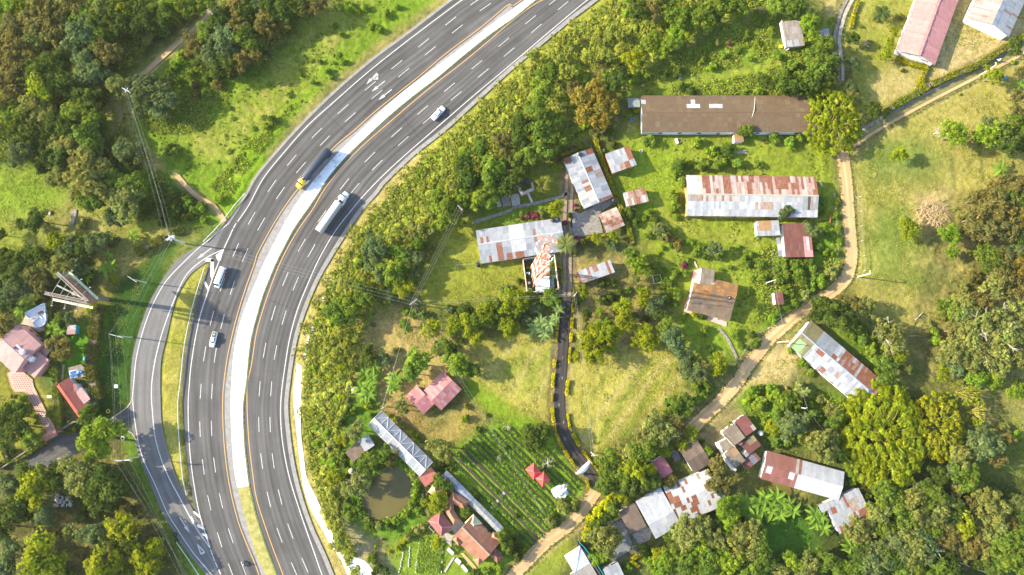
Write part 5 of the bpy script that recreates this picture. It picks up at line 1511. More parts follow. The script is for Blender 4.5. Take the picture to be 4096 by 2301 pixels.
def leaf_mesh(name, c, nrm, size, tint, g, aspect=1.6, along=None):
    """c, nrm (n,3), size (n,) -> one mesh of leaf quads with a colour per leaf"""
    n = len(c)
    a = along if along is not None else g.normal(size=(n, 3))
    t = np.cross(nrm, a)
    t /= np.linalg.norm(t, axis=1)[:, None] + 1e-9
    b = np.cross(nrm, t)
    b /= np.linalg.norm(b, axis=1)[:, None] + 1e-9
    s = size[:, None]
    v = np.stack([c - b * s * aspect * .5, c + t * s * .5 + nrm * s * .12, c + b * s * aspect * .5, c - t * s * .5 + nrm * s * .12], 1).reshape(-1, 3).astype(np.float32)
    me = bpy.data.meshes.new(name)
    me.vertices.add(len(v))
    me.vertices.foreach_set("co", v.ravel())
    q = np.arange(4 * n, dtype=np.int32)
    me.loops.add(4 * n)
    me.loops.foreach_set("vertex_index", q)
    me.polygons.add(n)
    me.polygons.foreach_set("loop_start", q[::4].copy())
    me.update(calc_edges=True)
    ca = me.color_attributes.new("tint", 'FLOAT_COLOR', 'POINT')
    ca.data.foreach_set("color", np.repeat(np.concatenate([tint, np.ones((n, 1))], 1), 4, axis=0).astype(np.float32).ravel())
    me.materials.append(LEAF)
    return me


def tints(n, lobe, nl, g, var=.17, lv=.13):
    k = (1 + g.normal(size=nl) * lv)[lobe] * np.exp(g.normal(size=n) * var)
    k = np.clip(k, .35, 2.2)
    w = np.clip(g.normal(size=n) * .07 + (g.normal(size=nl) * .08)[lobe], -.25, .3)
    return np.stack([k * (1 + w), k * (1 + w * .3), k * (1 - w * .3)], 1)


def lobes(seed, style):
    g = np.random.default_rng(seed)
    if style == 't':
        nl, n, lr, ls, out, flat = 44, 2500, (.13, .36), (.075, .130), .76, .80
    elif style == 's':
        nl, n, lr, ls, out, flat = 60, 2300, (.12, .24), (.075, .12), .76, .85
    elif style == 'u':
        nl, n, lr, ls, out, flat = 46, 1500, (.14, .30), (.075, .125), .72, .7
    elif style == 'b':
        nl, n, lr, ls, out, flat = 13, 520, (.28, .46), (.15, .25), .58, .8
    else:
        nl, n, lr, ls, out, flat = 13, 380, (.30, .5), (.18, .3), .55, .75
    d = unitv(nl * 3, g)
    d = d[d[:, 2] > -.25][:nl]
    nl = len(d)
    # an outline of its own: wobble the radius with the direction
    az = np.arctan2(d[:, 1], d[:, 0])
    wob = 1 + .20 * np.sin(az * 2 + g.random() * 6) + .17 * np.sin(az * 3 + g.random() * 6) + .12 * np.sin(az * 5 + g.random() * 6)
    rad = out * wob * (g.random(nl) ** .35 if style != 'u' else g.random(nl) ** .25)
    lc = d * rad[:, None]
    lc[:, 2] *= flat
    r = g.uniform(*lr, nl)
    lobe = g.integers(0, nl, n)
    dn = unitv(n, g)
    dn[:, 2] = np.where(dn[:, 2] < -.3, -dn[:, 2], dn[:, 2])
    rr = r[lobe] * (g.random(n) ** .3)
    if style == 's':           # tufts stretched away from the middle
        ax = lc[lobe] / (np.linalg.norm(lc[lobe], axis=1)[:, None] + 1e-6)
        st = 1 + .9 * np.clip((dn * ax).sum(1), 0, 1)
        rr = rr * st
    c = lc[lobe] + dn * rr[:, None]
    nrm = dn * .8 + unitv(n, g) * .6 + np.array([0, 0, .45])
    nrm /= np.linalg.norm(nrm, axis=1)[:, None]
    return leaf_mesh("crown", c, nrm, g.uniform(*ls, n), tints(n, lobe, nl, g), g)


CROWNS = {s: [lobes(100 * i + j, s) for j in range(k)] for i, (s, k) in enumerate((('t', 7), ('s', 6), ('u', 6), ('b', 7), ('w', 4)))}


def conifer(seed):
    g = np.random.default_rng(seed)
    n = 420
    h = g.random(n)
    a = g.random(n) * 6.283
    r = (1 - h) * .95 * (g.random(n) ** .3) + .05
    c = np.stack([r * np.cos(a), r * np.sin(a), h * 3.2 - .6], 1)
    nrm = np.stack([np.cos(a), np.sin(a), np.full(n, .5)], 1) + unitv(n, g) * .5
    nrm /= np.linalg.norm(nrm, axis=1)[:, None]
    return leaf_mesh("crown", c, nrm, g.uniform(.18, .32, n), tints(n, np.zeros(n, int), 1, g), g)


CROWNS['c'] = [conifer(5), conifer(6)]


def bamboo(seed, n_pl=330, per=44, ex=(1, 1, .75)):
    """a clump of drooping plumes: each plume a blob of leaves hanging from an arching culm"""
    g = np.random.default_rng(seed)
    d = unitv(n_pl * 3, g)
    d = d[d[:, 2] > -.1][:n_pl]
    n_pl = len(d)
    rad = .62 + .38 * g.random(n_pl) ** .6
    lc = d * rad[:, None] * np.array(ex)
    lobe = np.repeat(np.arange(n_pl), per)
    n = len(lobe)
    dn = unitv(n, g)
    outd = np.stack([d[:, 0], d[:, 1], -.35 + 0 * d[:, 0]], 1)
    outd /= np.linalg.norm(outd, axis=1)[:, None]
    el = g.uniform(.05, .11, n_pl)
    br = g.uniform(.055, .105, n_pl)
    dn[:, 2] = np.where(dn[:, 2] < -.2, -dn[:, 2], dn[:, 2])
    c = lc[lobe] + dn * (g.random(n) ** .3 * br[lobe])[:, None] * np.array((1, 1, 1.5)) + outd[lobe] * ((g.random(n) - .35) * el[lobe] * .6)[:, None]
    nrm = dn * .9 + np.array([0, 0, .4]) + unitv(n, g) * .4
    nrm /= np.linalg.norm(nrm, axis=1)[:, None]
    return leaf_mesh("crown", c, nrm, g.uniform(.022, .042, n), tints(n, lobe, n_pl, g, .25, .2), g, 2.2, None)


def branch_mesh(seed, mat, n=9, up=.9):
    rr = random.Random(seed)
    m = MB()
    m.tube([(0, 0, -.6), (0.02, 0, .0), (0, .03, .35)], [.10, .07, .055], 6)
    for k in range(n):
        a = 6.283 * k / n + rr.uniform(-.3, .3)
        l = rr.uniform(.55, 1.0)
        p0 = Vector((0, 0, rr.uniform(-.1, .3)))
        p1 = p0 + Vector((math.cos(a) * l * .5, math.sin(a) * l * .5, l * .3 * up))
        p2 = p0 + Vector((math.cos(a + .25) * l, math.sin(a + .25) * l, l * .42 * up))
        m.tube([p0, p1, p2], [.045, .028, .01], 4)
        for s in (-1, 1):
            q = p1.lerp(p2, .2)
            m.tube([q, q + Vector((math.cos(a + s * .8) * l * .38, math.sin(a + s * .8) * l * .38, .12))], [.02, .006], 3)
    return m.mesh("branches", mat)


BARE = [branch_mesh(s, PALEBARK, 9) for s in (1, 2, 3)]
TRUNK = []
for s in range(3):
    rr = random.Random(s)
    m = MB().tube([(0, 0, 0), (.02, .01, .5), (0, 0, 1.0)], [.085, .06, .045], 7)
    for k in range(5):
        a = 1.26 * k + rr.uniform(-.3, .3)
        m.tube([(0, 0, .62 + .07 * k), (math.cos(a) * .3, math.sin(a) * .3, .95 + .05 * k), (math.cos(a) * .62, math.sin(a) * .62, 1.2 + .05 * k)], [.04, .028, .01], 5)
    TRUNK.append(m.mesh("trunk", BARK))

LC = {'d': (.066, .094, .016), 'g': (.104, .148, .019), 'o': (.138, .120, .032), 'k': (.168, .178, .042), 'y': (.185, .210, .012), 'l': (.150, .215, .018),
      'b': (.100, .132, .044), 'r': (.205, .150, .022), 'm': (.22, .02, .11), 'w': (.31, .305, .006), 'f': (.15, .16, .03), 'v': (.17, .05, .06), 'n': (.20, .21, .14), 'a': (.128, .178, .020), 'h': (.235, .250, .036)}
CW = {'d': "dark green", 'g': "mid green", 'o': "olive brown", 'k': "khaki green", 'y': "yellow green", 'l': "lime green", 'b': "grey green", 'r': "golden brown",
      'm': "magenta flowered", 'w': "bright yellow", 'f': "orange flowered", 'v': "wine red", 'n': "pale silvery", 'a': "fresh green", 'h': "bright hay green"}
KW = {'t': "rounded tree", 's': "tufted tree", 'u': "feathery open tree", 'b': "bush", 'c': "slim conifer", 'x': "leafless pale tree", 'z': "pale limbed tree", 'w': "low shrub"}
PLANTS = []


def plant(t, x, y, r, code, zk=1.0):
    st, cl = code[0], code[1]
    rm = r * TILES[t][2] / 12.3 * (1.08 if st in 'tsuz' else 1.0)
    if st in 'tsuz':
        zc = min(rm * 1.15 + .6, 4.2 + rm * .35) * zk
    elif st == 'c':
        zc = rm * .6
    elif st == 'x':
        zc = rm * .7
    else:
        zc = rm * .42
    p = P(t, x, y, zc)
    base = LC[cl]
    k, h = R.uniform(.84, 1.16), R.uniform(-.07, .07)
    col = (base[0] * k * (1 + h), base[1] * k, base[2] * k * (1 - h), 1)
    rz = R.uniform(0, 6.28)
    g0 = gz(p.x, p.y)
    if st in 'bwc':
        me = R.choice(CROWNS[st])
        o = link(("bush" if rm > 1.75 else "shrub") if st in 'bw' else "cypress", me, None, (p.x, p.y, max(zc, .3) + min(g0, 0)), (0, 0, rz), (rm * R.uniform(.92, 1.08), rm * R.uniform(.92, 1.08), rm * R.uniform(.75, .95)), col)
    elif st == 'x':
        o = thing("bare_tree", "", "tree", (p.x, p.y, 0))
        link("trunk", R.choice(BARE), o, (0, 0, rm * .6), (0, 0, rz), (rm, rm, rm))
    else:
        o = thing({"s": "tufted_tree", "u": "open_tree", "z": "open_tree"}.get(st, "tree" if rm > 3.3 else "small_tree"), "", "tree", (p.x, p.y, 0))
        link("trunk", TRUNK[R.randrange(3)], o, (0, 0, -.1), (0, 0, rz), (rm * .9, rm * .9, zc * .92))
        key = 'u' if st == 'z' else st
        link("crown", R.choice(CROWNS[key]), o, (0, 0, zc), (R.uniform(-.12, .12), R.uniform(-.12, .12), rz), (rm * R.uniform(.95, 1.1), rm * R.uniform(.95, 1.1), rm * R.uniform(.72, .92)), col)
        if st == 'z':
            link("limbs", R.choice(BARE), o, (0, 0, zc * .75), (0, 0, rz), (rm * .95, rm * .95, rm * 1.2))
    nx, ny = nat(t, x, y)
    PLANTS.append([o, st, cl, rm, nx / 1.59, ny / 1.59])
    return o


def plants(t, s):
    for w in s.split():
        x, y, r, c = w.split(",")
        plant(t, float(x), float(y), float(r), c)


plants("A1", """40,70,90,tl 160,60,85,uy 90,220,110,uo 250,150,130,uo 330,60,120,uo 430,110,110,uo 560,40,110,uo 160,330,130,uo 60,420,120,uo 280,290,110,uk 420,240,110,uo
60,600,130,uo 170,480,110,uo 100,700,100,uo 300,540,120,sd 420,480,110,sd 330,660,130,sy 480,620,110,sd 250,640,90,sd 520,370,90,tb 640,240,130,tb 720,170,120,tg 640,130,100,tg 780,80,120,tk 900,60,110,sd
880,180,110,sd 960,90,90,sy 760,280,100,tg 820,400,110,uo 640,460,110,tb 700,560,110,tb 600,560,90,tk 860,250,80,td 1040,200,90,td 1120,130,100,td 1050,40,100,sd 1230,80,100,tg 1310,60,80,tl 1420,50,100,tg
1540,40,90,tg 1115,290,50,uk 1220,170,80,td 580,700,80,td 720,640,70,td 40,520,90,to 20,300,90,uo 20,800,80,to 110,800,80,sd
260,820,120,tk 130,900,120,ta 60,880,90,td 200,1000,120,td 330,900,110,tk 450,960,120,td 340,1010,90,td 560,860,100,ta 680,740,100,td 640,820,90,tg 700,880,90,ta 660,1030,130,tg 560,1000,100,tg 500,1090,100,uk
430,1080,80,tk 680,1150,100,tb 150,1170,105,tb 350,1180,80,td 450,1190,90,td 600,1260,90,to 700,1340,175,tk 450,1350,90,tk 560,1290,60,uy 330,1275,55,sd 880,1370,100,tg 1010,1400,110,tg 960,1140,115,tb 980,1220,70,td
880,1080,60,td 40,980,90,td 240,1110,80,td 890,640,92,tk 940,705,62,tk 1030,610,60,tb 1090,720,120,tb 1200,700,110,tb 1130,650,90,td 1270,760,90,tb 1180,820,90,tb 1060,830,70,tb 1260,620,70,td
1480,330,100,uo 1560,250,100,tg 1650,180,110,td 1700,300,120,tb 1720,400,110,tb 1800,200,110,uo 1860,120,90,td 1850,300,110,tg 1600,420,110,tb 1540,480,90,td 1680,500,110,td 1790,480,110,uo 1880,430,90,uo 1900,240,80,tg
1520,380,80,td 1450,370,70,uo 1700,120,80,td 1780,60,90,uo 1880,40,80,td 1760,560,70,bd 1620,560,60,bg 1480,730,55,bo 1560,720,60,bg 1640,640,60,bo 1440,560,50,bl 1330,480,60,bl 1380,420,50,bl 1290,540,45,bl
1330,610,50,bg 1480,640,45,bo 1560,600,50,bg 780,760,60,bd 820,1250,60,bd 800,1160,50,bd 1060,1250,50,bo 1280,1110,45,bd 1330,1150,55,bg""")
plants("B1", """60,160,100,uo 130,60,100,td 220,50,110,td 330,60,100,td 420,60,100,uo 100,240,80,uo 480,20,70,uo 20,60,80,tb 200,170,70,uo 40,330,70,td 540,540,42,bl 130,910,52,bg 430,630,32,bg 710,70,60,bl 600,200,32,bg 640,260,28,bl
690,40,50,bl 760,90,40,bl 820,60,40,bl 870,200,45,bl 930,230,40,bl 990,110,45,ba 1060,60,40,bl 660,470,34,ba 570,590,30,ba 80,960,36,ba 480,470,28,bk 330,560,30,ba 250,720,28,ba
1700,1110,75,tg 1580,1200,65,tg 1850,1050,80,uo 1600,1340,110,td 1780,1300,120,ta 1880,1210,80,uo 1900,1400,100,td 1560,1260,80,td 1510,1410,70,uk 1690,1400,70,ta""")
plants("C1", """960,80,100,td 1080,60,110,uo 1150,20,100,tg 1250,150,100,ta 1430,140,110,tg 1520,100,90,td 1580,60,100,tg 1680,40,90,tg 1240,250,90,tl 1200,330,80,ta 1120,380,70,tl 900,460,80,uy 960,430,70,uy 1050,330,80,ta
780,620,90,td 840,560,60,td 540,760,110,ur 640,700,110,ur 700,810,100,ur 560,880,90,ur 650,900,90,ur 480,680,80,uo 740,740,70,ur 280,560,80,tg 230,680,90,ta 180,820,90,tg 80,950,100,td 200,1010,110,tg 60,1050,90,td
290,1060,90,tg 230,1130,90,tg 110,1180,100,tg 160,1130,80,td 40,1250,90,td 330,960,60,tg 290,890,60,ta 425,940,40,bb 355,1135,18,ck 392,1095,18,cg 420,1075,18,ck 455,1040,18,ck 485,1015,20,cg 512,995,22,cg 545,975,22,cg
572,965,22,cg 300,1165,17,ck 270,1190,16,ck 630,985,50,uo 240,1390,72,uf 345,1270,52,bl 358,1207,18,bm 1640,330,25,bv 1480,350,45,bl 1510,510,50,bl 1250,540,60,bd 1150,560,50,bd 1020,580,40,bl 920,610,25,bl
1270,650,50,bg 1350,690,45,bd 1030,1070,70,ba 1390,1080,60,bl 1250,1250,80,bg 1280,1380,70,ba 1620,1130,70,bg 1500,1150,60,bl 1560,1240,80,ba 1440,1250,70,bg 1860,1250,50,bg 1760,695,30,bl 1860,695,40,bl 1770,985,58,tg
1560,1180,50,bl 1690,1240,60,ba 1340,1240,50,ba 1230,1330,50,ba 730,1000,50,bd 760,1100,40,bd 950,830,40,ba 880,870,40,ba 690,1140,22,bl 1840,150,60,ba 1760,260,50,ba 1600,420,40,ba 1430,450,45,ba 1330,400,50,ba
1550,330,40,bk 1700,380,36,ba 1860,330,40,ba 1790,450,34,ba 150,420,60,uh 330,420,70,uh 450,540,60,uh 90,620,60,uh 380,300,60,uh 560,420,60,uh 640,300,60,uh 760,240,60,uh 700,420,60,uh 820,380,60,uh""")
plants("D1", """60,40,80,ta 200,50,90,tg 300,180,80,tl 320,250,70,tl 400,400,110,tg 450,350,80,tk 400,510,110,tg 330,450,80,tg 440,580,90,td 300,600,100,tg 480,480,80,tk 120,620,100,tg 200,650,90,td 30,620,90,td 290,690,60,tg
610,650,60,tb 640,290,55,td 640,470,55,tb 790,830,70,td 950,240,40,sy 910,325,46,sy 882,415,50,sy 1000,130,36,bo 1020,535,22,bd 740,330,42,xk 480,160,42,bl 1400,1010,100,sl 985,1165,65,ty 1270,1000,52,xk
1700,570,75,sy 1860,350,70,td 1900,550,60,uo 1660,1010,100,tl 1680,950,70,tb 1850,950,110,tg 1800,1070,110,td 1890,870,80,uo 1900,1080,90,td 1600,1040,50,td 1880,720,60,uo 1850,1400,120,uo 1720,1410,80,uo
740,370,30,bk 760,320,26,by 800,140,24,by 820,160,22,by 1180,30,40,bo 1140,70,36,bo 560,720,40,tb 50,1050,60,bg 160,1080,60,bl 240,1040,50,bl 1450,715,16,by 1850,470,24,bl 640,700,50,tk 30,120,60,ba 20,240,50,ba 60,430,60,ba 180,500,60,ba 120,540,50,ba 700,200,20,bk""")
plants("A2", """10,320,50,td 170,245,46,sd 270,210,85,td 700,50,120,tg 960,70,130,tk 860,190,70,tb 920,220,50,tb 600,20,90,tk 80,465,36,sd 140,500,80,td 230,470,70,td 320,480,70,sd 440,380,80,sy 520,410,80,tb 620,420,80,td
730,380,90,tb 850,380,60,bd 50,560,80,sd 130,620,90,sd 230,560,70,td 340,580,70,tk 480,560,110,tk 570,570,90,tb 60,680,90,td 130,740,100,tb 40,850,90,td 230,640,80,tk 300,690,90,uo 640,640,60,bd 
40,1000,90,uo 700,875,46,sy 445,960,42,tg 525,955,50,tb 480,1200,90,uo 430,1150,80,uo 230,390,26,xk 1120,80,70,bd 1180,150,80,bd 1250,80,80,bd 1330,130,80,bd 1420,90,70,ba 1300,200,60,bd 1420,200,60,bd 1500,130,70,ba
1650,60,50,bl 1540,220,40,ba 1100,180,60,bd 1220,230,50,bd 1370,40,60,bd 620,240,60,bk 30,460,40,sd 330,760,60,bd 390,870,50,bo 620,740,50,bg 580,650,70,tb 690,430,50,td""")
plants("A3", """740,420,155,tl 660,230,70,tg 60,250,90,td 150,210,80,tg 130,330,90,td 50,390,80,sd 230,400,80,tg 170,120,58,bg 205,175,25,bl 258,250,26,bl 282,292,30,bl 370,230,30,bl 90,760,100,tb 280,770,150,sy 230,680,90,sd
400,720,110,sd 170,900,100,td 80,950,110,sd 330,960,90,tb 600,700,150,uk 680,620,90,uk 800,760,140,td 760,860,110,td 880,820,90,td 850,680,70,td 60,1340,120,tb 330,1310,160,sy 180,1000,70,td 720,1130,110,ub
940,1100,110,sy 960,1200,100,sd 790,1400,160,sy 1100,1330,110,sy 1170,1250,80,sy 1050,1290,60,tb 900,1260,80,uo 1080,970,60,bo 950,950,60,bo 20,1100,90,sd 30,1010,60,sy 480,680,80,uk 540,810,70,uk 130,620,30,bd
520,1120,60,uk 440,1130,50,bo 620,1010,60,bd 730,980,60,bd 530,300,30,bo 500,240,26,bb 560,350,24,by 1000,1420,70,sy 1130,1430,60,sy 620,1290,60,uo 500,1420,70,bd 100,510,30,bd 20,620,36,bd 100,100,26,bk 850,930,60,bd 640,900,60,bd""")
plants("B2", """1420,130,110,ta 1450,220,90,ta 1380,40,80,ta 1560,50,80,ta 1700,50,90,ta 1770,20,80,ta 1050,330,90,uh 1200,300,90,uk 1230,350,80,ta 900,430,100,tb 1100,470,80,ta 1180,500,80,tb 1130,540,70,ta 780,540,50,ta
900,560,90,tb 1000,600,100,ta 1050,640,80,ta 680,720,80,uh 820,780,90,tg 760,720,70,tg 600,920,90,tg 700,870,90,ta 1120,740,70,ty 1000,790,60,tb 880,1000,30,bb 1320,1030,72,sy 1130,1010,55,tg 1260,930,50,bg
850,1240,72,sd 960,1260,60,tb 1200,1300,110,ta 1170,1370,60,ta 1420,1180,75,tg 1510,1300,92,tl 1640,1350,60,tg 1130,910,40,ba 1190,920,50,bg 1890,745,50,bb 1460,890,46,bb 1580,910,70,td 1500,1010,70,sy 1600,1000,80,sy
1680,960,80,tg 1740,900,80,sy 1800,860,70,tg 1900,830,80,sy 1660,1100,60,sy 1900,1020,70,sy 1790,960,70,td 1350,100,60,tg 1310,180,60,uh 1250,250,60,uh 1130,410,70,uh 1010,470,60,uh 960,350,60,uh 860,330,50,ub 800,640,60,uh
1200,600,50,tb 1280,400,40,bo 1550,1125,30,bg 1070,1200,30,by 1370,1150,40,bd 1480,1190,50,bd 1560,240,30,bd 700,960,70,uh 640,1050,70,uh 560,1130,60,uh 600,1240,70,uh 680,1180,60,uh 740,1090,50,uh 660,1320,50,sw 720,1300,50,uh 640,1400,50,uh""".replace("50,sw", "50,sy"))
plants("C2", """60,830,80,sy 130,800,60,tg 20,900,60,tg 190,880,50,tb 100,960,70,bb 300,800,80,tg 20,1030,50,sy 330,125,65,sy 400,235,30,bv 410,335,26,bv 495,365,40,bv 480,100,18,bm 485,135,18,bm 545,380,40,bd 640,350,45,uy
770,400,50,bb 770,335,45,uy 900,470,60,tg 940,530,70,tl 970,590,60,tl 920,650,50,uk 540,750,50,sy 520,810,40,bg 680,820,50,bd 740,790,50,bd 810,770,50,bd 880,750,36,bg 945,740,26,bl 990,790,60,sy 1000,835,50,uy
665,910,33,sl 560,930,45,sd 840,870,70,sy 850,960,80,sy 770,910,60,uo 640,1010,36,sl 720,990,42,sl 570,1040,50,uo 590,1100,80,sy 690,1090,90,sy 770,1060,60,sy 610,1190,90,sy 750,1180,42,sl 560,1150,60,sy 490,1245,42,sy
990,1050,60,sy 940,1130,50,sy 1020,1130,70,sy 1100,1110,50,sy 1050,880,60,tb 1100,830,50,tb 1100,920,60,td 1160,1010,70,tg 1200,1090,80,tb 1240,1160,80,tb 1300,1260,70,tb 1370,1370,90,tb 1290,1340,70,uo 1420,1340,70,uo
1350,1290,60,td 1555,1300,76,sy 1500,1180,36,bg 1690,1060,42,bg 1000,200,32,bl 1040,150,42,bl 1070,260,30,bl 1130,300,90,bk 1180,340,60,bo 1190,410,26,bl 1140,430,25,bl 1110,465,25,bl 1240,190,36,bl 1230,120,55,ba 1230,50,70,ba
1340,380,42,bl 1400,410,42,bl 1450,420,42,bg 1530,430,62,zb 1600,460,30,bl 1300,560,36,bv 1330,520,26,bl 1220,730,42,bl 1300,940,26,bl 1140,600,42,bg 1310,620,42,bg 1780,770,42,bg 1380,910,50,by 1440,940,40,bd 1080,210,50,bd
930,240,50,bd 890,150,60,bd 1030,330,40,ba 1250,400,60,bo 1390,470,40,bg 1460,490,40,bg 1560,500,40,bg 1700,420,30,bl 1770,470,50,ba 1750,530,50,ba 1230,640,60,bg 1260,780,60,ba 1170,680,60,bg 1090,560,50,ba 1150,820,60,bg
1220,850,50,bd 700,700,50,bd 770,690,45,bd 440,180,30,bd 90,165,46,bg 130,180,40,bv 180,180,50,bv 230,170,50,bk 80,195,30,bv 1870,560,50,bg 1900,650,60,ba 1820,640,40,bl 1640,570,30,ba 1580,590,26,bg 1720,1170,40,bg 1690,1100,40,bg
1810,1080,40,bd 1850,1140,60,bg 1450,1050,50,bg 520,700,40,bg 480,850,40,bd 1010,960,40,bd 900,1020,40,bd 930,940,34,bo 660,1170,50,sd 720,1130,40,sd 140,580,40,bd 110,620,36,bd 300,560,36,bg 60,680,40,bd 870,1145,16,bn""")
plants("D2", """130,150,60,tb 340,300,60,tb 270,215,55,bd 440,460,40,bl 440,250,32,bl 380,120,70,bg 400,60,60,ba 110,540,60,bg 220,560,70,bg 300,540,60,ba 220,630,70,ba 160,770,50,bg 320,720,60,ba 400,680,70,bl 470,610,70,bk
520,560,50,bk 90,660,70,bg 60,600,50,bg 350,600,60,bg 1060,270,72,sy 1060,335,46,sy 1370,330,80,tl 1390,460,50,tl 700,880,92,uk 620,850,90,uo 450,880,110,td 380,900,80,td 560,930,100,td 750,860,52,uk 720,920,60,tk
600,1000,80,tg 510,970,60,td 880,1050,110,zk 930,1140,92,zk 980,1245,62,sw 1040,1330,50,tk 900,1300,80,tg 880,1380,80,tg 700,1100,80,bg 780,1180,70,ba 620,1080,60,ba 1600,250,130,uo 1700,150,130,uo 1750,60,120,uo
1850,180,120,uo 1860,60,100,td 1640,130,90,uo 1550,200,90,uo 1780,300,110,uo 1900,330,90,td 1650,480,90,sg 1700,560,90,sd 1800,520,100,uo 1750,620,120,uo 1860,600,110,ur 1850,720,110,uo 1700,720,110,uk 1900,430,70,tb
1780,450,60,tb 1600,820,100,uo 1450,850,90,tk 1400,900,90,tg 1330,870,70,tg 1480,950,110,uk 1600,1000,130,zk 1750,960,130,zk 1880,900,100,uk 1900,1050,100,zk 1780,1130,140,zk 1650,1150,120,zk 1500,1100,110,uk 1400,1050,80,uo
1380,1190,100,uk 1330,1250,70,tk 1450,1230,100,uk 1560,1270,110,uk 1700,1270,120,zk 1830,1260,110,uk 1320,1360,60,sy 1420,1330,80,tb 1580,1410,90,sl 1700,1400,80,sl 1250,1060,50,bl 1480,1410,60,uk 1540,640,70,bo 1480,720,50,bk
1300,940,50,bk 1220,1000,40,bk 1260,1130,50,bl 520,80,40,ba 510,180,40,ba 530,280,40,ba 540,380,40,bl 430,330,40,ba 380,420,50,bg 500,470,40,bg 230,480,40,bg 150,880,50,ba 60,900,50,ba 200,840,50,ba 30,960,50,bl 280,780,50,bk
820,1260,60,ba 760,1110,60,bg 850,1200,50,bl 690,1000,50,bg 180,560,50,ba 140,620,60,bg 270,690,60,bg 350,660,50,ba 130,720,50,ba 1550,330,60,uo 1480,300,60,uo 1440,180,40,bk 1560,60,70,uo 1640,30,80,uo 260,1290,50,bl 170,1190,50,bl 320,1370,40,ba""".replace(",sw", ",sy"))
plants("D3", """150,130,110,ba 60,100,90,bl 250,60,80,bk 180,320,100,tb 100,290,70,tg 50,440,70,bg 400,470,130,uk 320,400,70,uo 470,420,80,tk 360,240,80,bg 500,280,70,tg 470,200,70,uk 40,330,60,sy 550,530,50,tl 480,560,50,bl
650,680,50,tl 640,740,40,bl 1450,570,110,uk 1400,660,90,tb 1480,700,110,ta 1300,690,80,td 1560,450,80,tb 1650,480,110,tb 1720,560,80,uo 1800,420,70,uo 1620,380,70,tb 870,850,110,tg 830,960,90,tk 950,900,100,tg
1080,920,120,uk 1120,840,80,tk 1060,1000,90,tg 980,1060,70,sg 1250,870,100,tg 1260,970,110,tk 1330,900,80,uk 1420,970,90,td 1640,880,120,uk 1700,960,110,uk 1540,920,80,uo 1480,1080,100,uy 1590,1120,80,uo 1380,1120,90,uo
1300,1190,90,uo 1200,1150,90,ta 1180,1230,120,zb 1050,1180,110,tk 950,1220,110,tb 1100,1290,110,tk 1550,1240,90,uo 1700,1130,100,uk 1800,1180,120,tg 1780,1300,120,tg 1880,1120,90,uo 1880,900,80,tk 1920,990,60,tg 1650,1240,80,tk
1880,1350,100,tg 1700,1390,90,td 1290,1400,110,ta 1390,1430,90,td 800,1340,120,tb 900,1310,100,tg 720,1290,90,td 560,1400,80,tl 450,1350,90,tg 400,1300,60,tg 300,1400,90,tk 180,1350,70,sl 90,1420,80,uk 640,1100,90,uk
760,1065,70,uk 700,1140,80,uk 1430,1030,70,td 1350,1290,80,td 1480,1180,80,uk 1450,1260,80,uo 1000,1370,90,tg 1100,1410,90,ta 670,1400,90,tg 860,1040,70,td 900,1120,80,tg 1150,1060,70,uo 1330,1040,70,uk 1560,1010,70,uk
1780,1040,80,uo 1840,1000,60,tg 1620,1040,70,tk 1250,1290,80,td 1180,1330,60,tg 1560,1330,60,td 1850,1230,80,tk 1440,800,60,uk 1540,830,60,ba 1780,330,50,bk 1880,400,50,bl 300,150,50,ba 400,120,50,bk 560,300,50,ba 260,430,60,ba
150,430,60,ba 80,210,70,ba 300,290,50,bk 560,420,60,ba 600,620,40,bl 20,30,60,bl 1850,70,60,sl 1900,40,60,sl 1180,780,70,td 1010,850,70,uk 1400,560,60,sy 740,830,60,bd 820,800,60,bd 1000,760,50,bl""")
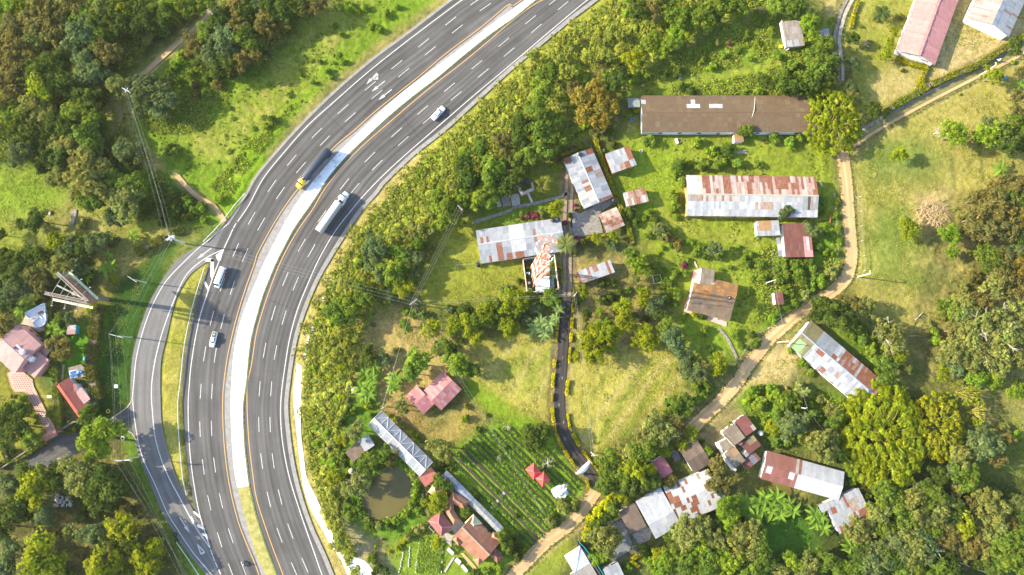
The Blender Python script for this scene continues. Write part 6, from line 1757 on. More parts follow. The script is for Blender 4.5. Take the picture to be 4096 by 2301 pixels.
plants("C3", """1080,330,110,uk 1150,380,100,uk 1010,400,90,uk 1230,340,80,uo 1230,160,70,tg 1320,130,60,tg 1300,210,50,tg 1400,120,40,bl 1180,280,60,uk 1360,370,50,sy 1010,500,100,tg 940,530,80,ta 870,560,80,uk 740,570,80,tg
720,650,80,tg 830,700,80,ta 920,650,90,sy 1020,640,70,sy 700,760,80,tg 1030,750,80,td 890,760,80,td 800,780,60,tg 1190,740,55,uo 1560,660,100,uo 1570,760,90,uo 1540,600,60,uo 1480,510,40,tl 1640,310,22,bl 1280,460,50,sy
1160,510,50,sy 750,870,50,sw 700,920,55,sw 650,970,60,sw 600,1030,50,sw 580,1080,50,sw 550,1150,50,sw 760,950,55,tg 720,1010,50,td 640,1060,50,tg 880,880,40,bl 700,1180,115,tk 770,1130,60,tk 650,1320,60,tl 600,1260,40,by
180,400,110,td 130,450,60,td 268,600,58,xn 120,350,60,tg 380,940,80,bf 470,920,60,bf 300,1040,70,bf 40,1180,60,bd 90,1250,30,by 40,1300,60,bd 1650,900,60,tl 1600,960,80,tl 1640,1020,80,tl 1350,1080,110,uk 1300,1160,100,uk
1450,1090,90,uk 1220,1150,60,tg 1120,1280,50,sy 1100,1315,45,sy 1000,1250,50,bg 880,1390,42,bl 1130,1390,90,tl 1240,1280,70,tg 1300,1360,90,tg 1400,1250,90,tl 1530,1180,90,uk 1550,1050,60,tg 1560,1280,80,tg 1480,1350,100,tg
1620,1330,110,tl 1750,1230,130,uk 1780,1110,110,uk 1850,1180,100,tg 1700,1340,80,tg 1860,1330,100,tg 1800,1410,90,ta 1380,1420,80,ta 1020,1330,50,bl 1520,1430,70,ta 1660,1130,80,td 1500,1020,60,bd 1250,1080,50,td 960,800,50,bd
820,840,50,sy 1170,150,40,bg 1440,80,50,ba 1390,40,60,bg 1480,30,50,bg 1820,60,70,bl 1880,150,70,ba 1780,130,50,bl 1900,300,50,ba 1860,40,50,bg 30,1000,26,bd 1640,560,40,bo 1430,440,30,bd 1560,540,40,bo 1110,490,50,sy 1020,690,50,sw 960,650,40,sw""".replace(",sw", ",bw"))
plants("B3", """1095,165,66,sk 1400,490,100,uk 1440,550,60,uk 750,360,72,tk 660,425,50,ty 700,130,30,bb 820,130,42,by 740,600,40,bl 850,570,70,tg 960,540,70,tg 1020,560,60,uo 760,770,90,zk 690,810,50,tk 800,740,80,zk 600,700,60,sy
1380,740,50,tg 1430,770,50,tg 1360,890,72,sy 1390,930,50,sy 1310,970,32,tk 1580,965,42,sg 1370,1200,50,sy 1580,270,42,by 1585,175,30,bf 1900,330,32,xn 1000,240,26,by 1050,270,26,by 1090,300,26,bg 1130,330,28,by 1180,370,28,by
1210,400,28,by 1240,440,26,bg 1240,1100,60,bk 1190,1110,40,bd 1150,1160,40,bk 900,1230,22,bw 1080,1240,32,bw 1110,1190,26,bw 1010,1270,16,bw 955,1175,14,bm 930,1080,50,bk 860,1080,42,bg 1010,1085,50,bg 1060,1050,40,bl 1130,990,40,bl
1180,900,42,bl 1210,830,40,bl 1220,770,40,bg 1190,700,30,bk 770,900,30,bl 800,980,36,bl 840,1040,36,bk 760,960,40,ba 720,1000,50,bg 700,900,50,bg 680,960,40,bg 1290,860,40,bd 1260,900,36,bg 1230,960,40,ba 1300,800,30,bd
820,620,60,tg 900,630,50,bg 940,600,50,bo 1010,620,40,bk 790,560,40,bl 700,700,40,bd 660,740,50,bd 640,880,40,bd 660,600,40,bd 650,540,50,bg 620,460,40,bd 640,300,40,bd 680,230,40,ba 740,200,40,ba 850,180,36,by 870,240,30,ba
1470,640,30,bf 1390,600,50,bd 1420,640,40,bd 1860,1170,60,tg 1900,1230,50,tg 1750,1420,50,bl 1830,1400,50,bl 1650,1430,40,bd 880,1320,50,bg 940,1380,40,bd 980,1420,40,bd 900,1420,40,bd 1540,1180,24,bl 1480,1130,20,bl 1660,860,40,bd
1690,1300,26,bl 1840,560,26,bn 1880,480,30,bg 1740,240,24,bg 1680,350,30,bd 560,250,40,uh 600,1230,50,uh 650,1180,60,uh 690,1250,50,uh 740,1290,30,bl 620,1120,50,uh 580,1060,50,uh""".replace("1240,32,bw", "1240,32,by").replace(",sk", ",zk"))
# the thicket on the bank and the rough meadow: masses that nobody could count
rs = random.Random(21)


def mass(name, items):
    """items: (crown mesh, matrix, colour) joined into one object, colours kept per leaf"""
    cs, ts = [], []
    for me, mt, col in items:
        n = len(me.vertices)
        a = np.zeros(n * 3, np.float32)
        me.vertices.foreach_get("co", a)
        t = np.zeros(n * 4, np.float32)
        me.color_attributes["tint"].data.foreach_get("color", t)
        m = np.array(mt)
        cs.append(a.reshape(-1, 3) @ m[:3, :3].T + m[:3, 3])
        ts.append(t.reshape(-1, 4) * np.array((*col, 1)))
    co, tn = np.concatenate(cs).astype(np.float32), np.concatenate(ts).astype(np.float32)
    me = bpy.data.meshes.new(name)
    me.vertices.add(len(co))
    me.vertices.foreach_set("co", co.ravel())
    me.loops.add(len(co))
    me.loops.foreach_set("vertex_index", np.arange(len(co), dtype=np.int32))
    me.polygons.add(len(co) // 4)
    me.polygons.foreach_set("loop_start", np.arange(0, len(co), 4, dtype=np.int32))
    me.update(calc_edges=True)
    ca = me.color_attributes.new("tint", 'FLOAT_COLOR', 'POINT')
    ca.data.foreach_set("color", tn.ravel())
    me.materials.append(LEAF)
    tag(link(name, me, None, None, None, None, (1, 1, 1, 1)), kind="stuff")


bx = [p[0] for p in bank]
by_ = [p[1] for p in bank]
L9v = np.array([(p.x, p.y) for p in L9])
items, placed = [], []
tries = 0
while len(items) < 860 and tries < 90000:
    tries += 1
    x, y = rs.uniform(min(bx), max(bx)), rs.uniform(max(min(by_), -66), 128)
    if not inside(bank, x, y):
        continue
    dl = float(np.hypot(L9v[:, 0] - x, L9v[:, 1] - y).min())
    if dl < (3.2 if y > P('B2', 300, 1250).y else 5.5 if y > P('B3', 400, 800).y else 8.0) or any((x - a) ** 2 + (y - b) ** 2 < 1.3 for a, b in placed):
        continue
    placed.append((x, y))
    r = rs.uniform(.8, 1.75) * (1.0 if dl > 8 else .75)
    base = LC[rs.choice("hhhlhyhkhl" if dl < 20 else "kahyaalkh")]
    k = rs.uniform(1.15, 1.65)
    mt = Matrix.Translation((x, y, r * .35)) @ Matrix.Rotation(rs.uniform(0, 6), 4, 'Z') @ Matrix.Diagonal((r, r * rs.uniform(.8, 1.2), r * rs.uniform(.4, .75), 1))
    items.append((rs.choice(CROWNS['b'] + CROWNS['w']), mt, tuple(c * k for c in base)))
mass("bank_thicket", items)
mead = [(p.x, p.y) for p in line("W 560,-20 1110,-10 880,200 700,380 600,510 540,500 440,430 350,330 420,200 480,100")]
E1v = np.array([(p.x, p.y) for p in E1])
items = []
while len(items) < 45:
    x, y = rs.uniform(-150, -40), rs.uniform(10, 128)
    if not inside(mead, x, y) or np.hypot(E1v[:, 0] - x, E1v[:, 1] - y).min() < 5:
        continue
    r = rs.uniform(.4, 1.25)
    k = rs.uniform(.9, 1.25)
    base = LC[rs.choice("lalalgaa")]
    mt = Matrix.Translation((x, y, r * .15 + gz(x, y))) @ Matrix.Rotation(rs.uniform(0, 6), 4, 'Z') @ Matrix.Diagonal((r, r * rs.uniform(.8, 1.5), r * rs.uniform(.4, .65), 1))
    items.append((rs.choice(CROWNS['w']), mt, tuple(c * k for c in base)))
mass("meadow_shrubs", items)

# big bamboo clumps
for t, x, y, rx, ry, zc, sx, lab in (("D3", 890, 400, 305, 385, 5.5, 1, "huge yellow green bamboo clump covering the end of the diagonal shed"),
                                     ("D3", 1290, 330, 190, 240, 5.0, 2, "second bamboo clump, golden tinged, leaning against the huge bamboo clump"),
                                     ("D1", 500, 920, 225, 265, 5.0, 3, "tall yellow green bamboo clump at the end of the brown barn"),
                                     ("D3", 1490, 70, 130, 110, 4.0, 4, "small feathery bamboo clump above the huge bamboo clump"),
                                     ("D3", 1590, 220, 60, 120, 4.0, 5, "narrow arching bamboo clump beside the dark hollow")):
    p = P(t, x, y, zc)
    o = thing("bamboo_clump", lab, "bamboo", (p.x, p.y, 0))
    f = TILES[t][2] / 12.3
    me = bamboo(sx, 520 if sx == 1 else 300 if sx in (2, 3) else 100, 44)
    col = (.178, .205, .010) if sx != 2 else (.195, .195, .010)
    link("crown", me, o, (0, 0, zc * .6), None, (rx * f * 1.02, ry * f * 1.02, zc * 1.15), (*col, 1))
    cm = MB()
    for k in range(16):
        a = 6.283 * k / 16
        rr = R.uniform(.3, .62)
        cm.tube([(math.cos(a) * .4, math.sin(a) * .4, 0), (math.cos(a) * rx * f * rr * .6, math.sin(a) * ry * f * rr * .6, zc * .9), (math.cos(a) * rx * f * rr, math.sin(a) * ry * f * rr, zc * 1.45), (math.cos(a) * rx * f * rr * 1.3, math.sin(a) * ry * f * rr * 1.3, zc * 1.5)], [.09, .08, .05, .02], 5)
    link("culms", cm.mesh("culms", plain("bamboo_culm", (.36, .30, .08), .6)), o)

# banana plants and palms: every leaf a part
def long_leaf(n, wd, droop, mat, name):
    m = MB()
    for i in range(n + 1):
        t = i / n
        w = wd * math.sin(math.pi * min(.97, .08 + t * .9)) ** .7 * (1 if i < n else .3)
        z = .32 * t - droop * t * t
        m.v += [(t, -w, z + w * .25), (t, 0, z), (t, w, z + w * .25)]
    for i in range(n):
        a = 3 * i
        m.f += [(a, a + 3, a + 4, a + 1), (a + 1, a + 4, a + 5, a + 2)]
    me = m.mesh(name, mat)
    ca = me.color_attributes.new("tint", 'FLOAT_COLOR', 'POINT')
    ca.data.foreach_set("color", np.tile([1, 1, 1, 1], len(m.v)).astype(np.float32))
    return me


BLEAF = [long_leaf(6, .15, d, LEAF, "leaf") for d in (.45, .6, .8)]


def frond():
    m = MB()
    cols = []
    for i in range(13):
        t = (i + 1) / 13
        z = .35 * t - .62 * t * t
        for s in (-1, 1):
            l = .30 * math.sin(math.pi * (.15 + t * .8))
            m.add([(t - .03, 0, z), (t + .10, s * l, z - l * .45), (t + .15, s * l * .96, z - l * .5), (t + .035, 0, z)], [(0, 1, 2, 3)])
    m.add([(0, -.012, 0), (.5, -.012, .03), (1, 0, -.26), (.5, .012, .03), (0, .012, 0)], [(0, 1, 2, 3, 4)])
    me = m.mesh("frond", LEAF)
    ca = me.color_attributes.new("tint", 'FLOAT_COLOR', 'POINT')
    ca.data.foreach_set("color", np.tile([1, 1, 1, 1], len(m.v)).astype(np.float32))
    return me


FROND = frond()
STEM = MB().tube([(0, 0, 0), (0, 0, 1)], [.16, .11], 7).mesh("stem", plain("banana_stem", (.20, .19, .06), .8))
PTRUNK = MB().tube([(0, 0, 0), (.02, 0, .5), (0, 0, 1)], [.24, .17, .14], 8).mesh("trunk", PALEBARK)
BANANAS = []


def banana(t, x, y, r, col=(.12, .20, .03)):
    rm = r * TILES[t][2] / 12.3
    h = 2.1
    p = P(t, x, y, h)
    o = thing("banana_plant", "", "banana plant", (p.x, p.y, 0))
    link("stem", STEM, o, None, None, (1, 1, h))
    n = 8
    a0 = R.uniform(0, 6)
    for k in range(n):
        kk = R.uniform(.75, 1.3)
        l = rm * R.uniform(.8, 1.15)
        link("leaf", R.choice(BLEAF), o, (0, 0, h), (R.uniform(-.25, .25), R.uniform(-.35, .1), a0 + k * 2.4), (l, l, l), (col[0] * kk, col[1] * kk, col[2] * kk, 1))
    nx, ny = nat(t, x, y)
    BANANAS.append([o, nx / 1.59, ny / 1.59])


for t, s in (("A2", "1000,330,52 820,480,52 800,590,80 840,560,60 160,890,75 210,860,60 400,1040,80 450,1060,75 420,990,60 660,640,60 400,1110,60 650,590,50"),
             ("B2", "820,1370,80 880,1400,80 900,1330,65 850,1440,70 1050,1400,75 1040,1440,60"), ("C2", "210,980,80 280,990,80 240,1080,65 160,1030,70 350,890,55 330,950,55 250,1030,70"),
             ("D1", "1760,1270,80 1900,640,55"), ("D3", "60,870,85 110,930,85 160,910,75 190,960,75 30,960,85 90,990,75 350,990,75 400,1010,70 420,1090,70 620,1240,75 670,1260,75 360,1060,55 650,1290,60"),
             ("C3", "1760,890,75 1800,930,80 1860,900,80 1890,960,80 1780,980,75 1830,1010,75 1910,860,75 1720,900,55 1740,950,60"), ("B3", "790,40,70 850,80,75 820,100,60 1050,20,62 1020,40,50 880,30,55")):
    for w in s.split():
        x, y, r = map(float, w.split(","))
        banana(t, x, y, r, (.15, .24, .03) if t != "C2" else (.20, .27, .08))


def palm(t, x, y, r, label, h=5.0, col=(.13, .16, .04)):
    rm = r * TILES[t][2] / 12.3
    p = P(t, x, y, h)
    o = thing("palm_tree", label, "palm tree", (p.x, p.y, 0))
    link("trunk", PTRUNK, o, None, None, (.9, .9, h))
    for k in range(15):
        l = rm * R.uniform(.85, 1.15)
        kk = R.uniform(.8, 1.2)
        link("frond", FROND, o, (0, 0, h), (R.uniform(-.2, .2), R.uniform(-.3, .25), k * 2.4), (l, l, l), (col[0] * kk, col[1] * kk, col[2] * kk, 1))


palm("D1", 860, 105, 72, "single palm tree over a ringed bed near the pink hall", 4.0, (.07, .095, .025))
palm("C2", 405, 400, 80, "single pale palm tree at the long white house corner", 5.5, (.17, .19, .05))
palm("A3", 700, 190, 50, "small dark palm beside the round lime tree", 3.0, (.05, .08, .03))

# hedges: clipped rows, one thing each; the yellow blocks along the driveway are separate blocks
def hedge_mesh(L, w, h, seed, dens=26):
    g = np.random.default_rng(seed)
    n = int(L * (w + 2 * h) * dens)
    u = g.random(n) * (w + 1.4 * h)
    x = (g.random(n) - .5) * L
    wob = 1 + .12 * np.sin(x * 2.1 + seed) + .08 * np.sin(x * 5.3)
    top = (u > .7 * h) & (u < .7 * h + w)
    y = np.where(top, u - .7 * h - w / 2, np.where(u <= .7 * h, -w / 2, w / 2)) * wob
    z = np.where(top, h * wob, h * g.random(n)) + g.normal(size=n) * .05
    c = np.stack([x, y + g.normal(size=n) * .06, z], 1)
    nrm = np.stack([np.zeros(n), np.where(top, 0, np.sign(y)), np.where(top, 1.0, .3)], 1) + unitv(n, g) * .8
    nrm /= np.linalg.norm(nrm, axis=1)[:, None]
    return leaf_mesh("hedge", c, nrm, g.uniform(.2, .36, n), tints(n, (np.abs(x * 1.3)).astype(int) % 9, 9, g, .25, .12), g)


HEDGES = []


def hedge(t, s, w, h, col, label, gaps=0):
    pts = smooth(line(t + " " + s, h), 1.0)
    g = np.random.default_rng(len(HEDGES))
    c, nn, sz = [], [], []
    L = 0
    for a, b in zip(pts, pts[1:]):
        d = b - a
        ln = d.length
        L += ln
        tx = d.normalized()
        ny_ = Vector((-tx.y, tx.x, 0))
        n = int(ln * (w + 2 * h) * 24)
        wob = 1 + .15 * math.sin(L * .9) + .1 * math.sin(L * 2.3)
        for _ in range(n):
            u = R.random() * (w + 1.4 * h)
            if u < .7 * h or u > .7 * h + w:
                s_ = -1 if u < .7 * h else 1
                y, z, nv_ = s_ * w / 2 * wob, h * R.random(), ny_ * s_ + Vector((0, 0, .3))
            else:
                y, z, nv_ = (u - .7 * h - w / 2) * wob, h * wob * R.uniform(.85, 1.05), Vector((0, 0, 1))
            q = a + d * R.random() + ny_ * (y + R.gauss(0, .08))
            c.append((q.x, q.y, z))
            nn.append(tuple(nv_))
            sz.append(R.uniform(.2, .38))
    c, nn, sz = np.array(c), np.array(nn), np.array(sz)
    nn = nn + unitv(len(nn), g) * .8
    nn /= np.linalg.norm(nn, axis=1)[:, None]
    me = leaf_mesh("hedge", c, nn, sz, tints(len(c), (np.arange(len(c)) // 60) % 40, 40, g, .28, .15), g)
    core = MB()
    for a, b in zip(pts, pts[1:]):
        core.beam((a.x, a.y, h * .42), (b.x, b.y, h * .42), w * .8, h * .8)
    o = tag(link("hedge", me, None, None, None, None, (*col, 1)), label, "hedge")
    link("branches", core.mesh("branches", BARK), o)
    HEDGES.append(o)


YEL, LIMEH = (.27, .25, .004), (.12, .17, .012)
hedge("A2", "1020,458 1090,420 1160,385 1240,345", 2.4, 1.6, (.115, .135, .010), "thick green hedge ending at the lattice topped power pole")
hedge("A2", "1290,310 1340,298 1380,288", 1.6, 1.3, (.12, .15, .02), "short green hedge just past the lattice topped power pole")
hedge("A2", "890,632 850,670 815,720 795,745", 1.8, 1.8, (.17, .185, .010), "bright yellow green hedge below the tall crossarm pole")
hedge("L", "985,65 960,200 945,330 930,470 910,600 905,750 935,900 975,1040", 3.0, 2.4, (.105, .105, .014), "long ragged olive hedge between the back lawn and dark verge")
hedge("L", "480,60 490,200 495,350 505,500 525,640 545,760 550,900 570,1100 585,1340", 1.9, 2.2, (.125, .155, .012), "long clipped green hedge between pink house and red roof")
hedge("A3", "55,600 160,555 270,490 390,415", 1.0, 1.2, (.12, .15, .015), "clipped hedge along the side street wall")
hedge("A3", "-10,450 20,510 50,590", 1.4, 1.4, (.13, .16, .012), "short clipped hedge in the corner by the side street")
hedge("A3", "470,370 520,378 575,380", .5, .6, (.13, .15, .015), "thin low hedge bordering the gateway bed")
hedge("D1", "860,870 930,820 1010,765 1080,730 1140,695", 2.0, 1.5, (.12, .155, .012), "green hedge along the concrete lane below the dry lawn")
hedge("D1", "1145,690 1200,650 1230,640", 2.2, 1.6, (.19, .20, .008), "yellow hedge corner where the dry lawn meets the lane")
hedge("D1", "1240,632 1330,595 1440,545 1560,500 1680,430 1800,355 1932,280 2050,215", 1.9, 1.5, (.155, .17, .010), "long yellow green hedge along the sandy yard")
hedge("D1", "1145,660 1165,600 1185,540 1200,500", 1.4, 1.2, YEL, "yellow hedge between dry lawn and sandy yard")
hedge("D1", "975,435 1030,455 1090,475 1150,492 1205,505", 1.6, 1.2, YEL, "puffy yellow hedge under the white printed gable")
hedge("D1", "690,0 665,70 645,140 632,210", .9, .9, YEL, "thin yellow hedge beside the curved wheel tracks")
hedge("D1", "620,520 628,570 632,620", .6, .7, (.2, .2, .02), "short hedge stub at the end of the curved wheel tracks")
hedge("C1", "370,1175 450,1140 530,1100", .9, 1.0, (.2, .2, .01), "yellow hedge along the top of the white house")
hedge("C1", "632,1050 650,1110 680,1200 710,1290 740,1370 770,1447", 1.1, 1.2, YEL, "straight yellow hedge between the white house and small shed")
hedge("C2", "770,0 810,90 850,180 885,280 910,390", 1.2, 1.3, (.2, .21, .008), "straight yellow hedge between carport and bushy pasture")
hedge("C2", "560,350 640,335 720,325", .7, .8, YEL, "low yellow hedge under the carport yard")
hedge("C2", "345,565 375,570 378,620 375,690", .6, .7, YEL, "thin yellow hedge beside the tower compound")
hedge("B2", "1265,525 1310,465 1355,415", .8, .9, (.22, .21, .02), "short yellow hedge where the lawn meets the bank")
hedge("C3", "905,1330 960,1300 1040,1330", 1.0, .9, YEL, "clipped yellow hedge bent round the small fern patch")
hedge("C3", "905,1330 900,1345 960,1385", .9, .8, YEL, "yellow hedge stub closing the small fern patch")
HB = [hedge_mesh(l, 1.15, 1.0, 40 + i) for i, l in enumerate((2.6, 3.4, 4.6))]
dpts = DRIVE[min(range(len(DRIVE)), key=lambda i: abs(DRIVE[i].y - P("C2", 410, 400).y)):]
blocks, bsides = [], []
for side_ in (1, -1):
    ln = off(dpts, side_ * 2.35)
    d = 0
    i = 0
    start = P("C2", 350, 900).y if side_ < 0 else P("C2", 460, 420).y
    acc = 0
    while i < len(ln) - 2:
        L = R.choice((2.6, 3.4, 4.6))
        k = (2.6, 3.4, 4.6).index(L)
        j = i
        acc = 0
        while j < len(ln) - 1 and acc < L + .15:
            acc += (ln[j + 1] - ln[j]).length
            j += 1
        m_ = (ln[i] + ln[min(j, len(ln) - 1)]) / 2
        dd = ln[min(j, len(ln) - 1)] - ln[i]
        i = j
        if m_.y > start or (P("C2", 0, 545).y > m_.y > P("C2", 0, 590).y and side_ > 0):
            continue
        if R.random() < .07:
            continue
        kk = R.uniform(.7, 1.1)
        o = link("hedge_block", HB[k], None, (m_.x, m_.y, 0), (0, 0, math.atan2(dd.y, dd.x)), (R.uniform(.95, 1.1), R.uniform(.5, .85), R.uniform(.65, 1.0)), (.42 * kk, .37 * kk, .004, 1))
        link("branches", unit(BARK, "branches"), o, (0, 0, .4), None, (L * .9, .6, .6))
        blocks.append(o)
        bsides.append(side_)
for o in blocks:
    tag(o, "clipped yellow hedge block lining the dark driveway", "hedge", "yellow hedge blocks along the driveway")
# crops, reeds and tufts
def tufts(name, pts, size, col, mat_col=None, group=None):
    g = np.random.default_rng(len(pts))
    c = np.array(pts, float)
    n = len(c)
    nrm = unitv(n, g)
    nrm[:, 2] = np.abs(nrm[:, 2]) * .8 + .6
    nrm /= np.linalg.norm(nrm, axis=1)[:, None]
    me = leaf_mesh(name, c, nrm, g.uniform(size * .6, size * 1.3, n), tints(n, np.zeros(n, int), 1, g, .25), g, 2.0)
    return tag(link(name, me, None, None, None, None, (*col, 1)), kind="stuff")


pp = []
for k, run in ROWS:
    if k in (0, 2):
        continue
    gap_, lush = R.uniform(0, 6), R.randrange(7, 14)
    for i_, p in enumerate(run):
        if math.sin(i_ * .37 + gap_) + math.sin(i_ * .13 + gap_ * 2) > 1.25:
            continue
        for q in range(R.randrange(lush - 4, lush + 3)):
            o_ = p + gn * (.78 + R.gauss(0, .22)) + gd * R.uniform(-.4, .4)
            pp.append((o_.x, o_.y, .25 + R.random() * .35))
tufts("crop_plants", pp, .38, (.165, .25, .02))
pp = []
for k in range(10):
    a, b = P("O", 10 + 30 * k, 1020 + 20 * (k % 3)), P("O", -40 + 30 * k, 1447)
    for q in range(260):
        p = a.lerp(b, R.random())
        pp.append((p.x + R.gauss(0, .25), p.y, .2 + R.random() * .3))
tufts("crop_plants", pp, .34, (.15, .22, .03))
pp = []
for i in range(0, len(POND) - 1):
    p = POND[i]
    c = sum(POND, Vector()) / len(POND)
    for q in range(26):
        d = (p - c).normalized()
        r = p + d * R.uniform(-.4, 1.8)
        pp.append((r.x + R.gauss(0, .4), r.y + R.gauss(0, .4), .1 + R.random() * .6))
tufts("pond_reeds", pp, .5, (.16, .24, .025))
# tall plumed grass over the bank, ragged grass along the tracks
WS0, WS1 = P('B2', 300, 1250).y, P('B3', 400, 800).y
pp = []
while len(pp) < 42000:
    x, y = rs.uniform(min(bx), max(bx)), rs.uniform(max(min(by_), -66), 128)
    if inside(bank, x, y):
        dl = float(np.hypot(L9v[::4, 0] - x, L9v[::4, 1] - y).min())
        lo_ = 2.6 if y > WS0 else 5.0 if y > WS1 else 7.5
        if dl < lo_:
            continue
        if dl < 24 or rs.random() < .12 and dl > 2.6:
            a_, n_ = rs.uniform(0, 6.28), rs.randrange(5, 12)
            for q in range(n_):
                t_ = q / n_
                pp.append((x + math.cos(a_) * t_ * 1.1 + rs.gauss(0, .1), y + math.sin(a_) * t_ * 1.1 + rs.gauss(0, .1), .35 + .9 * t_ - .5 * t_ * t_))
tufts("plume_grass", pp, .36, (.30, .305, .05))
pp = []
for pts_, w_ in ((DIRT_R, 2.2), (DIRT_B, 2.1), (LANE_T, 2.6), (PATH_T, 1.7)):
    for p, q in zip(pts_, pts_[1:]):
        t_ = (q - p).normalized()
        for s_ in (-1, 1):
            for _q in range(14):
                r = p.lerp(q, rs.random()) + Vector((-t_.y, t_.x, 0)) * s_ * (w_ + rs.gauss(0, .28))
                pp.append((r.x, r.y, .08 + rs.random() * .12))
tufts("verge_grass", pp, .3, (.15, .175, .03))
# tall grass over the bank, the rough meadow and the wild pastures
sel = np.argwhere((ROUGH > .58) & (near < .05) & (pm < .02))
g = np.random.default_rng(3)
for nm_, cnt, sz, colr in (("tall_grass", 110000, .34, (.175, .220, .022)), ("dry_grass", 60000, .34, (.26, .245, .055))):
    s_ = sel[g.integers(0, len(sel), cnt)]
    x = XS[s_[:, 1]] + g.uniform(-.3, .3, cnt)
    y = YS[s_[:, 0]] + g.uniform(-.3, .3, cnt)
    ok = vn(XS, YS, 4.0, 77)[s_[:, 0], s_[:, 1]] > (.42 if nm_ == "dry_grass" else .30)
    z = Z[s_[:, 0], s_[:, 1]] + g.uniform(.05, .45, cnt)
    ok &= (y > -70) & (y < 135) & (np.abs(x) < 190)
    tufts(nm_, np.stack([x, y, z], 1)[ok], sz, colr)
sel = np.argwhere((ROUGH > .28) & (ROUGH <= .62) & (near < .05) & (pm < .02))
cnt = 26000
s_ = sel[g.integers(0, len(sel), cnt)]
ok = vn(XS, YS, 5.0, 78)[s_[:, 0], s_[:, 1]] > .5
tufts("undergrowth", np.stack([XS[s_[:, 1]], YS[s_[:, 0]], Z[s_[:, 0], s_[:, 1]] + .15], 1)[ok], .5, (.11, .14, .022))
sel = np.argwhere((ROUGH > .04) & (ROUGH <= .30) & (near < .03) & (pm < .02))
cnt = 90000
s_ = sel[g.integers(0, len(sel), cnt)]
ok = vn(XS, YS, 3.0, 79)[s_[:, 0], s_[:, 1]] * .6 + vn(XS, YS, 12.0, 80)[s_[:, 0], s_[:, 1]] * .4 > .52
px_ = XS[s_[:, 1]] + g.uniform(-.25, .25, cnt)
py_ = YS[s_[:, 0]] + g.uniform(-.25, .25, cnt)
ok &= (py_ > -70) & (py_ < 135) & (np.abs(px_) < 190)
tufts("pasture_grass", np.stack([px_, py_, Z[s_[:, 0], s_[:, 1]] + .04], 1)[ok], .24, (.175, .190, .030))
# dead branch heap in the dry field
hb = MB()
for k in range(150):
    a = R.uniform(0, 6.28)
    r = R.random() ** .5
    p = P("D2", 1240 + 125 * r * math.cos(a), 165 + 95 * r * math.sin(a), R.uniform(.2, 1.0))
    d = Vector((R.uniform(-1, 1), R.uniform(-1, 1), R.uniform(-.25, .25))).normalized() * R.uniform(.6, 2.0)
    hb.tube([p - d, p + d], [.07, .03], 4)
tag(link("branch_heap", hb.mesh("branch_heap", STRAW)), "pinkish heap of cut dead branches in the dry field", "brushwood")
for k, (t, a, b, rr, lab) in enumerate((("D3", (850, 1140), (960, 1185), .22, "pale fallen log in the wood near the checked shed"), ("D3", (1440, 1350), (1525, 1385), .22, "thick pale log at the wood edge, shorter of two"), ("D3", (1530, 1352), (1700, 1375), .13, "long straw coloured pole lying over the treetops"),
                                       ("D3", (1580, 1405), (1690, 1447), .2, "pale fallen log lowest in the wood"), ("D2", (1060, 1090), (1155, 1092), .10, "straight straw coloured pole lying in the shaded pasture"), ("D2", (1110, 970), (1170, 910), .14, "curved dead branch in the pasture"))):
    p, q = P(t, *a, 2.0 if t == "D3" and k != 0 else .3), P(t, *b, 2.6 if t == "D3" and k != 0 else .3)
    m_ = (p + q) / 2 + Vector((.2, .15, .1))
    tag(link("log", MB().tube([p, m_, q], [rr, rr * .85, rr * .6], 7).mesh("log", PALEBARK)), lab, "log")
# ---------------------------------------------------------------- vehicles
def loft(secs, n=12, sq=.6):
    """secs: (x, half width, z0, z1[, top half width]) -> skin through rounded sections"""
    m = MB()
    for s in secs:
        x, w, z0, z1 = s[:4]
        wt = s[4] if len(s) > 4 else w
        for k in range(n):
            a = 2 * math.pi * (k + .5) / n
            cy, cz = math.cos(a), math.sin(a)
            cy = math.copysign(abs(cy) ** sq, cy)
            cz = math.copysign(abs(cz) ** sq, cz)
            f = (cz + 1) / 2
            m.v.append((x, cy * (w + (wt - w) * f), z0 + (z1 - z0) * f))
    for i in range(len(secs) - 1):
        for k in range(n):
            a, b = i * n + k, i * n + (k + 1) % n
            m.f.append((a, a + n, b + n, b))
    m.f.append(tuple(range(n)))
    m.f.append(tuple(range((len(secs) - 1) * n, len(secs) * n))[::-1])
    return m


WHEEL = MB().lathe([(.2, -.12), (.33, -.11), (.36, -.05), (.36, .05), (.33, .11), (.2, .12)], 16).mesh("tyre", RUBBER)
RIM = MB().lathe([(.02, -.125), (.2, -.13), (.2, .13), (.02, .125)], 12).mesh("rim", GALV)
LAMP = plain("headlight", (.7, .7, .66), .2, var=.03)


def wheels(o, xs, w, s=1.0):
    for x in xs:
        for y in (-w, w):
            k = link("wheel", None, o, (x, y, .36 * s), (math.pi / 2, 0, 0), (s, s, s))
            link("tyre", WHEEL, k)
            link("rim", RIM, k)


def place(t, a, b, name, label, cat):
    """a: tail, b: nose, both photo points at about the vehicle's top"""
    p, q = P(t, *a, 1.2), P(t, *b, 1.2)
    o = thing(name, label, cat, ((p.x + q.x) / 2, (p.y + q.y) / 2, .062), math.atan2(q.y - p.y, q.x - p.x))
    return o, (q - p).length


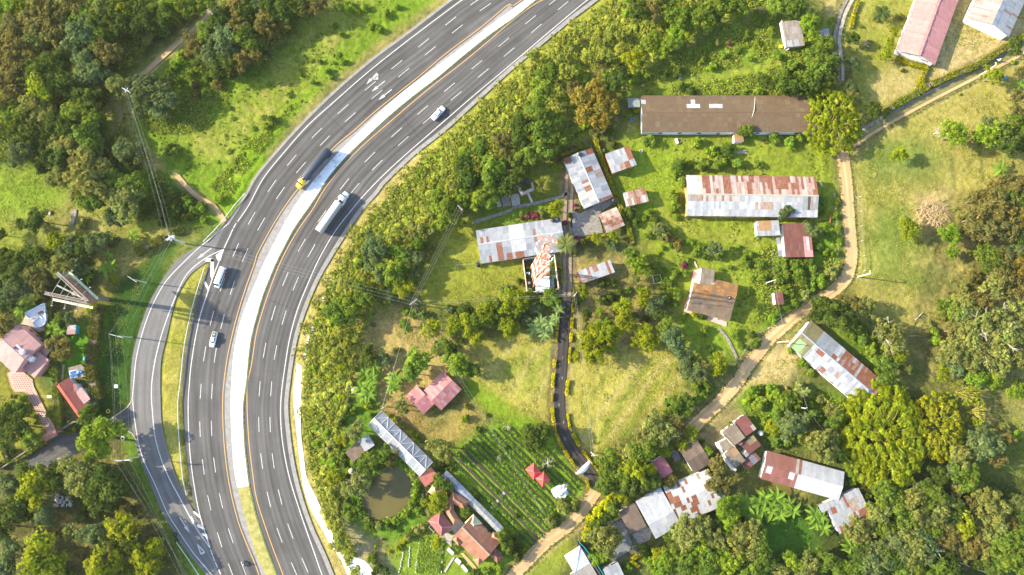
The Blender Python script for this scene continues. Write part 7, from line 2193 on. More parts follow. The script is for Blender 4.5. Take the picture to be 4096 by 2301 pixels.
def pickup(t, a, b, label, name="pickup_truck", load=None, cover=False):
    o, L = place(t, a, b, name, label, "pickup")
    s = L / 5.2
    o.scale = (s, max(s, .95), 1)
    link("body", loft([(-2.6, .78, .45, .95), (-2.52, .88, .38, 1.02), (-1.0, .9, .34, 1.02), (.9, .9, .34, 1.02), (1.9, .89, .36, .98), (2.4, .82, .4, .9), (2.6, .66, .45, .78)]).mesh("body", CARW, True), o)
    link("cabin", loft([(-.95, .78, .98, 1.05, .72), (-.75, .8, .98, 1.62, .64), (.35, .8, .98, 1.66, .64), (.75, .8, .98, 1.55, .62), (1.2, .78, .96, 1.02, .7)]).mesh("cabin", CARW, True), o)
    link("windscreen", MB().add([(.70, -.6, 1.60), (.70, .6, 1.60), (1.22, .70, 1.04), (1.22, -.70, 1.04)], [(0, 3, 2, 1)]).mesh("windscreen", GLASS), o, (.02, 0, .01))
    link("rear_window", MB().add([(-.84, -.6, 1.52), (-.84, .6, 1.52), (-1.02, .66, 1.10), (-1.02, -.66, 1.10)], [(0, 1, 2, 3)]).mesh("rear_window", GLASS), o)
    for y in (-1, 1):
        link("side_window", MB().add([(-.7, .79, 1.1), (.75, .79, 1.1), (.4, .68, 1.52), (-.65, .68, 1.52)], [(0, 1, 2, 3)]).mesh("side_window", GLASS), o, (0, .012 if y > 0 else -.012, 0), None, (1, y, 1))
        link("headlight", unit(LAMP, "headlight"), o, (2.5, .58 * y, .78), None, (.14, .26, .14))
        link("tail_light", unit(REDL, "tail_light"), o, (-2.58, .7 * y, .8), None, (.06, .16, .25))
        link("mirror", unit(CARW, "mirror"), o, (.85, .98 * y, 1.08), None, (.16, .16, .14))
    bed = MB().box((-1.75, 0, 1.0), (1.5, 1.42, .06))
    link("load_bed", bed.mesh("load_bed", plain("bed_liner", (.10, .095, .09), .8) if not cover else TARP), o, (0, 0, .02))
    if load:
        link("cargo", MB().lathe([(.25, 0), (.3, .1), (.26, .35), (.1, .42)], 10).mesh("cargo", load), o, (-1.7, .15, 1.02))
    wheels(o, (-1.6, 1.65), .76)
    return o


pickup("B1", (1330, 897), (1416, 806), "silver white pickup with pale bed and dark rear window driving toward the photo's top", cover=True)
pickup("A2", (1620, 1058), (1592, 1172), "white double cab pickup with dark bed carrying a pale bundle", load=plain("pale_bundle", (.55, .6, .25), .8))
# minibus
o, L = place("A2", (1690, 570), (1632, 722), "minibus", "long white minibus beside the chevron hatching", "minibus")
link("body", loft([(-3.5, .8, .5, 2.3, .72), (-3.4, .98, .4, 2.5, .85), (-1, 1.0, .36, 2.55, .88), (2.2, 1.0, .36, 2.52, .88), (2.7, .98, .36, 2.1, .84), (3.3, .92, .4, 1.2, .8), (3.55, .75, .5, .95, .7)], 14, .45).mesh("body", CARW, True), o, None, None, (L / 7.1, 1, 1))
link("windscreen", MB().add([(2.42, -.78, 2.36), (2.42, .78, 2.36), (2.98, .84, 1.62), (2.98, -.84, 1.62)], [(0, 3, 2, 1)]).mesh("windscreen", GLASS), o, (.09, 0, .03), None, (L / 7.1, 1, 1))
for y in (-1, 1):
    for k in range(5):
        link("side_window", MB().add([(-3.0 + 1.02 * k, .99, 1.35), (-2.1 + 1.02 * k, .99, 1.35), (-2.1 + 1.02 * k, .93, 2.0), (-3.0 + 1.02 * k, .93, 2.0)], [(0, 1, 2, 3)]).mesh("side_window", GLASS), o, (0, .035 * y, 0), None, (1, y, 1))
    link("mirror", unit(BLACKP, "mirror"), o, (2.75, 1.15 * y, 1.6), None, (.12, .22, .3))
    link("headlight", unit(LAMP, "headlight"), o, (3.45, .66 * y, .85), None, (.16, .3, .16))
link("red_stripe", unit(REDL, "red_stripe"), o, (-2.2, .985, .9), None, (2.0, .05, .18))
wheels(o, (-2.1, 2.2), .86, 1.0)


def truck(name, label, a, b, cab, body, blen, wide, h, tankb=False):
    p, q = P("V", *a, h), P("V", *b, h)
    o = thing(name, label, "truck", ((p.x + q.x) / 2, (p.y + q.y) / 2, .062), math.atan2(q.y - p.y, q.x - p.x))
    L = (q - p).length
    f = L / 2
    cl = 3.2
    if tankb:
        link("trailer", loft([(-f, .9, .9, 3.0), (-f + .3, wide, .85, h), (f - cl - 1.1, wide, .85, h), (f - cl - .7, .9, .95, h - .2)], 16, .75).mesh("trailer", body, True), o)
    else:
        link("trailer", loft([(-f, wide, 1.0, h - .3, wide * .8), (-f + .25, wide, .95, h, wide * .86), (f - cl - 1.2, wide, .95, h, wide * .86), (f - cl - .9, wide, 1.0, h - .25, wide * .8)], 16, .35).mesh("trailer", body), o)
        for k in range(7):
            x = -f + .8 + k * (L - cl - 2.4) / 6
            link("tarp_bow", MB().tube([(x, -wide * .86, h - .05), (x, 0, h + .02), (x, wide * .86, h - .05)], .04, 5).mesh("tarp_bow", body), o)
    link("chassis", MB().box((0, 0, .75), (L - .6, .9, .3)).mesh("chassis", RUBBER), o)
    link("cab", loft([(f - cl, 1.1, .55, h - .7, 1.0), (f - cl + .2, 1.2, .5, h - .35, 1.08), (f - 1.9, 1.2, .5, h - .45, 1.05), (f - 1.45, 1.18, .5, 2.1, 1.1), (f - .3, 1.05, .55, 1.85, .95), (f, .85, .6, 1.5, .8)], 14, .4).mesh("cab", cab, True), o)
    link("windscreen", MB().add([(f - 1.86, -.9, h - .62), (f - 1.86, .9, h - .62), (f - 1.42, 1.02, 2.2), (f - 1.42, -1.02, 2.2)], [(0, 3, 2, 1)]).mesh("windscreen", GLASS), o, (.06, 0, .04))
    for y in (-1, 1):
        link("exhaust_stack", MB().tube([(f - cl - .25, 1.0 * y, .9), (f - cl - .25, 1.0 * y, h - .1)], .09, 7).mesh("exhaust_stack", GALV), o)
        link("mirror", unit(BLACKP, "mirror"), o, (f - 1.7, 1.42 * y, 2.3), None, (.12, .3, .5))
        link("headlight", unit(LAMP, "headlight"), o, (f - .08, .72 * y, 1.1), None, (.14, .3, .2))
        link("fuel_tank", MB().tube([(f - cl - 1.2, 1.0 * y, .8), (f - cl + .6, 1.0 * y, .8)], .32, 9).mesh("fuel_tank", GALV), o)
    wheels(o, (-f + .9, -f + 2.1, f - cl - .4, f - cl - 1.6, f - .9), 1.0, 1.35)
    return o


truck("semi_trailer", "yellow cab truck hauling a long navy tarped cylinder load", (590, 125), (118, 670), CARY, NAVYT, 11, 1.25, 3.4, True)
truck("semi_trailer", "white cab truck pulling a pale grey tarped trailer", (432, 1312), (838, 735), CARW, TARP, 10, 1.25, 3.8)


def motorbike(t, x, y, rz, label, rider, z=.06):
    p = P(t, x, y, .7)
    o = thing("motorbike", label, "motorbike", (p.x, p.y, z), rz)
    for xx in (-.62, .62):
        w = link("wheel", None, o, (xx, 0, .3), (math.pi / 2, 0, 0), (.85, .85, .6))
        link("tyre", WHEEL, w)
        link("rim", RIM, w)
    link("frame", loft([(-.8, .08, .5, .72), (-.4, .14, .42, .82), (.1, .16, .4, .86), (.45, .13, .5, .95), (.7, .07, .7, .95)], 8).mesh("frame", rider, True), o)
    link("handlebar", MB().tube([(.45, -.36, 1.02), (.52, 0, .98), (.45, .36, 1.02)], .025, 5).mesh("handlebar", BLACKP), o)
    link("fork", MB().tube([(.5, 0, .98), (.62, 0, .3)], .04, 5).mesh("fork", GALV), o)
    return o, p


def rider(t, x, y, rz, label, mat, z=.06):
    """seated body: one skinned surface from pelvis to limbs"""
    p = P(t, x, y, .7)
    vs = [(-.2, 0, .85), (-.12, 0, 1.1), (-.02, 0, 1.36), (.02, 0, 1.48), (.05, 0, 1.62), (-.05, .2, 1.36), (.18, .3, 1.16), (.42, .32, 1.05), (-.05, -.2, 1.36), (.18, -.3, 1.16), (.42, -.32, 1.05),
          (-.1, .12, .82), (.25, .2, .75), (.1, .2, .35), (.22, .2, .3), (-.1, -.12, .82), (.25, -.2, .75), (.1, -.2, .35), (.22, -.2, .3)]
    es = [(0, 1), (1, 2), (2, 3), (3, 4), (2, 5), (5, 6), (6, 7), (2, 8), (8, 9), (9, 10), (0, 11), (11, 12), (12, 13), (13, 14), (0, 15), (15, 16), (16, 17), (17, 18)]
    rad = [.16, .16, .17, .07, .10, .08, .055, .04, .08, .055, .04, .1, .09, .06, .05, .1, .09, .06, .05]
    me = bpy.data.meshes.new("person")
    me.from_pydata(vs, es, [])
    me.materials.append(mat)
    o = link("person", me, None, (p.x, p.y, z), (0, 0, rz))
    md = o.modifiers.new("skin", 'SKIN')
    for k, r_ in enumerate(rad):
        me.skin_vertices[0].data[k].radius = (r_, r_)
    me.skin_vertices[0].data[0].use_root = True
    o.modifiers.new("sub", 'SUBSURF').levels = 1
    tag(o, label, "person")
    link("helmet", MB().lathe([(.05, -.12), (.13, -.06), (.15, .04), (.11, .13), (.03, .16)], 10).mesh("helmet", WHITEW), o, (.05, 0, 1.66))
    return o


motorbike("D1", 1742, 455, 2.75 + math.pi, "motorbike riding along the concrete lane by the yellow green hedge", WHITEW, .05)
rider("D1", 1742, 455, 2.75 + math.pi, "person in pale clothes riding the motorbike on the concrete lane", plain("pale_cloth", (.5, .5, .5), .9), .05)
motorbike("A3", 1846, 1362, 1.9, "dark motorbike on the highway at the photo's bottom edge", BLACKP)
rider("A3", 1846, 1362, 1.9, "person in dark clothes riding the dark motorbike on the highway", CLOTHB)


# ---------------------------------------------------------------- poles, wires, billboard, tower
def pole(t, base, top, h, label, arms=(), r=.16, mat=POLEC, name="power_pole", extra=None, cat="pole"):
    """stands where its foot is seen; top only sets which way the crossarms run"""
    p = P(t, *top, h)
    q = Vector((p.x, p.y, 0))
    o = thing(name, label, cat, q)
    link("shaft", MB().tube([(0, 0, -.2), (0, 0, h * .5), (0, 0, h)], [r * 1.25, r, r * .75], 9).mesh("shaft", mat), o)
    ends = []
    for (ax, ay, z, ln) in arms:
        a = math.atan2(ay, ax)
        d = Vector((math.cos(a), math.sin(a), 0))
        link("crossarm", MB().beam(d * -ln / 2 + Vector((0, 0, z)), d * ln / 2 + Vector((0, 0, z)), .16, .16).mesh("crossarm", mat), o)
        for k in (-.5, 0, .5):
            e = d * ln * k * .94 + Vector((0, 0, z + .08))
            link("insulator", INSUL, o, e)
            ends.append(q + e + Vector((0, 0, .24)))
    return o, ends, q


INSUL = MB().lathe([(.03, 0), (.09, .03), (.04, .1), (.09, .14), (.04, .2), (.02, .26)], 8).mesh("insulator", WHITEW)


def wire(a, b, label, sag=.8, group=None, r=.016):
    pts = [a.lerp(b, k / 14) - Vector((0, 0, sag * 4 * (k / 14) * (1 - k / 14))) for k in range(15)]
    tag(link("power_line", MB().tube(pts, r, 4).mesh("power_line", WIREM)), label, "cable", group)


def wires(ea, eb, label, group, sag=.8):
    for k, (a, b) in enumerate(zip(ea, eb)):
        wire(a, b, label + ", " + ("first strand", "second strand", "third strand", "fourth strand", "fifth strand")[min(k, 4)], sag, group)


h1 = 10.5
_, e3, _ = pole("A1", (0, 0), (1585, 92), 9, "pole with crossarm beside the dirt power line track", [(1, -.9, 8.8, 2.6)])
_, e1, _ = pole("A1", (0, 0), (945, 675), h1, "lattice topped pole between khaki and grey green trees", [(1, -.55, 10.2, 2.8), (1, -.55, 9.2, 2.8), (.6, 1, 9.8, 1.6)], mat=GALV)
pl_, e2, q2 = pole("A2", (0, 0), (1275, 345), h1, "big lattice topped pole by the slip road entrance", [(.75, .5, 10.2, 3.0), (.75, .5, 9.3, 3.0), (-.5, .8, 9.8, 2.4), (.3, 1, 8.9, 1.8)], mat=GALV, r=.24)
link("transformer", MB().lathe([(.25, 0), (.3, .1), (.3, .8), (.2, .95)], 12).mesh("transformer", GALV), pl_, (.5, .3, 8.0))
_, e5, _ = pole("A2", (0, 0), (995, 660), 9, "single crossarm pole on the dark lawn with a blue fitting", [(.8, -.5, 8.8, 3.6)])
_, e6, _ = pole("A2", (0, 0), (872, 1088), 9.5, "double crossarm pole beside the ragged hedge", [(.95, -.25, 9.3, 4.6), (.95, -.25, 9.0, 4.4)])
_, e7, _ = pole("A3", (0, 0), (920, 582), 9.5, "crossarm pole below the round lime tree at the side street", [(1, 0, 9.3, 5.2), (.9, .1, 8.9, 4.2)])
pl_, e8, q8 = pole("B2", (0, 0), (1185, 830), 11, "wooden double pole standing at the edge of the bare yard", [(.75, .6, 10.7, 2.8), (.75, .6, 9.9, 2.8)], mat=GREYWOOD)
link("second_shaft", MB().tube([(1.1, .8, 0), (1.1, .8, 10.6)], [.2, .13], 8).mesh("second_shaft", GREYWOOD), pl_)
_, e9, _ = pole("B2", (0, 0), (1540, 118), 10, "wooden crossarm pole among trees above the long white house lawn", [(.7, -.7, 9.7, 2.0), (.7, -.7, 9.0, 2.0)], mat=GREYWOOD)
_, e10, _ = pole("C2", (0, 0), (480, 772), 9, "white topped pole beside the dark driveway and the open low shed", [(.5, .8, 8.8, 1.6)])
_, e11, _ = pole("C3", (0, 0), (622, 545), 9, "white crossarm pole in the dry field near the entrance arch", [(1, .1, 8.8, 1.8), (1, .1, 8.4, 1.6)])
_, e13, _ = pole("D2", (0, 0), (48, 668), 8, "slim pole between the maroon house and maroon hut", [(1, .3, 7.8, 1.0)])
_, e14, _ = pole("D2", (0, 0), (145, 1130), 8, "slim pole beside the dirt road and mossy shed end", [(1, .3, 7.8, 1.0)])
_, e15, _ = pole("D3", (0, 0), (285, 188), 8, "slim pole on the slope between the diagonal shed and rambling house", [(1, .3, 7.8, 1.0)])
_, e16, _ = pole("B3", (0, 0), (955, 185), 7, "slim pole at the upper corner of the trussed greenhouse", [(.6, .6, 6.8, .8)])
pl_, e17, _ = pole("D1", (0, 0), (1720, 492), 8, "street lamp pole rising out of the round yellow green tree", [], name="street_lamp")
link("lamp_head", MB().box((.1, .5, 7.9), (.3, .9, .16)).mesh("lamp_head", plain("lamp_green", (.45, .75, .2), .5)), pl_)
pl_, e12, _ = pole("D2", (0, 0), (775, 617), 8, "bare white street lamp pole standing beside the dirt road bend", [], r=.19, name="street_lamp", mat=WHITEW)
link("lamp_head", MB().box((-.2, .5, 7.95), (.35, .9, .18)).mesh("lamp_head", plain("lamp_green", (.45, .75, .2), .5)), pl_)
pl_, e18, _ = pole("A2", (0, 0), (690, 790), 5, "short lamp post with two white globes next to the billboard", [], name="lamp_post", r=.12, mat=GREYWOOD)
for k in (-.8, .6):
    link("globe", MB().lathe([(.05, -.3), (.24, -.15), (.3, .05), (.2, .24), (.05, .3)], 10).mesh("globe", WHITEW, True), pl_, (k, k * .3, 5.1))
G = "power lines"
wires(e3, e1, "sagging wire over the dirt power line track", "wires over the power line track", 1.0)
far3 = [e + (e3[0] - e1[0]) * .35 for e in e3]
wires(e3, far3, "wire leaving the track pole for the wood at the top", "wires at the top of the track", .2)
wires(e1[:3] + e1[6:8], e2[:3] + e2[6:8], "wire strung over the meadow slope to the big lattice topped pole", "wires over the meadow slope", 1.4)
wires(e2[3:6], e8[:3], "bright wire crossing the highway", "wires crossing the highway", 1.2)
wires(e8[:3], e9[:3], "wire over the long white house lawn", "wires over the lawn", .8)
wires(e2[:3] + e2[6:7], e6[:4], "wire running over the dark lawn to the double crossarm pole", "wires over the dark lawn", .9)
wires(e6[:4], e7[:4], "wire along the ragged hedge toward the side street", "wires along the ragged hedge", .9)
end = [P("A3", x, 1500, 9) for x in (1440, 1420, 1400, 1380)]
wires(e7[:4], end, "wire running over the tree tops beside the slip road", "wires beside the slip road", 1.0)
wire(e8[1], e16[0], "thick wire from the double wooden pole to the greenhouse corner", .6, None, .03)
wire(e8[4], P("B2", 1300, 1285, 4), "service wire dropping to the tree behind the rose house", .3)
wires(e8[3:5], [P("C3", 280, 1050, 8), P("C3", 300, 1080, 8)], "long wire passing over the rose house and vegetable rows", "wires over the vegetable rows", 1.6)
wires(e8[:2], e10[:2], "faint wire over the cluster of yellow green trees", "wires over the trees beside the lawn", 1.0)
wires(e10[:2], e11[:2], "wire along the dark driveway over the dry field", "wires over the dry field", 1.0)
wire(e10[0], P("T", 1462, 1215, 2.3), "service wire from the white topped pole to the tower compound", .1)
wire(P("D2", 40, 300, 5), e13[0], "wire from the maroon house down to its slim pole", .3)
wire(e13[1], e14[1], "wire crossing the dirt road between slim poles", .8)
wire(e14[2], e15[2], "wire passing over the mossy end of the diagonal shed", .8)
w4 = [e15[1], P("D3", 690, 680, 7), P("D3", 1050, 1060, 8), P("D3", 1440, 1480, 8)]
for k in range(3):
    wire(w4[k], w4[k + 1], ("wire dropping beside the huge bamboo clump", "wire over the trees near the checked shed", "wire over the dark wood toward the photo's bottom edge")[k], .4)

# billboard: two long panels meeting at a point, seen from above, on one thick mast
bb = thing("billboard", "tall V shaped billboard seen edge on above grey green trees", "billboard", (0, 0, 0))
bz = 18.0
fr = lambda x, y, z=bz: P("B", x, y, z)
base = P("B", 1690, 990, 0)
tipz = bz + 1.6
panels = (((1390, 1085), (535, 290), (1410, 1035), (700, 315)), ((1385, 1090), (205, 840), (1350, 1135), (330, 930)))
STEEL = plain("pale_steel", (.22, .21, .20), .6, .2, var=.15)
for a, b, ca_, cb_ in panels:
    A, B = fr(*a), fr(*b)
    n = Vector((0, 0, 1)).cross(B - A).normalized()
    out = (fr(*ca_, bz) - A).dot(n)
    n = n if out > 0 else -n
    m = MB()
    for k in range(8):
        p, q = A.lerp(B, k / 8), A.lerp(B, (k + 1) / 8)
        link("panel", MB().add([p + Vector((0, 0, .1)), q + Vector((0, 0, .1)), q - Vector((0, 0, 4.9)), p - Vector((0, 0, 4.9)), p + n * .2 + Vector((0, 0, .1)), q + n * .2 + Vector((0, 0, .1)), q + n * .2 - Vector((0, 0, 4.9)), p + n * .2 - Vector((0, 0, 4.9))],
                               [(0, 1, 2, 3), (7, 6, 5, 4), (0, 4, 5, 1), (2, 6, 7, 3), (1, 5, 6, 2), (0, 3, 7, 4)]).mesh("panel", BROWNP if k < 7 else STEEL), bb)
    rail = MB()
    rail.beam(A + n * .45 + Vector((0, 0, .2)), B + n * .45 + Vector((0, 0, .2)), .14)
    rail.beam(A - n * .35 + Vector((0, 0, .15)), B - n * .35 + Vector((0, 0, .15)), .16, .1)
    link("top_rail", rail.mesh("top_rail", STEEL), bb)
    walk = MB().beam(A + n * 1.5 - Vector((0, 0, 3.2)), B.lerp(A, .06) + n * 1.5 - Vector((0, 0, 3.2)), .75, .08)
    link("catwalk", walk.mesh("catwalk", plain("pale_grating", (.52, .52, .36), .7)), bb)
    for k in (.22, .5, .8):
        p = A.lerp(B, k)
        link("lamp_arm", MB().beam(p + Vector((0, 0, .1)), p + n * 3.2 - Vector((0, 0, .6)), .10).box(p + n * 3.3 - Vector((0, 0, .6)), (.55, .25, .25)).mesh("lamp_arm", STEEL), bb)
    for k in range(12):
        p = A.lerp(B, (k + .5) / 12)
        link("strut", MB().beam(p - n * .3 + Vector((0, 0, 0)), p + n * 1.5 - Vector((0, 0, 3.2)), .06).mesh("strut", STEEL), bb)
A1_, B1_ = fr(1400, 1085), fr(535, 290)
A2_, B2_ = fr(1385, 1090), fr(205, 840)
for k in (.18, .35, .5, .66, .85):
    link("cross_brace", MB().beam(A1_.lerp(B1_, k), A2_.lerp(B2_, k), .08).mesh("cross_brace", STEEL), bb)
link("torsion_beam", MB().beam(fr(545, 635, bz - 1), fr(1380, 1050, bz - 1), .4, .5).mesh("torsion_beam", STEEL), bb)
mtop = fr(1000, 860, bz - 1)
link("mast", MB().tube([(mtop.x, mtop.y, 0), (mtop.x, mtop.y, bz - .8)], [.75, .65], 16).mesh("mast", plain("mast_paint", (.16, .11, .09), .7)), bb)

# lattice tower: three legs tapering to a platform
tw = thing("lattice_tower", "tall red and white lattice tower with a triangular top platform", "tower", (0, 0, 0))
HT = 60.0
LEGB = [P("T", 1078, 1175), P("T", 1322, 965), P("T", 1035, 890)]
cb = sum(LEGB, Vector()) / 3
ct = P("T", 1272, 455, HT)
ct = Vector((cb.x, cb.y, HT))
top = [ct + (p - cb) * .16 for p in LEGB]
SEG = 9
for s in range(SEG):
    t0, t1 = s / SEG, (s + 1) / SEG
    mt = ORANGEP if s % 2 == 0 else WHITEW
    ring0 = [LEGB[i].lerp(top[i], t0) for i in range(3)]
    ring1 = [LEGB[i].lerp(top[i], t1) for i in range(3)]
    ringm = [LEGB[i].lerp(top[i], (t0 + t1) / 2) for i in range(3)]
    th = .30 - .22 * t0
    for i in range(3):
        j = (i + 1) % 3
        link("leg_section", MB().tube([ring0[i], ring1[i]], th * .72, 7).mesh("leg_section", mt), tw)
        b = MB()
        b.beam(ring1[i], ring1[j], th * .5)
        b.beam(ring0[i], ringm[j], th * .4)
        b.beam(ringm[j], ring1[i], th * .4)
        b.beam(ringm[i], ringm[j], th * .35)
        link("bracing", b.mesh("bracing", mt), tw)
lad = MB()
l0, l1 = (LEGB[0] + LEGB[2]) / 2, (top[0] + top[2]) / 2
lad.beam(l0, l1, .35, .5)
link("cable_ladder", lad.mesh("cable_ladder", GREYW), tw)
for z, k in ((HT * .97, 3.0), (HT * .62, 2.0)):
    ring = [Vector((cb.x, cb.y, z)) + (p - cb).normalized() * k * .9 for p in LEGB]
    pm_ = MB()
    for i in range(3):
        pm_.beam(ring[i], ring[(i + 1) % 3], .14)
        pm_.beam(ring[i] + Vector((0, 0, 1)), ring[(i + 1) % 3] + Vector((0, 0, 1)), .09)
        pm_.beam(ring[i], Vector((cb.x, cb.y, z)), .1)
        pm_.beam(ring[i].lerp(ring[(i + 1) % 3], .5), Vector((cb.x, cb.y, z)), .1)
    link("platform", pm_.mesh("platform", ORANGEP), tw)
for k, (z, a, r) in enumerate(((.95, .4, .5), (.92, 2.4, .55), (.86, 3.4, .9), (.80, 3.0, .9), (.74, 5.2, 1.0), (.70, 5.8, .8), (.52, 4.6, .6), (.5, .6, .5), (.88, 1.4, .5))):
    p = Vector((cb.x, cb.y, HT * z)) + Vector((math.cos(a), math.sin(a), 0)) * (1.3 + r * .5 + 2.2 * (1 - z))
    link("dish", MB().lathe([(.05, 0), (r * .6, .08), (r, .3), (r * .98, .34), (r * .5, .2)], 14).mesh("dish", WHITEW, True), tw, p, (0, math.pi / 2, a))
for k in range(6):
    a = k * 1.05
    p = Vector((cb.x, cb.y, HT * .965)) + Vector((math.cos(a), math.sin(a), 0)) * 2.4
    link("antenna", unit(WHITEW, "antenna"), tw, (p.x, p.y, p.z + .6), (0, 0, a), (.18, .35, 2.2))

# ---------------------------------------------------------------- fences and rails
def rail_fence(name, label, pts, gap, h, mat, wires_=2, cat="fence", w=.03, rail=False):
    o = thing(name, label, cat, (0, 0, 0))
    pts, L = resample(pts, max(3, int(sum((b - a).length for a, b in zip(pts, pts[1:])) / gap)))
    for p in pts:
        link("post", unit(mat, "post"), o, (p.x, p.y, h / 2), None, (.11, .11, h))
    m = MB()
    for k in range(wires_):
        for a, b in zip(pts, pts[1:]):
            z = h * (1 - .35 * k) - .06
            m.beam((a.x, a.y, z), (b.x, b.y, z), .12 if rail else w, .28 if rail else w)
    link("rail" if rail else "strand", m.mesh("rail", GALV if rail else WIREM), o)


rail_fence("guardrail", "steel guardrail along the grass island", smooth(line("A2 1550,575 1490,760 1440,950 1395,1180 1368,1447 A3 1352,100 1350,250 1362,450 1390,740 1415,840")), 4.5, .8, GALV, 1, "guardrail", rail=True)
rail_fence("guardrail", "steel guardrail at the outer edge of the slip road end", smooth(line("A3 1340,1195 1420,1310 1520,1460 1600,1600")), 4.0, .8, GALV, 1, "guardrail", rail=True)
rail_fence("guardrail", "steel guardrail curving past the slip road entrance gore", smooth(line("A2 1855,15 1780,100 1705,200 1620,300 1540,380")), 4.0, .8, GALV, 1, "guardrail", rail=True)
FP = plain("fence_post", (.5, .46, .40), .9)
rail_fence("post_fence", "wire fence with pale posts beside the straight dirt road", line("D2 690,40 698,220 700,350 715,480 722,600"), 3.6, 1.3, FP)
rail_fence("post_fence", "wire fence with wooden posts through the bushy strip below the warehouse", line("D2 490,20 505,180 515,340 520,480"), 4.0, 1.3, GREYWOOD)
rail_fence("post_fence", "pale wire fence along the dirt road in front of the farmhouse", line("C2 1932,1030 1820,1070 1730,1240 1680,1300"), 4.0, 1.4, WHITEW)
rail_fence("post_fence", "pale wire fence from the maroon hut along the dirt road", line("D2 270,805 215,845 130,910 60,970"), 4.0, 1.4, WHITEW)
rail_fence("garden_fence", "light fence along the vegetable garden beside the dirt road", line("C3 215,1190 130,1300 40,1400"), 3.0, 1.2, GREYWOOD)
rail_fence("garden_fence", "fence line between bank and pond garden", line("B3 650,1040 720,1140 800,1240 870,1350 930,1447"), 3.0, 1.1, CONC)
rail_fence("garden_fence", "low fence beside the brown lawn and the vegetable rows", line("B3 1740,230 1700,320 1620,410 1560,470"), 3.0, 1.1, PALEBARK)
rail_fence("garden_fence", "fence across the lawn to the black corner tank", line("B2 1395,565 1520,555 1650,545"), 3.0, 1.1, GREYWOOD)

# ---------------------------------------------------------------- small things
def animal(t, x, y, rz, mat, label, s=1.0):
    p = P(t, x, y, 1.0)
    vs = [(-.75, 0, 1.1), (0, 0, 1.05), (.65, 0, 1.15), (1.0, 0, 1.4), (1.35, 0, 1.3), (1.6, 0, 1.12), (-.7, .2, .95), (-.62, .22, .6), (-.78, .22, .35), (-.74, .22, .05), (-.7, -.2, .95), (-.62, -.22, .6), (-.78, -.22, .35), (-.74, -.22, .05),
          (.6, .2, .9), (.62, .2, .45), (.62, .2, .05), (.6, -.2, .9), (.62, -.2, .45), (.62, -.2, .05), (-1.0, 0, 1.1), (-1.08, 0, .6)]
    es = [(0, 1), (1, 2), (2, 3), (3, 4), (4, 5), (0, 6), (6, 7), (7, 8), (8, 9), (0, 10), (10, 11), (11, 12), (12, 13), (2, 14), (14, 15), (15, 16), (2, 17), (17, 18), (18, 19), (0, 20), (20, 21)]
    rad = [.34, .38, .36, .2, .17, .1, .2, .12, .07, .07, .2, .12, .07, .07, .15, .08, .07, .15, .08, .07, .05, .03]
    me = bpy.data.meshes.new("cow")
    me.from_pydata(vs, es, [])
    me.materials.append(mat)
    o = link("cow", me, None, (p.x, p.y, 0), (0, 0, rz), (s, s, s))
    md = o.modifiers.new("skin", 'SKIN')
    for k, r_ in enumerate(rad):
        me.skin_vertices[0].data[k].radius = (r_, r_)
    me.skin_vertices[0].data[0].use_root = True
    o.modifiers.new("sub", 'SUBSURF').levels = 1
    tag(o, label, "cow")


animal("D1", 397, 1382, -1.3, COWP, "cream coloured cow beside the striped warehouse's end", .9)
animal("D2", 470, 215, 1.5, COWB, "brown cow between the striped warehouse and dirt road", .8)
animal("D3", 140, 42, -1.3, COWB, "reddish brown cow near the sandy patch below the diagonal shed", .85)
TYRE = MB()
for k in range(20):
    a = 6.283 * k / 20
    for j in range(6):
        b = 6.283 * j / 6
        TYRE.v.append(((.48 + .14 * math.cos(b)) * math.cos(a), (.48 + .14 * math.cos(b)) * math.sin(a), .14 + .14 * math.sin(b)))
TYRE.f = [(k * 6 + j, ((k + 1) % 20) * 6 + j, ((k + 1) % 20) * 6 + (j + 1) % 6, k * 6 + (j + 1) % 6) for k in range(20) for j in range(6)]
TY = {}
for t, x, y, mt, lab in (("A3", 925, 415, WHITEW, "white ring planter on the verge by the lime tree"), ("A3", 1323, 1142, RUBBER, "upper of two dark tyres at the slip road edge"), ("A3", 1332, 1188, RUBBER, "lower of two dark tyres at the slip road edge"),
                         ("A3", 815, 210, YELLOWP, "yellow ring planter by the side street corner"), ("C1", 908, 902, BLUEP, "blue ring tub left of the brown barn"), ("C1", 975, 1140, GREYW, "grey round tub near the small square shed")):
    p = P(t, x, y, .2)
    TY.setdefault(mt.name, TYRE.mesh("ring_planter", mt, True))
    tag(link("ring_planter", TY[mt.name], None, (p.x, p.y, 0), None, (1.1, 1.1, 1)), lab, "planter")
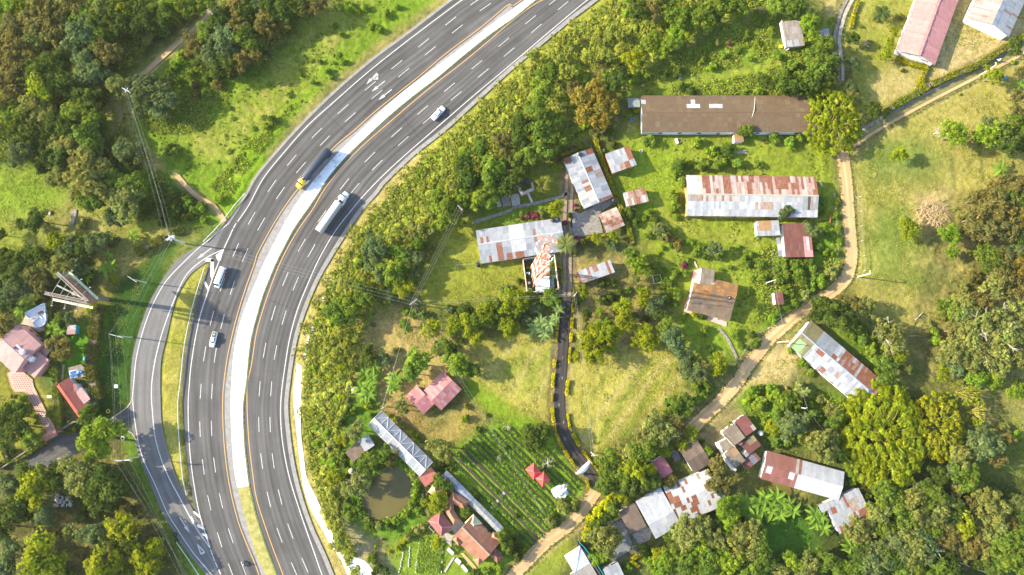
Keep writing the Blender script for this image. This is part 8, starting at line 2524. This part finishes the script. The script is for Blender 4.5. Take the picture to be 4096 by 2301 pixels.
for t, x, y, s, rz, mt, lab in (("O", 375, 1188, (2.2, .9, .7), -.75, WHITEW, "upper white box bench in the villa garden"), ("O", 467, 1310, (1.7, 1.1, .8), -.7, WHITEW, "middle white box bench in the villa garden"),
                                ("O", 548, 1400, (2.3, .8, .7), -.85, WHITEW, "lower white box bench in the villa garden"), ("C1", 1245, 1065, (.7, 1.7, .6), .3, WHITEW, "white trough lying before the brown barn"),
                                ("C1", 1262, 1080, (1.6, .3, .2), .6, WOOD, "plank beside the white trough"), ("A3", 875, 22, (1.0, 1.0, .5), 0, WHITEW, "white square box on the dark verge"),
                                ("D1", 98, 350, (1.0, 1.0, .8), 0, YELLOWP, "yellow crate beside the ruined plank shed"), ("A3", 372, 100, (1.4, .7, .6), 0, WHITEW, "white box beside the clipped green hedge"),
                                ("C2", 1388, 550, (.4, 2.2, .2), .4, PALEBARK, "pale plank pointing at the farmhouse corner"), ("D1", 1788, 588, (1.1, 1.1, 1.2), .2, BLUEP, "blue drum under the round yellow green tree"),
                                ("C1", 990, 645, (1.2, .7, .3), .3, BRICKW, "brick slab in the pasture above the barn"), ("C1", 1268, 590, (.9, .8, .5), .3, CONC, "pale stone block on the pasture footpath"),
                                ("A2", 372, 160, (.7, 1.3, .5), 0, CONC, "pale block beside the dark lawn bush")):
    p = P(t, x, y, s[2])
    m = MB().box((0, 0, s[2] / 2), s)
    m.box((0, 0, s[2] + .03), (s[0] * 1.06, s[1] * 1.06, .06))
    tag(link("box", m.mesh("box", mt), None, (p.x, p.y, 0), (0, 0, rz)), lab, "box")
pl = MB()
for k in range(14):
    p = P("C1", 1738 + R.uniform(-30, 30), 1150 + R.uniform(-14, 14), R.uniform(.1, .6))
    d = Vector((R.uniform(.8, 1.4), R.uniform(-.2, .2), 0))
    pl.tube([p - d, p + d], .08, 5)
tag(link("firewood_pile", pl.mesh("firewood_pile", PALEBARK)), "stack of pale poles in the pasture above the striped warehouse", "firewood")
# raised bed with a shrub, pale row covers in the lowest garden, bridge rail planks
p = P("C2", 1096, 660, .4)
rb = thing("raised_bed", "square wooden raised bed in the bushy pasture", "planter", (p.x, p.y, 0), .2)
for x, y, a, b in ((0, 1.3, 2.8, .18), (0, -1.3, 2.8, .18), (1.3, 0, .18, 2.5), (-1.3, 0, .18, 2.5)):
    link("plank", unit(PALEBARK, "plank"), rb, (x, y, .3), None, (a, b, .6))
link("greens", CROWNS['w'][1], rb, (0, 0, .5), None, (1.1, 1.1, .5), (.10, .19, .015, 1))
for k, (x0_, y0_, x1_, y1_) in enumerate(((1235, 1180, 1200, 1447), (1265, 1190, 1250, 1300), (1320, 1200, 1300, 1447), (1345, 1220, 1325, 1400), (1380, 1255, 1355, 1447), (1408, 1275, 1395, 1447), (1160, 1240, 1150, 1400), (1110, 1280, 1075, 1447))):
    a, b = P("B3", x0_, y0_, .2), P("B3", x1_, y1_, .2)
    m = MB()
    n = int((b - a).length / .9)
    for q in range(n):
        if R.random() < .8:
            m.box(a.lerp(b, q / n) + Vector((R.uniform(-.1, .1), 0, 0)), (.26, .7, .3), math.atan2((b - a).y, (b - a).x) - 1.57)
    tag(link("row_cover", m.mesh("row_cover", TARP)), "broken pale row cover in the lowest garden, " + ("third", "fourth", "fifth", "sixth", "seventh", "eighth", "second", "first")[k] + " from the highway", "row cover", "pale row covers in the lowest garden")
for t, x, y, rz in (("B3", 1345, 1120, .8),):
    p = P(t, x, y, 1)
    tag(link("swing_frame", MB().beam((-1, 0, 0), (0, 0, 1.8), .12).beam((1, 0, 0), (0, 0, 1.8), .12).beam((0, 0, 1.8), (0, 2.2, 1.8), .12).beam((-1, 2.2, 0), (0, 2.2, 1.8), .12).beam((1, 2.2, 0), (0, 2.2, 1.8), .12).mesh("swing_frame", PALEBARK), None, (p.x, p.y, 0), (0, 0, rz)), "pale wooden swing frame beside the purple hipped house", "swing frame")
for x, y, rr, lab in ((905, 15, .8, "first round black tank beside the banana plants by the bank"), (700, 20, .8, "black tank at the foot of the bank near the banana plants"), (735, 50, .75, "second black tank at the foot of the bank with dusty lid")):
    if x != 905:
        tank("B3", x, y, 0, rr, 1.1, lab, NAVYT if x == 700 else GREYW)
tank("B3", 1262, 845, 0, .7, .9, "dark tub on the grass between pond and gazebo")
p = P("B3", 720, 660, .5)
v = [(math.cos(a) * r_ * R.uniform(.8, 1.2), math.sin(a) * r_ * R.uniform(.8, 1.2), z) for r_, z in ((1.1, 0), (.9, .5), (.4, .9)) for a in np.arange(0, 6.2, .7)]
m = MB().add(v, [(r_ * 9 + k, r_ * 9 + (k + 1) % 9, (r_ + 1) * 9 + (k + 1) % 9, (r_ + 1) * 9 + k) for r_ in range(2) for k in range(9)] + [tuple(range(18, 27))])
tag(link("boulder", m.mesh("boulder", CONC), None, (p.x, p.y, 0)), "pale boulder on the pond's tree side", "rock")
p = P("A3", 470, 880, .5)
m = MB()
for k in range(40):
    m.box((R.uniform(-2.4, 2.4), R.uniform(-1.8, 1.8), R.uniform(.1, .6)), (R.uniform(.3, 1.3), R.uniform(.2, .8), R.uniform(.1, .4)), R.uniform(0, 3))
tag(link("rubble_heap", m.mesh("rubble_heap", plain("rubble", (.40, .39, .38), .9, var=.4, scale=2))), "grey rubble heap half under the tufted yellow green tree", "rubble")
bpy.data.objects["rubble_heap"].location = (p.x, p.y, 0)
for k, (x, y) in enumerate(((905, 178), (1240, 1042))):
    pass

# ---------------------------------------------------------------- labels of plants: kind, region, then rank from a landmark
REG = [((0, 0, 470, 250), "in the wood at the photo's top left", "the lattice topped pole", (318, 225)),
       ((0, 250, 255, 425), "in the wood above the open lawn", "the billboard", (165, 730)),
       ((255, 170, 480, 345), "around the pole in the meadow", "the slip road", (500, 640)),
       ((170, 250, 480, 570), "in the clump below the meadow pole", "the big power pole", (425, 600)),
       ((440, 0, 1000, 190), "in the thicket beside the dirt track", "the highway", (930, 190)),
       ((440, 0, 1160, 560), "on the rough meadow beside the highway", "the tarped cylinder truck", (785, 420)),
       ((0, 425, 330, 620), "on the open lawn with the stone path", "the stone path", (183, 550)),
       ((0, 560, 330, 790), "around the billboard", "the billboard", (165, 730)),
       ((0, 780, 290, 960), "beside the salmon pink house", "the salmon pink house", (60, 880)),
       ((0, 960, 330, 1170), "in the gardens by the side street", "the gateway roof", (150, 1085)),
       ((0, 1080, 480, 1300), "in the wood below the side street", "the slip road", (400, 1200)),
       ((0, 1280, 540, 1460), "at the photo's bottom left", "the slip road", (480, 1320)),
       ((380, 440, 600, 600), "by the sandy footpath to the gore", "the big power pole", (425, 600)),
       ((1480, 0, 2120, 235), "in the pasture above the brown barn", "the brown barn", (1825, 287)),
       ((1380, 200, 1590, 350), "in the golden grove beside the barn", "the brown barn", (1825, 287)),
       ((1240, 330, 1470, 560), "around the tank plinth garden", "the tank plinth", (1322, 470)),
       ((2000, 0, 2200, 330), "beside the curved wheel tracks", "the ruined plank shed", (1997, 90)),
       ((2100, 0, 2420, 330), "on the dry lawn by the pink hall", "the pink hall", (2330, 75)),
       ((2150, 100, 2600, 560), "on the dry field below the concrete lane", "the lone street lamp pole", (2190, 690)),
       ((1560, 320, 1720, 660), "in the bushy pasture near the yellow hedge", "the striped warehouse", (1890, 495)),
       ((1560, 320, 2120, 560), "in the green pasture round the warehouse", "the striped warehouse", (1890, 495)),
       ((1690, 550, 1920, 700), "in the pasture above the farmhouse", "the farmhouse", (1795, 745)),
       ((1900, 550, 2140, 790), "in the scrub around the maroon house", "the maroon house", (1998, 600)),
       ((1640, 700, 1920, 960), "around the farmhouse", "the farmhouse", (1795, 745)),
       ((1400, 560, 1620, 720), "in the orchard by the carport", "the carport", (1535, 553)),
       ((1440, 700, 1720, 960), "in the orchard beside the dark driveway", "the open low shed", (1496, 688)),
       ((1050, 700, 1430, 880), "in the tree row below the lawn", "the tower compound", (1365, 690)),
       ((1040, 490, 1440, 720), "on the lawn around the long white house", "the long white house", (1300, 605)),
       ((880, 780, 1210, 1060), "in the bare yard above the rose house", "the rose house", (1090, 990)),
       ((840, 1000, 1100, 1400), "around the pond", "the pond", (970, 1250)),
       ((1000, 990, 1340, 1447), "in the gardens around the villa", "the villa", (1205, 1355)),
       ((1300, 1030, 1500, 1400), "along the vegetable rows", "the red marquee", (1357, 1193)),
       ((1420, 960, 1800, 1260), "in the grove below the dry field", "the rose pink pavilion", (1665, 1180)),
       ((1460, 1200, 1720, 1460), "beside the brown roofed annex", "the brown annex", (1600, 1310)),
       ((1660, 1200, 2060, 1460), "in the wood below the rust flecked roof", "the rust flecked roof", (1745, 1245)),
       ((1760, 960, 2160, 1200), "on the slope around the rambling house", "the rambling house", (1860, 1110)),
       ((1960, 700, 2340, 1010), "around the diagonal shed", "the diagonal shed", (2115, 910)),
       ((2280, 400, 2600, 760), "in the dry olive wood", "the branch heap", (2350, 540)),
       ((2280, 740, 2600, 1010), "in the wood above the bamboo", "the huge bamboo clump", (2290, 1090)),
       ((2060, 960, 2600, 1240), "around the huge bamboo clump", "the huge bamboo clump", (2290, 1090)),
       ((2000, 1180, 2330, 1460), "in the wood around the checked shed", "the checked shed", (2125, 1290)),
       ((2300, 1150, 2600, 1460), "in the wood at the photo's bottom right", "the huge bamboo clump", (2290, 1090)),
       ((800, 300, 1600, 1460), "in the thicket on the highway bank", "the pale trailer truck", (830, 535)),
       ((-300, -300, 3000, 3000), "at the edge of the view", "the highway", (1000, 300))]
ORD = ["closest to", "second closest to", "third closest to", "fourth closest to", "fifth closest to", "sixth closest to", "seventh closest to", "eighth closest to", "ninth closest to"] + [w + " closest to" for w in "tenth eleventh twelfth thirteenth fourteenth fifteenth sixteenth seventeenth eighteenth nineteenth twentieth".split()]


def regof(x, y):
    for r in REG:
        a = r[0]
        if a[0] <= x < a[2] and a[1] <= y < a[3]:
            return r
    return REG[-1]


def topix(v):
    y, z = v.y, v.z - H
    dy, dz = y * CT + z * ST, -y * ST + z * CT
    return (2048 + FPX * v.x / -dz) / 1.59, (1150.5 - FPX * dy / -dz) / 1.59


groups = {}
for o, st, cl, rm, wx, wy in PLANTS:
    if wx is None:
        wx, wy = topix(o.location)
        r = REG[5] if wx < 1000 and wy < 560 and o.location.x < -35 and st == 'w' else REG[-2]
    else:
        r = regof(wx, wy)
    size = ("tiny" if rm < .7 else "small" if rm < 1.3 else "medium" if rm < 2.2 else "large") if st in 'bwc' else ("small" if rm < 2.4 else "medium" if rm < 3.9 else "large" if rm < 5.2 else "very large")
    colour = "" if st == 'x' else CW[cl] + " "
    base = f"{size} {colour}{KW[st]} {r[1]}"
    cat = "bush" if st in 'bw' else "tree"
    groups.setdefault((base, r[2], cat), []).append((math.hypot(wx - r[3][0], wy - r[3][1]), o))
for (base, lm, cat), lst in groups.items():
    lst.sort(key=lambda a: a[0])
    kind = cat + ("es " if cat == "bush" else "s ")
    for k, (d, o) in enumerate(lst):
        lab = base
        if len(lst) > 1:
            lab = f"{base}, {ORD[k]} {lm}" if k < len(ORD) else f"{base}, far from {lm}"
            if len(lab.split()) > 16:
                lab = f"{base}, {ORD[k]} {lm.replace('the ', '')}" if k < len(ORD) else f"{base}, far off"
                lab = " ".join(lab.split()[:16])
        g = kind + base.split(" in ", 1)[-1] if False else base
        tag(o, lab, cat, (kind + "like " + base) if len(lst) > 1 else None)
bg_ = {}
for o, wx, wy in BANANAS:
    r = regof(wx, wy)
    bg_.setdefault((r[1], r[2]), []).append((math.hypot(wx - r[3][0], wy - r[3][1]), o))
for (ph, lm), lst in bg_.items():
    lst.sort(key=lambda a: a[0])
    for k, (d, o) in enumerate(lst):
        lab = f"banana plant {ph}" + (f", {ORD[min(k, 19)]} {lm}" if len(lst) > 1 and k < 20 else ", far off" if len(lst) > 1 else "")
        tag(o, " ".join(lab.split()[:16]), "banana plant", "banana plants " + ph if len(lst) > 1 else None)

for s_ in (1, -1):
    bl = [o for o, q in zip(blocks, bsides) if q == s_]
    ap = aa[6]
    bl.sort(key=lambda o: (o.location - ap).length)
    for k, o in enumerate(bl):
        w = ORD[k].replace("closest to", "").strip() if k else "first"
        w = w if k < len(ORD) else "farthest"
        o["label"] = f"clipped yellow hedge block on the driveway's {'dry field' if s_ > 0 else 'lawn'} side, {w} from the entrance arch"

# ---------------------------------------------------------------- thin warm air between the camera and the ground
HZ, nt, bs = new_mat("haze_air")
nt.nodes.remove(bs)
pv = nt.nodes.new("ShaderNodeVolumePrincipled")
pv.inputs["Color"].default_value = (1.0, 0.94, 0.82, 1)
pv.inputs["Density"].default_value = 0.00004
pv.inputs["Anisotropy"].default_value = 0.2
nt.links.new(pv.outputs[0], nt.nodes["Material Output"].inputs["Volume"])
tag(link("haze", MB().box((0, 0, (H + 6 - 3.0) / 2), (5600, 5600, H + 6 + 3.0)).mesh("haze", HZ)), kind="stuff")
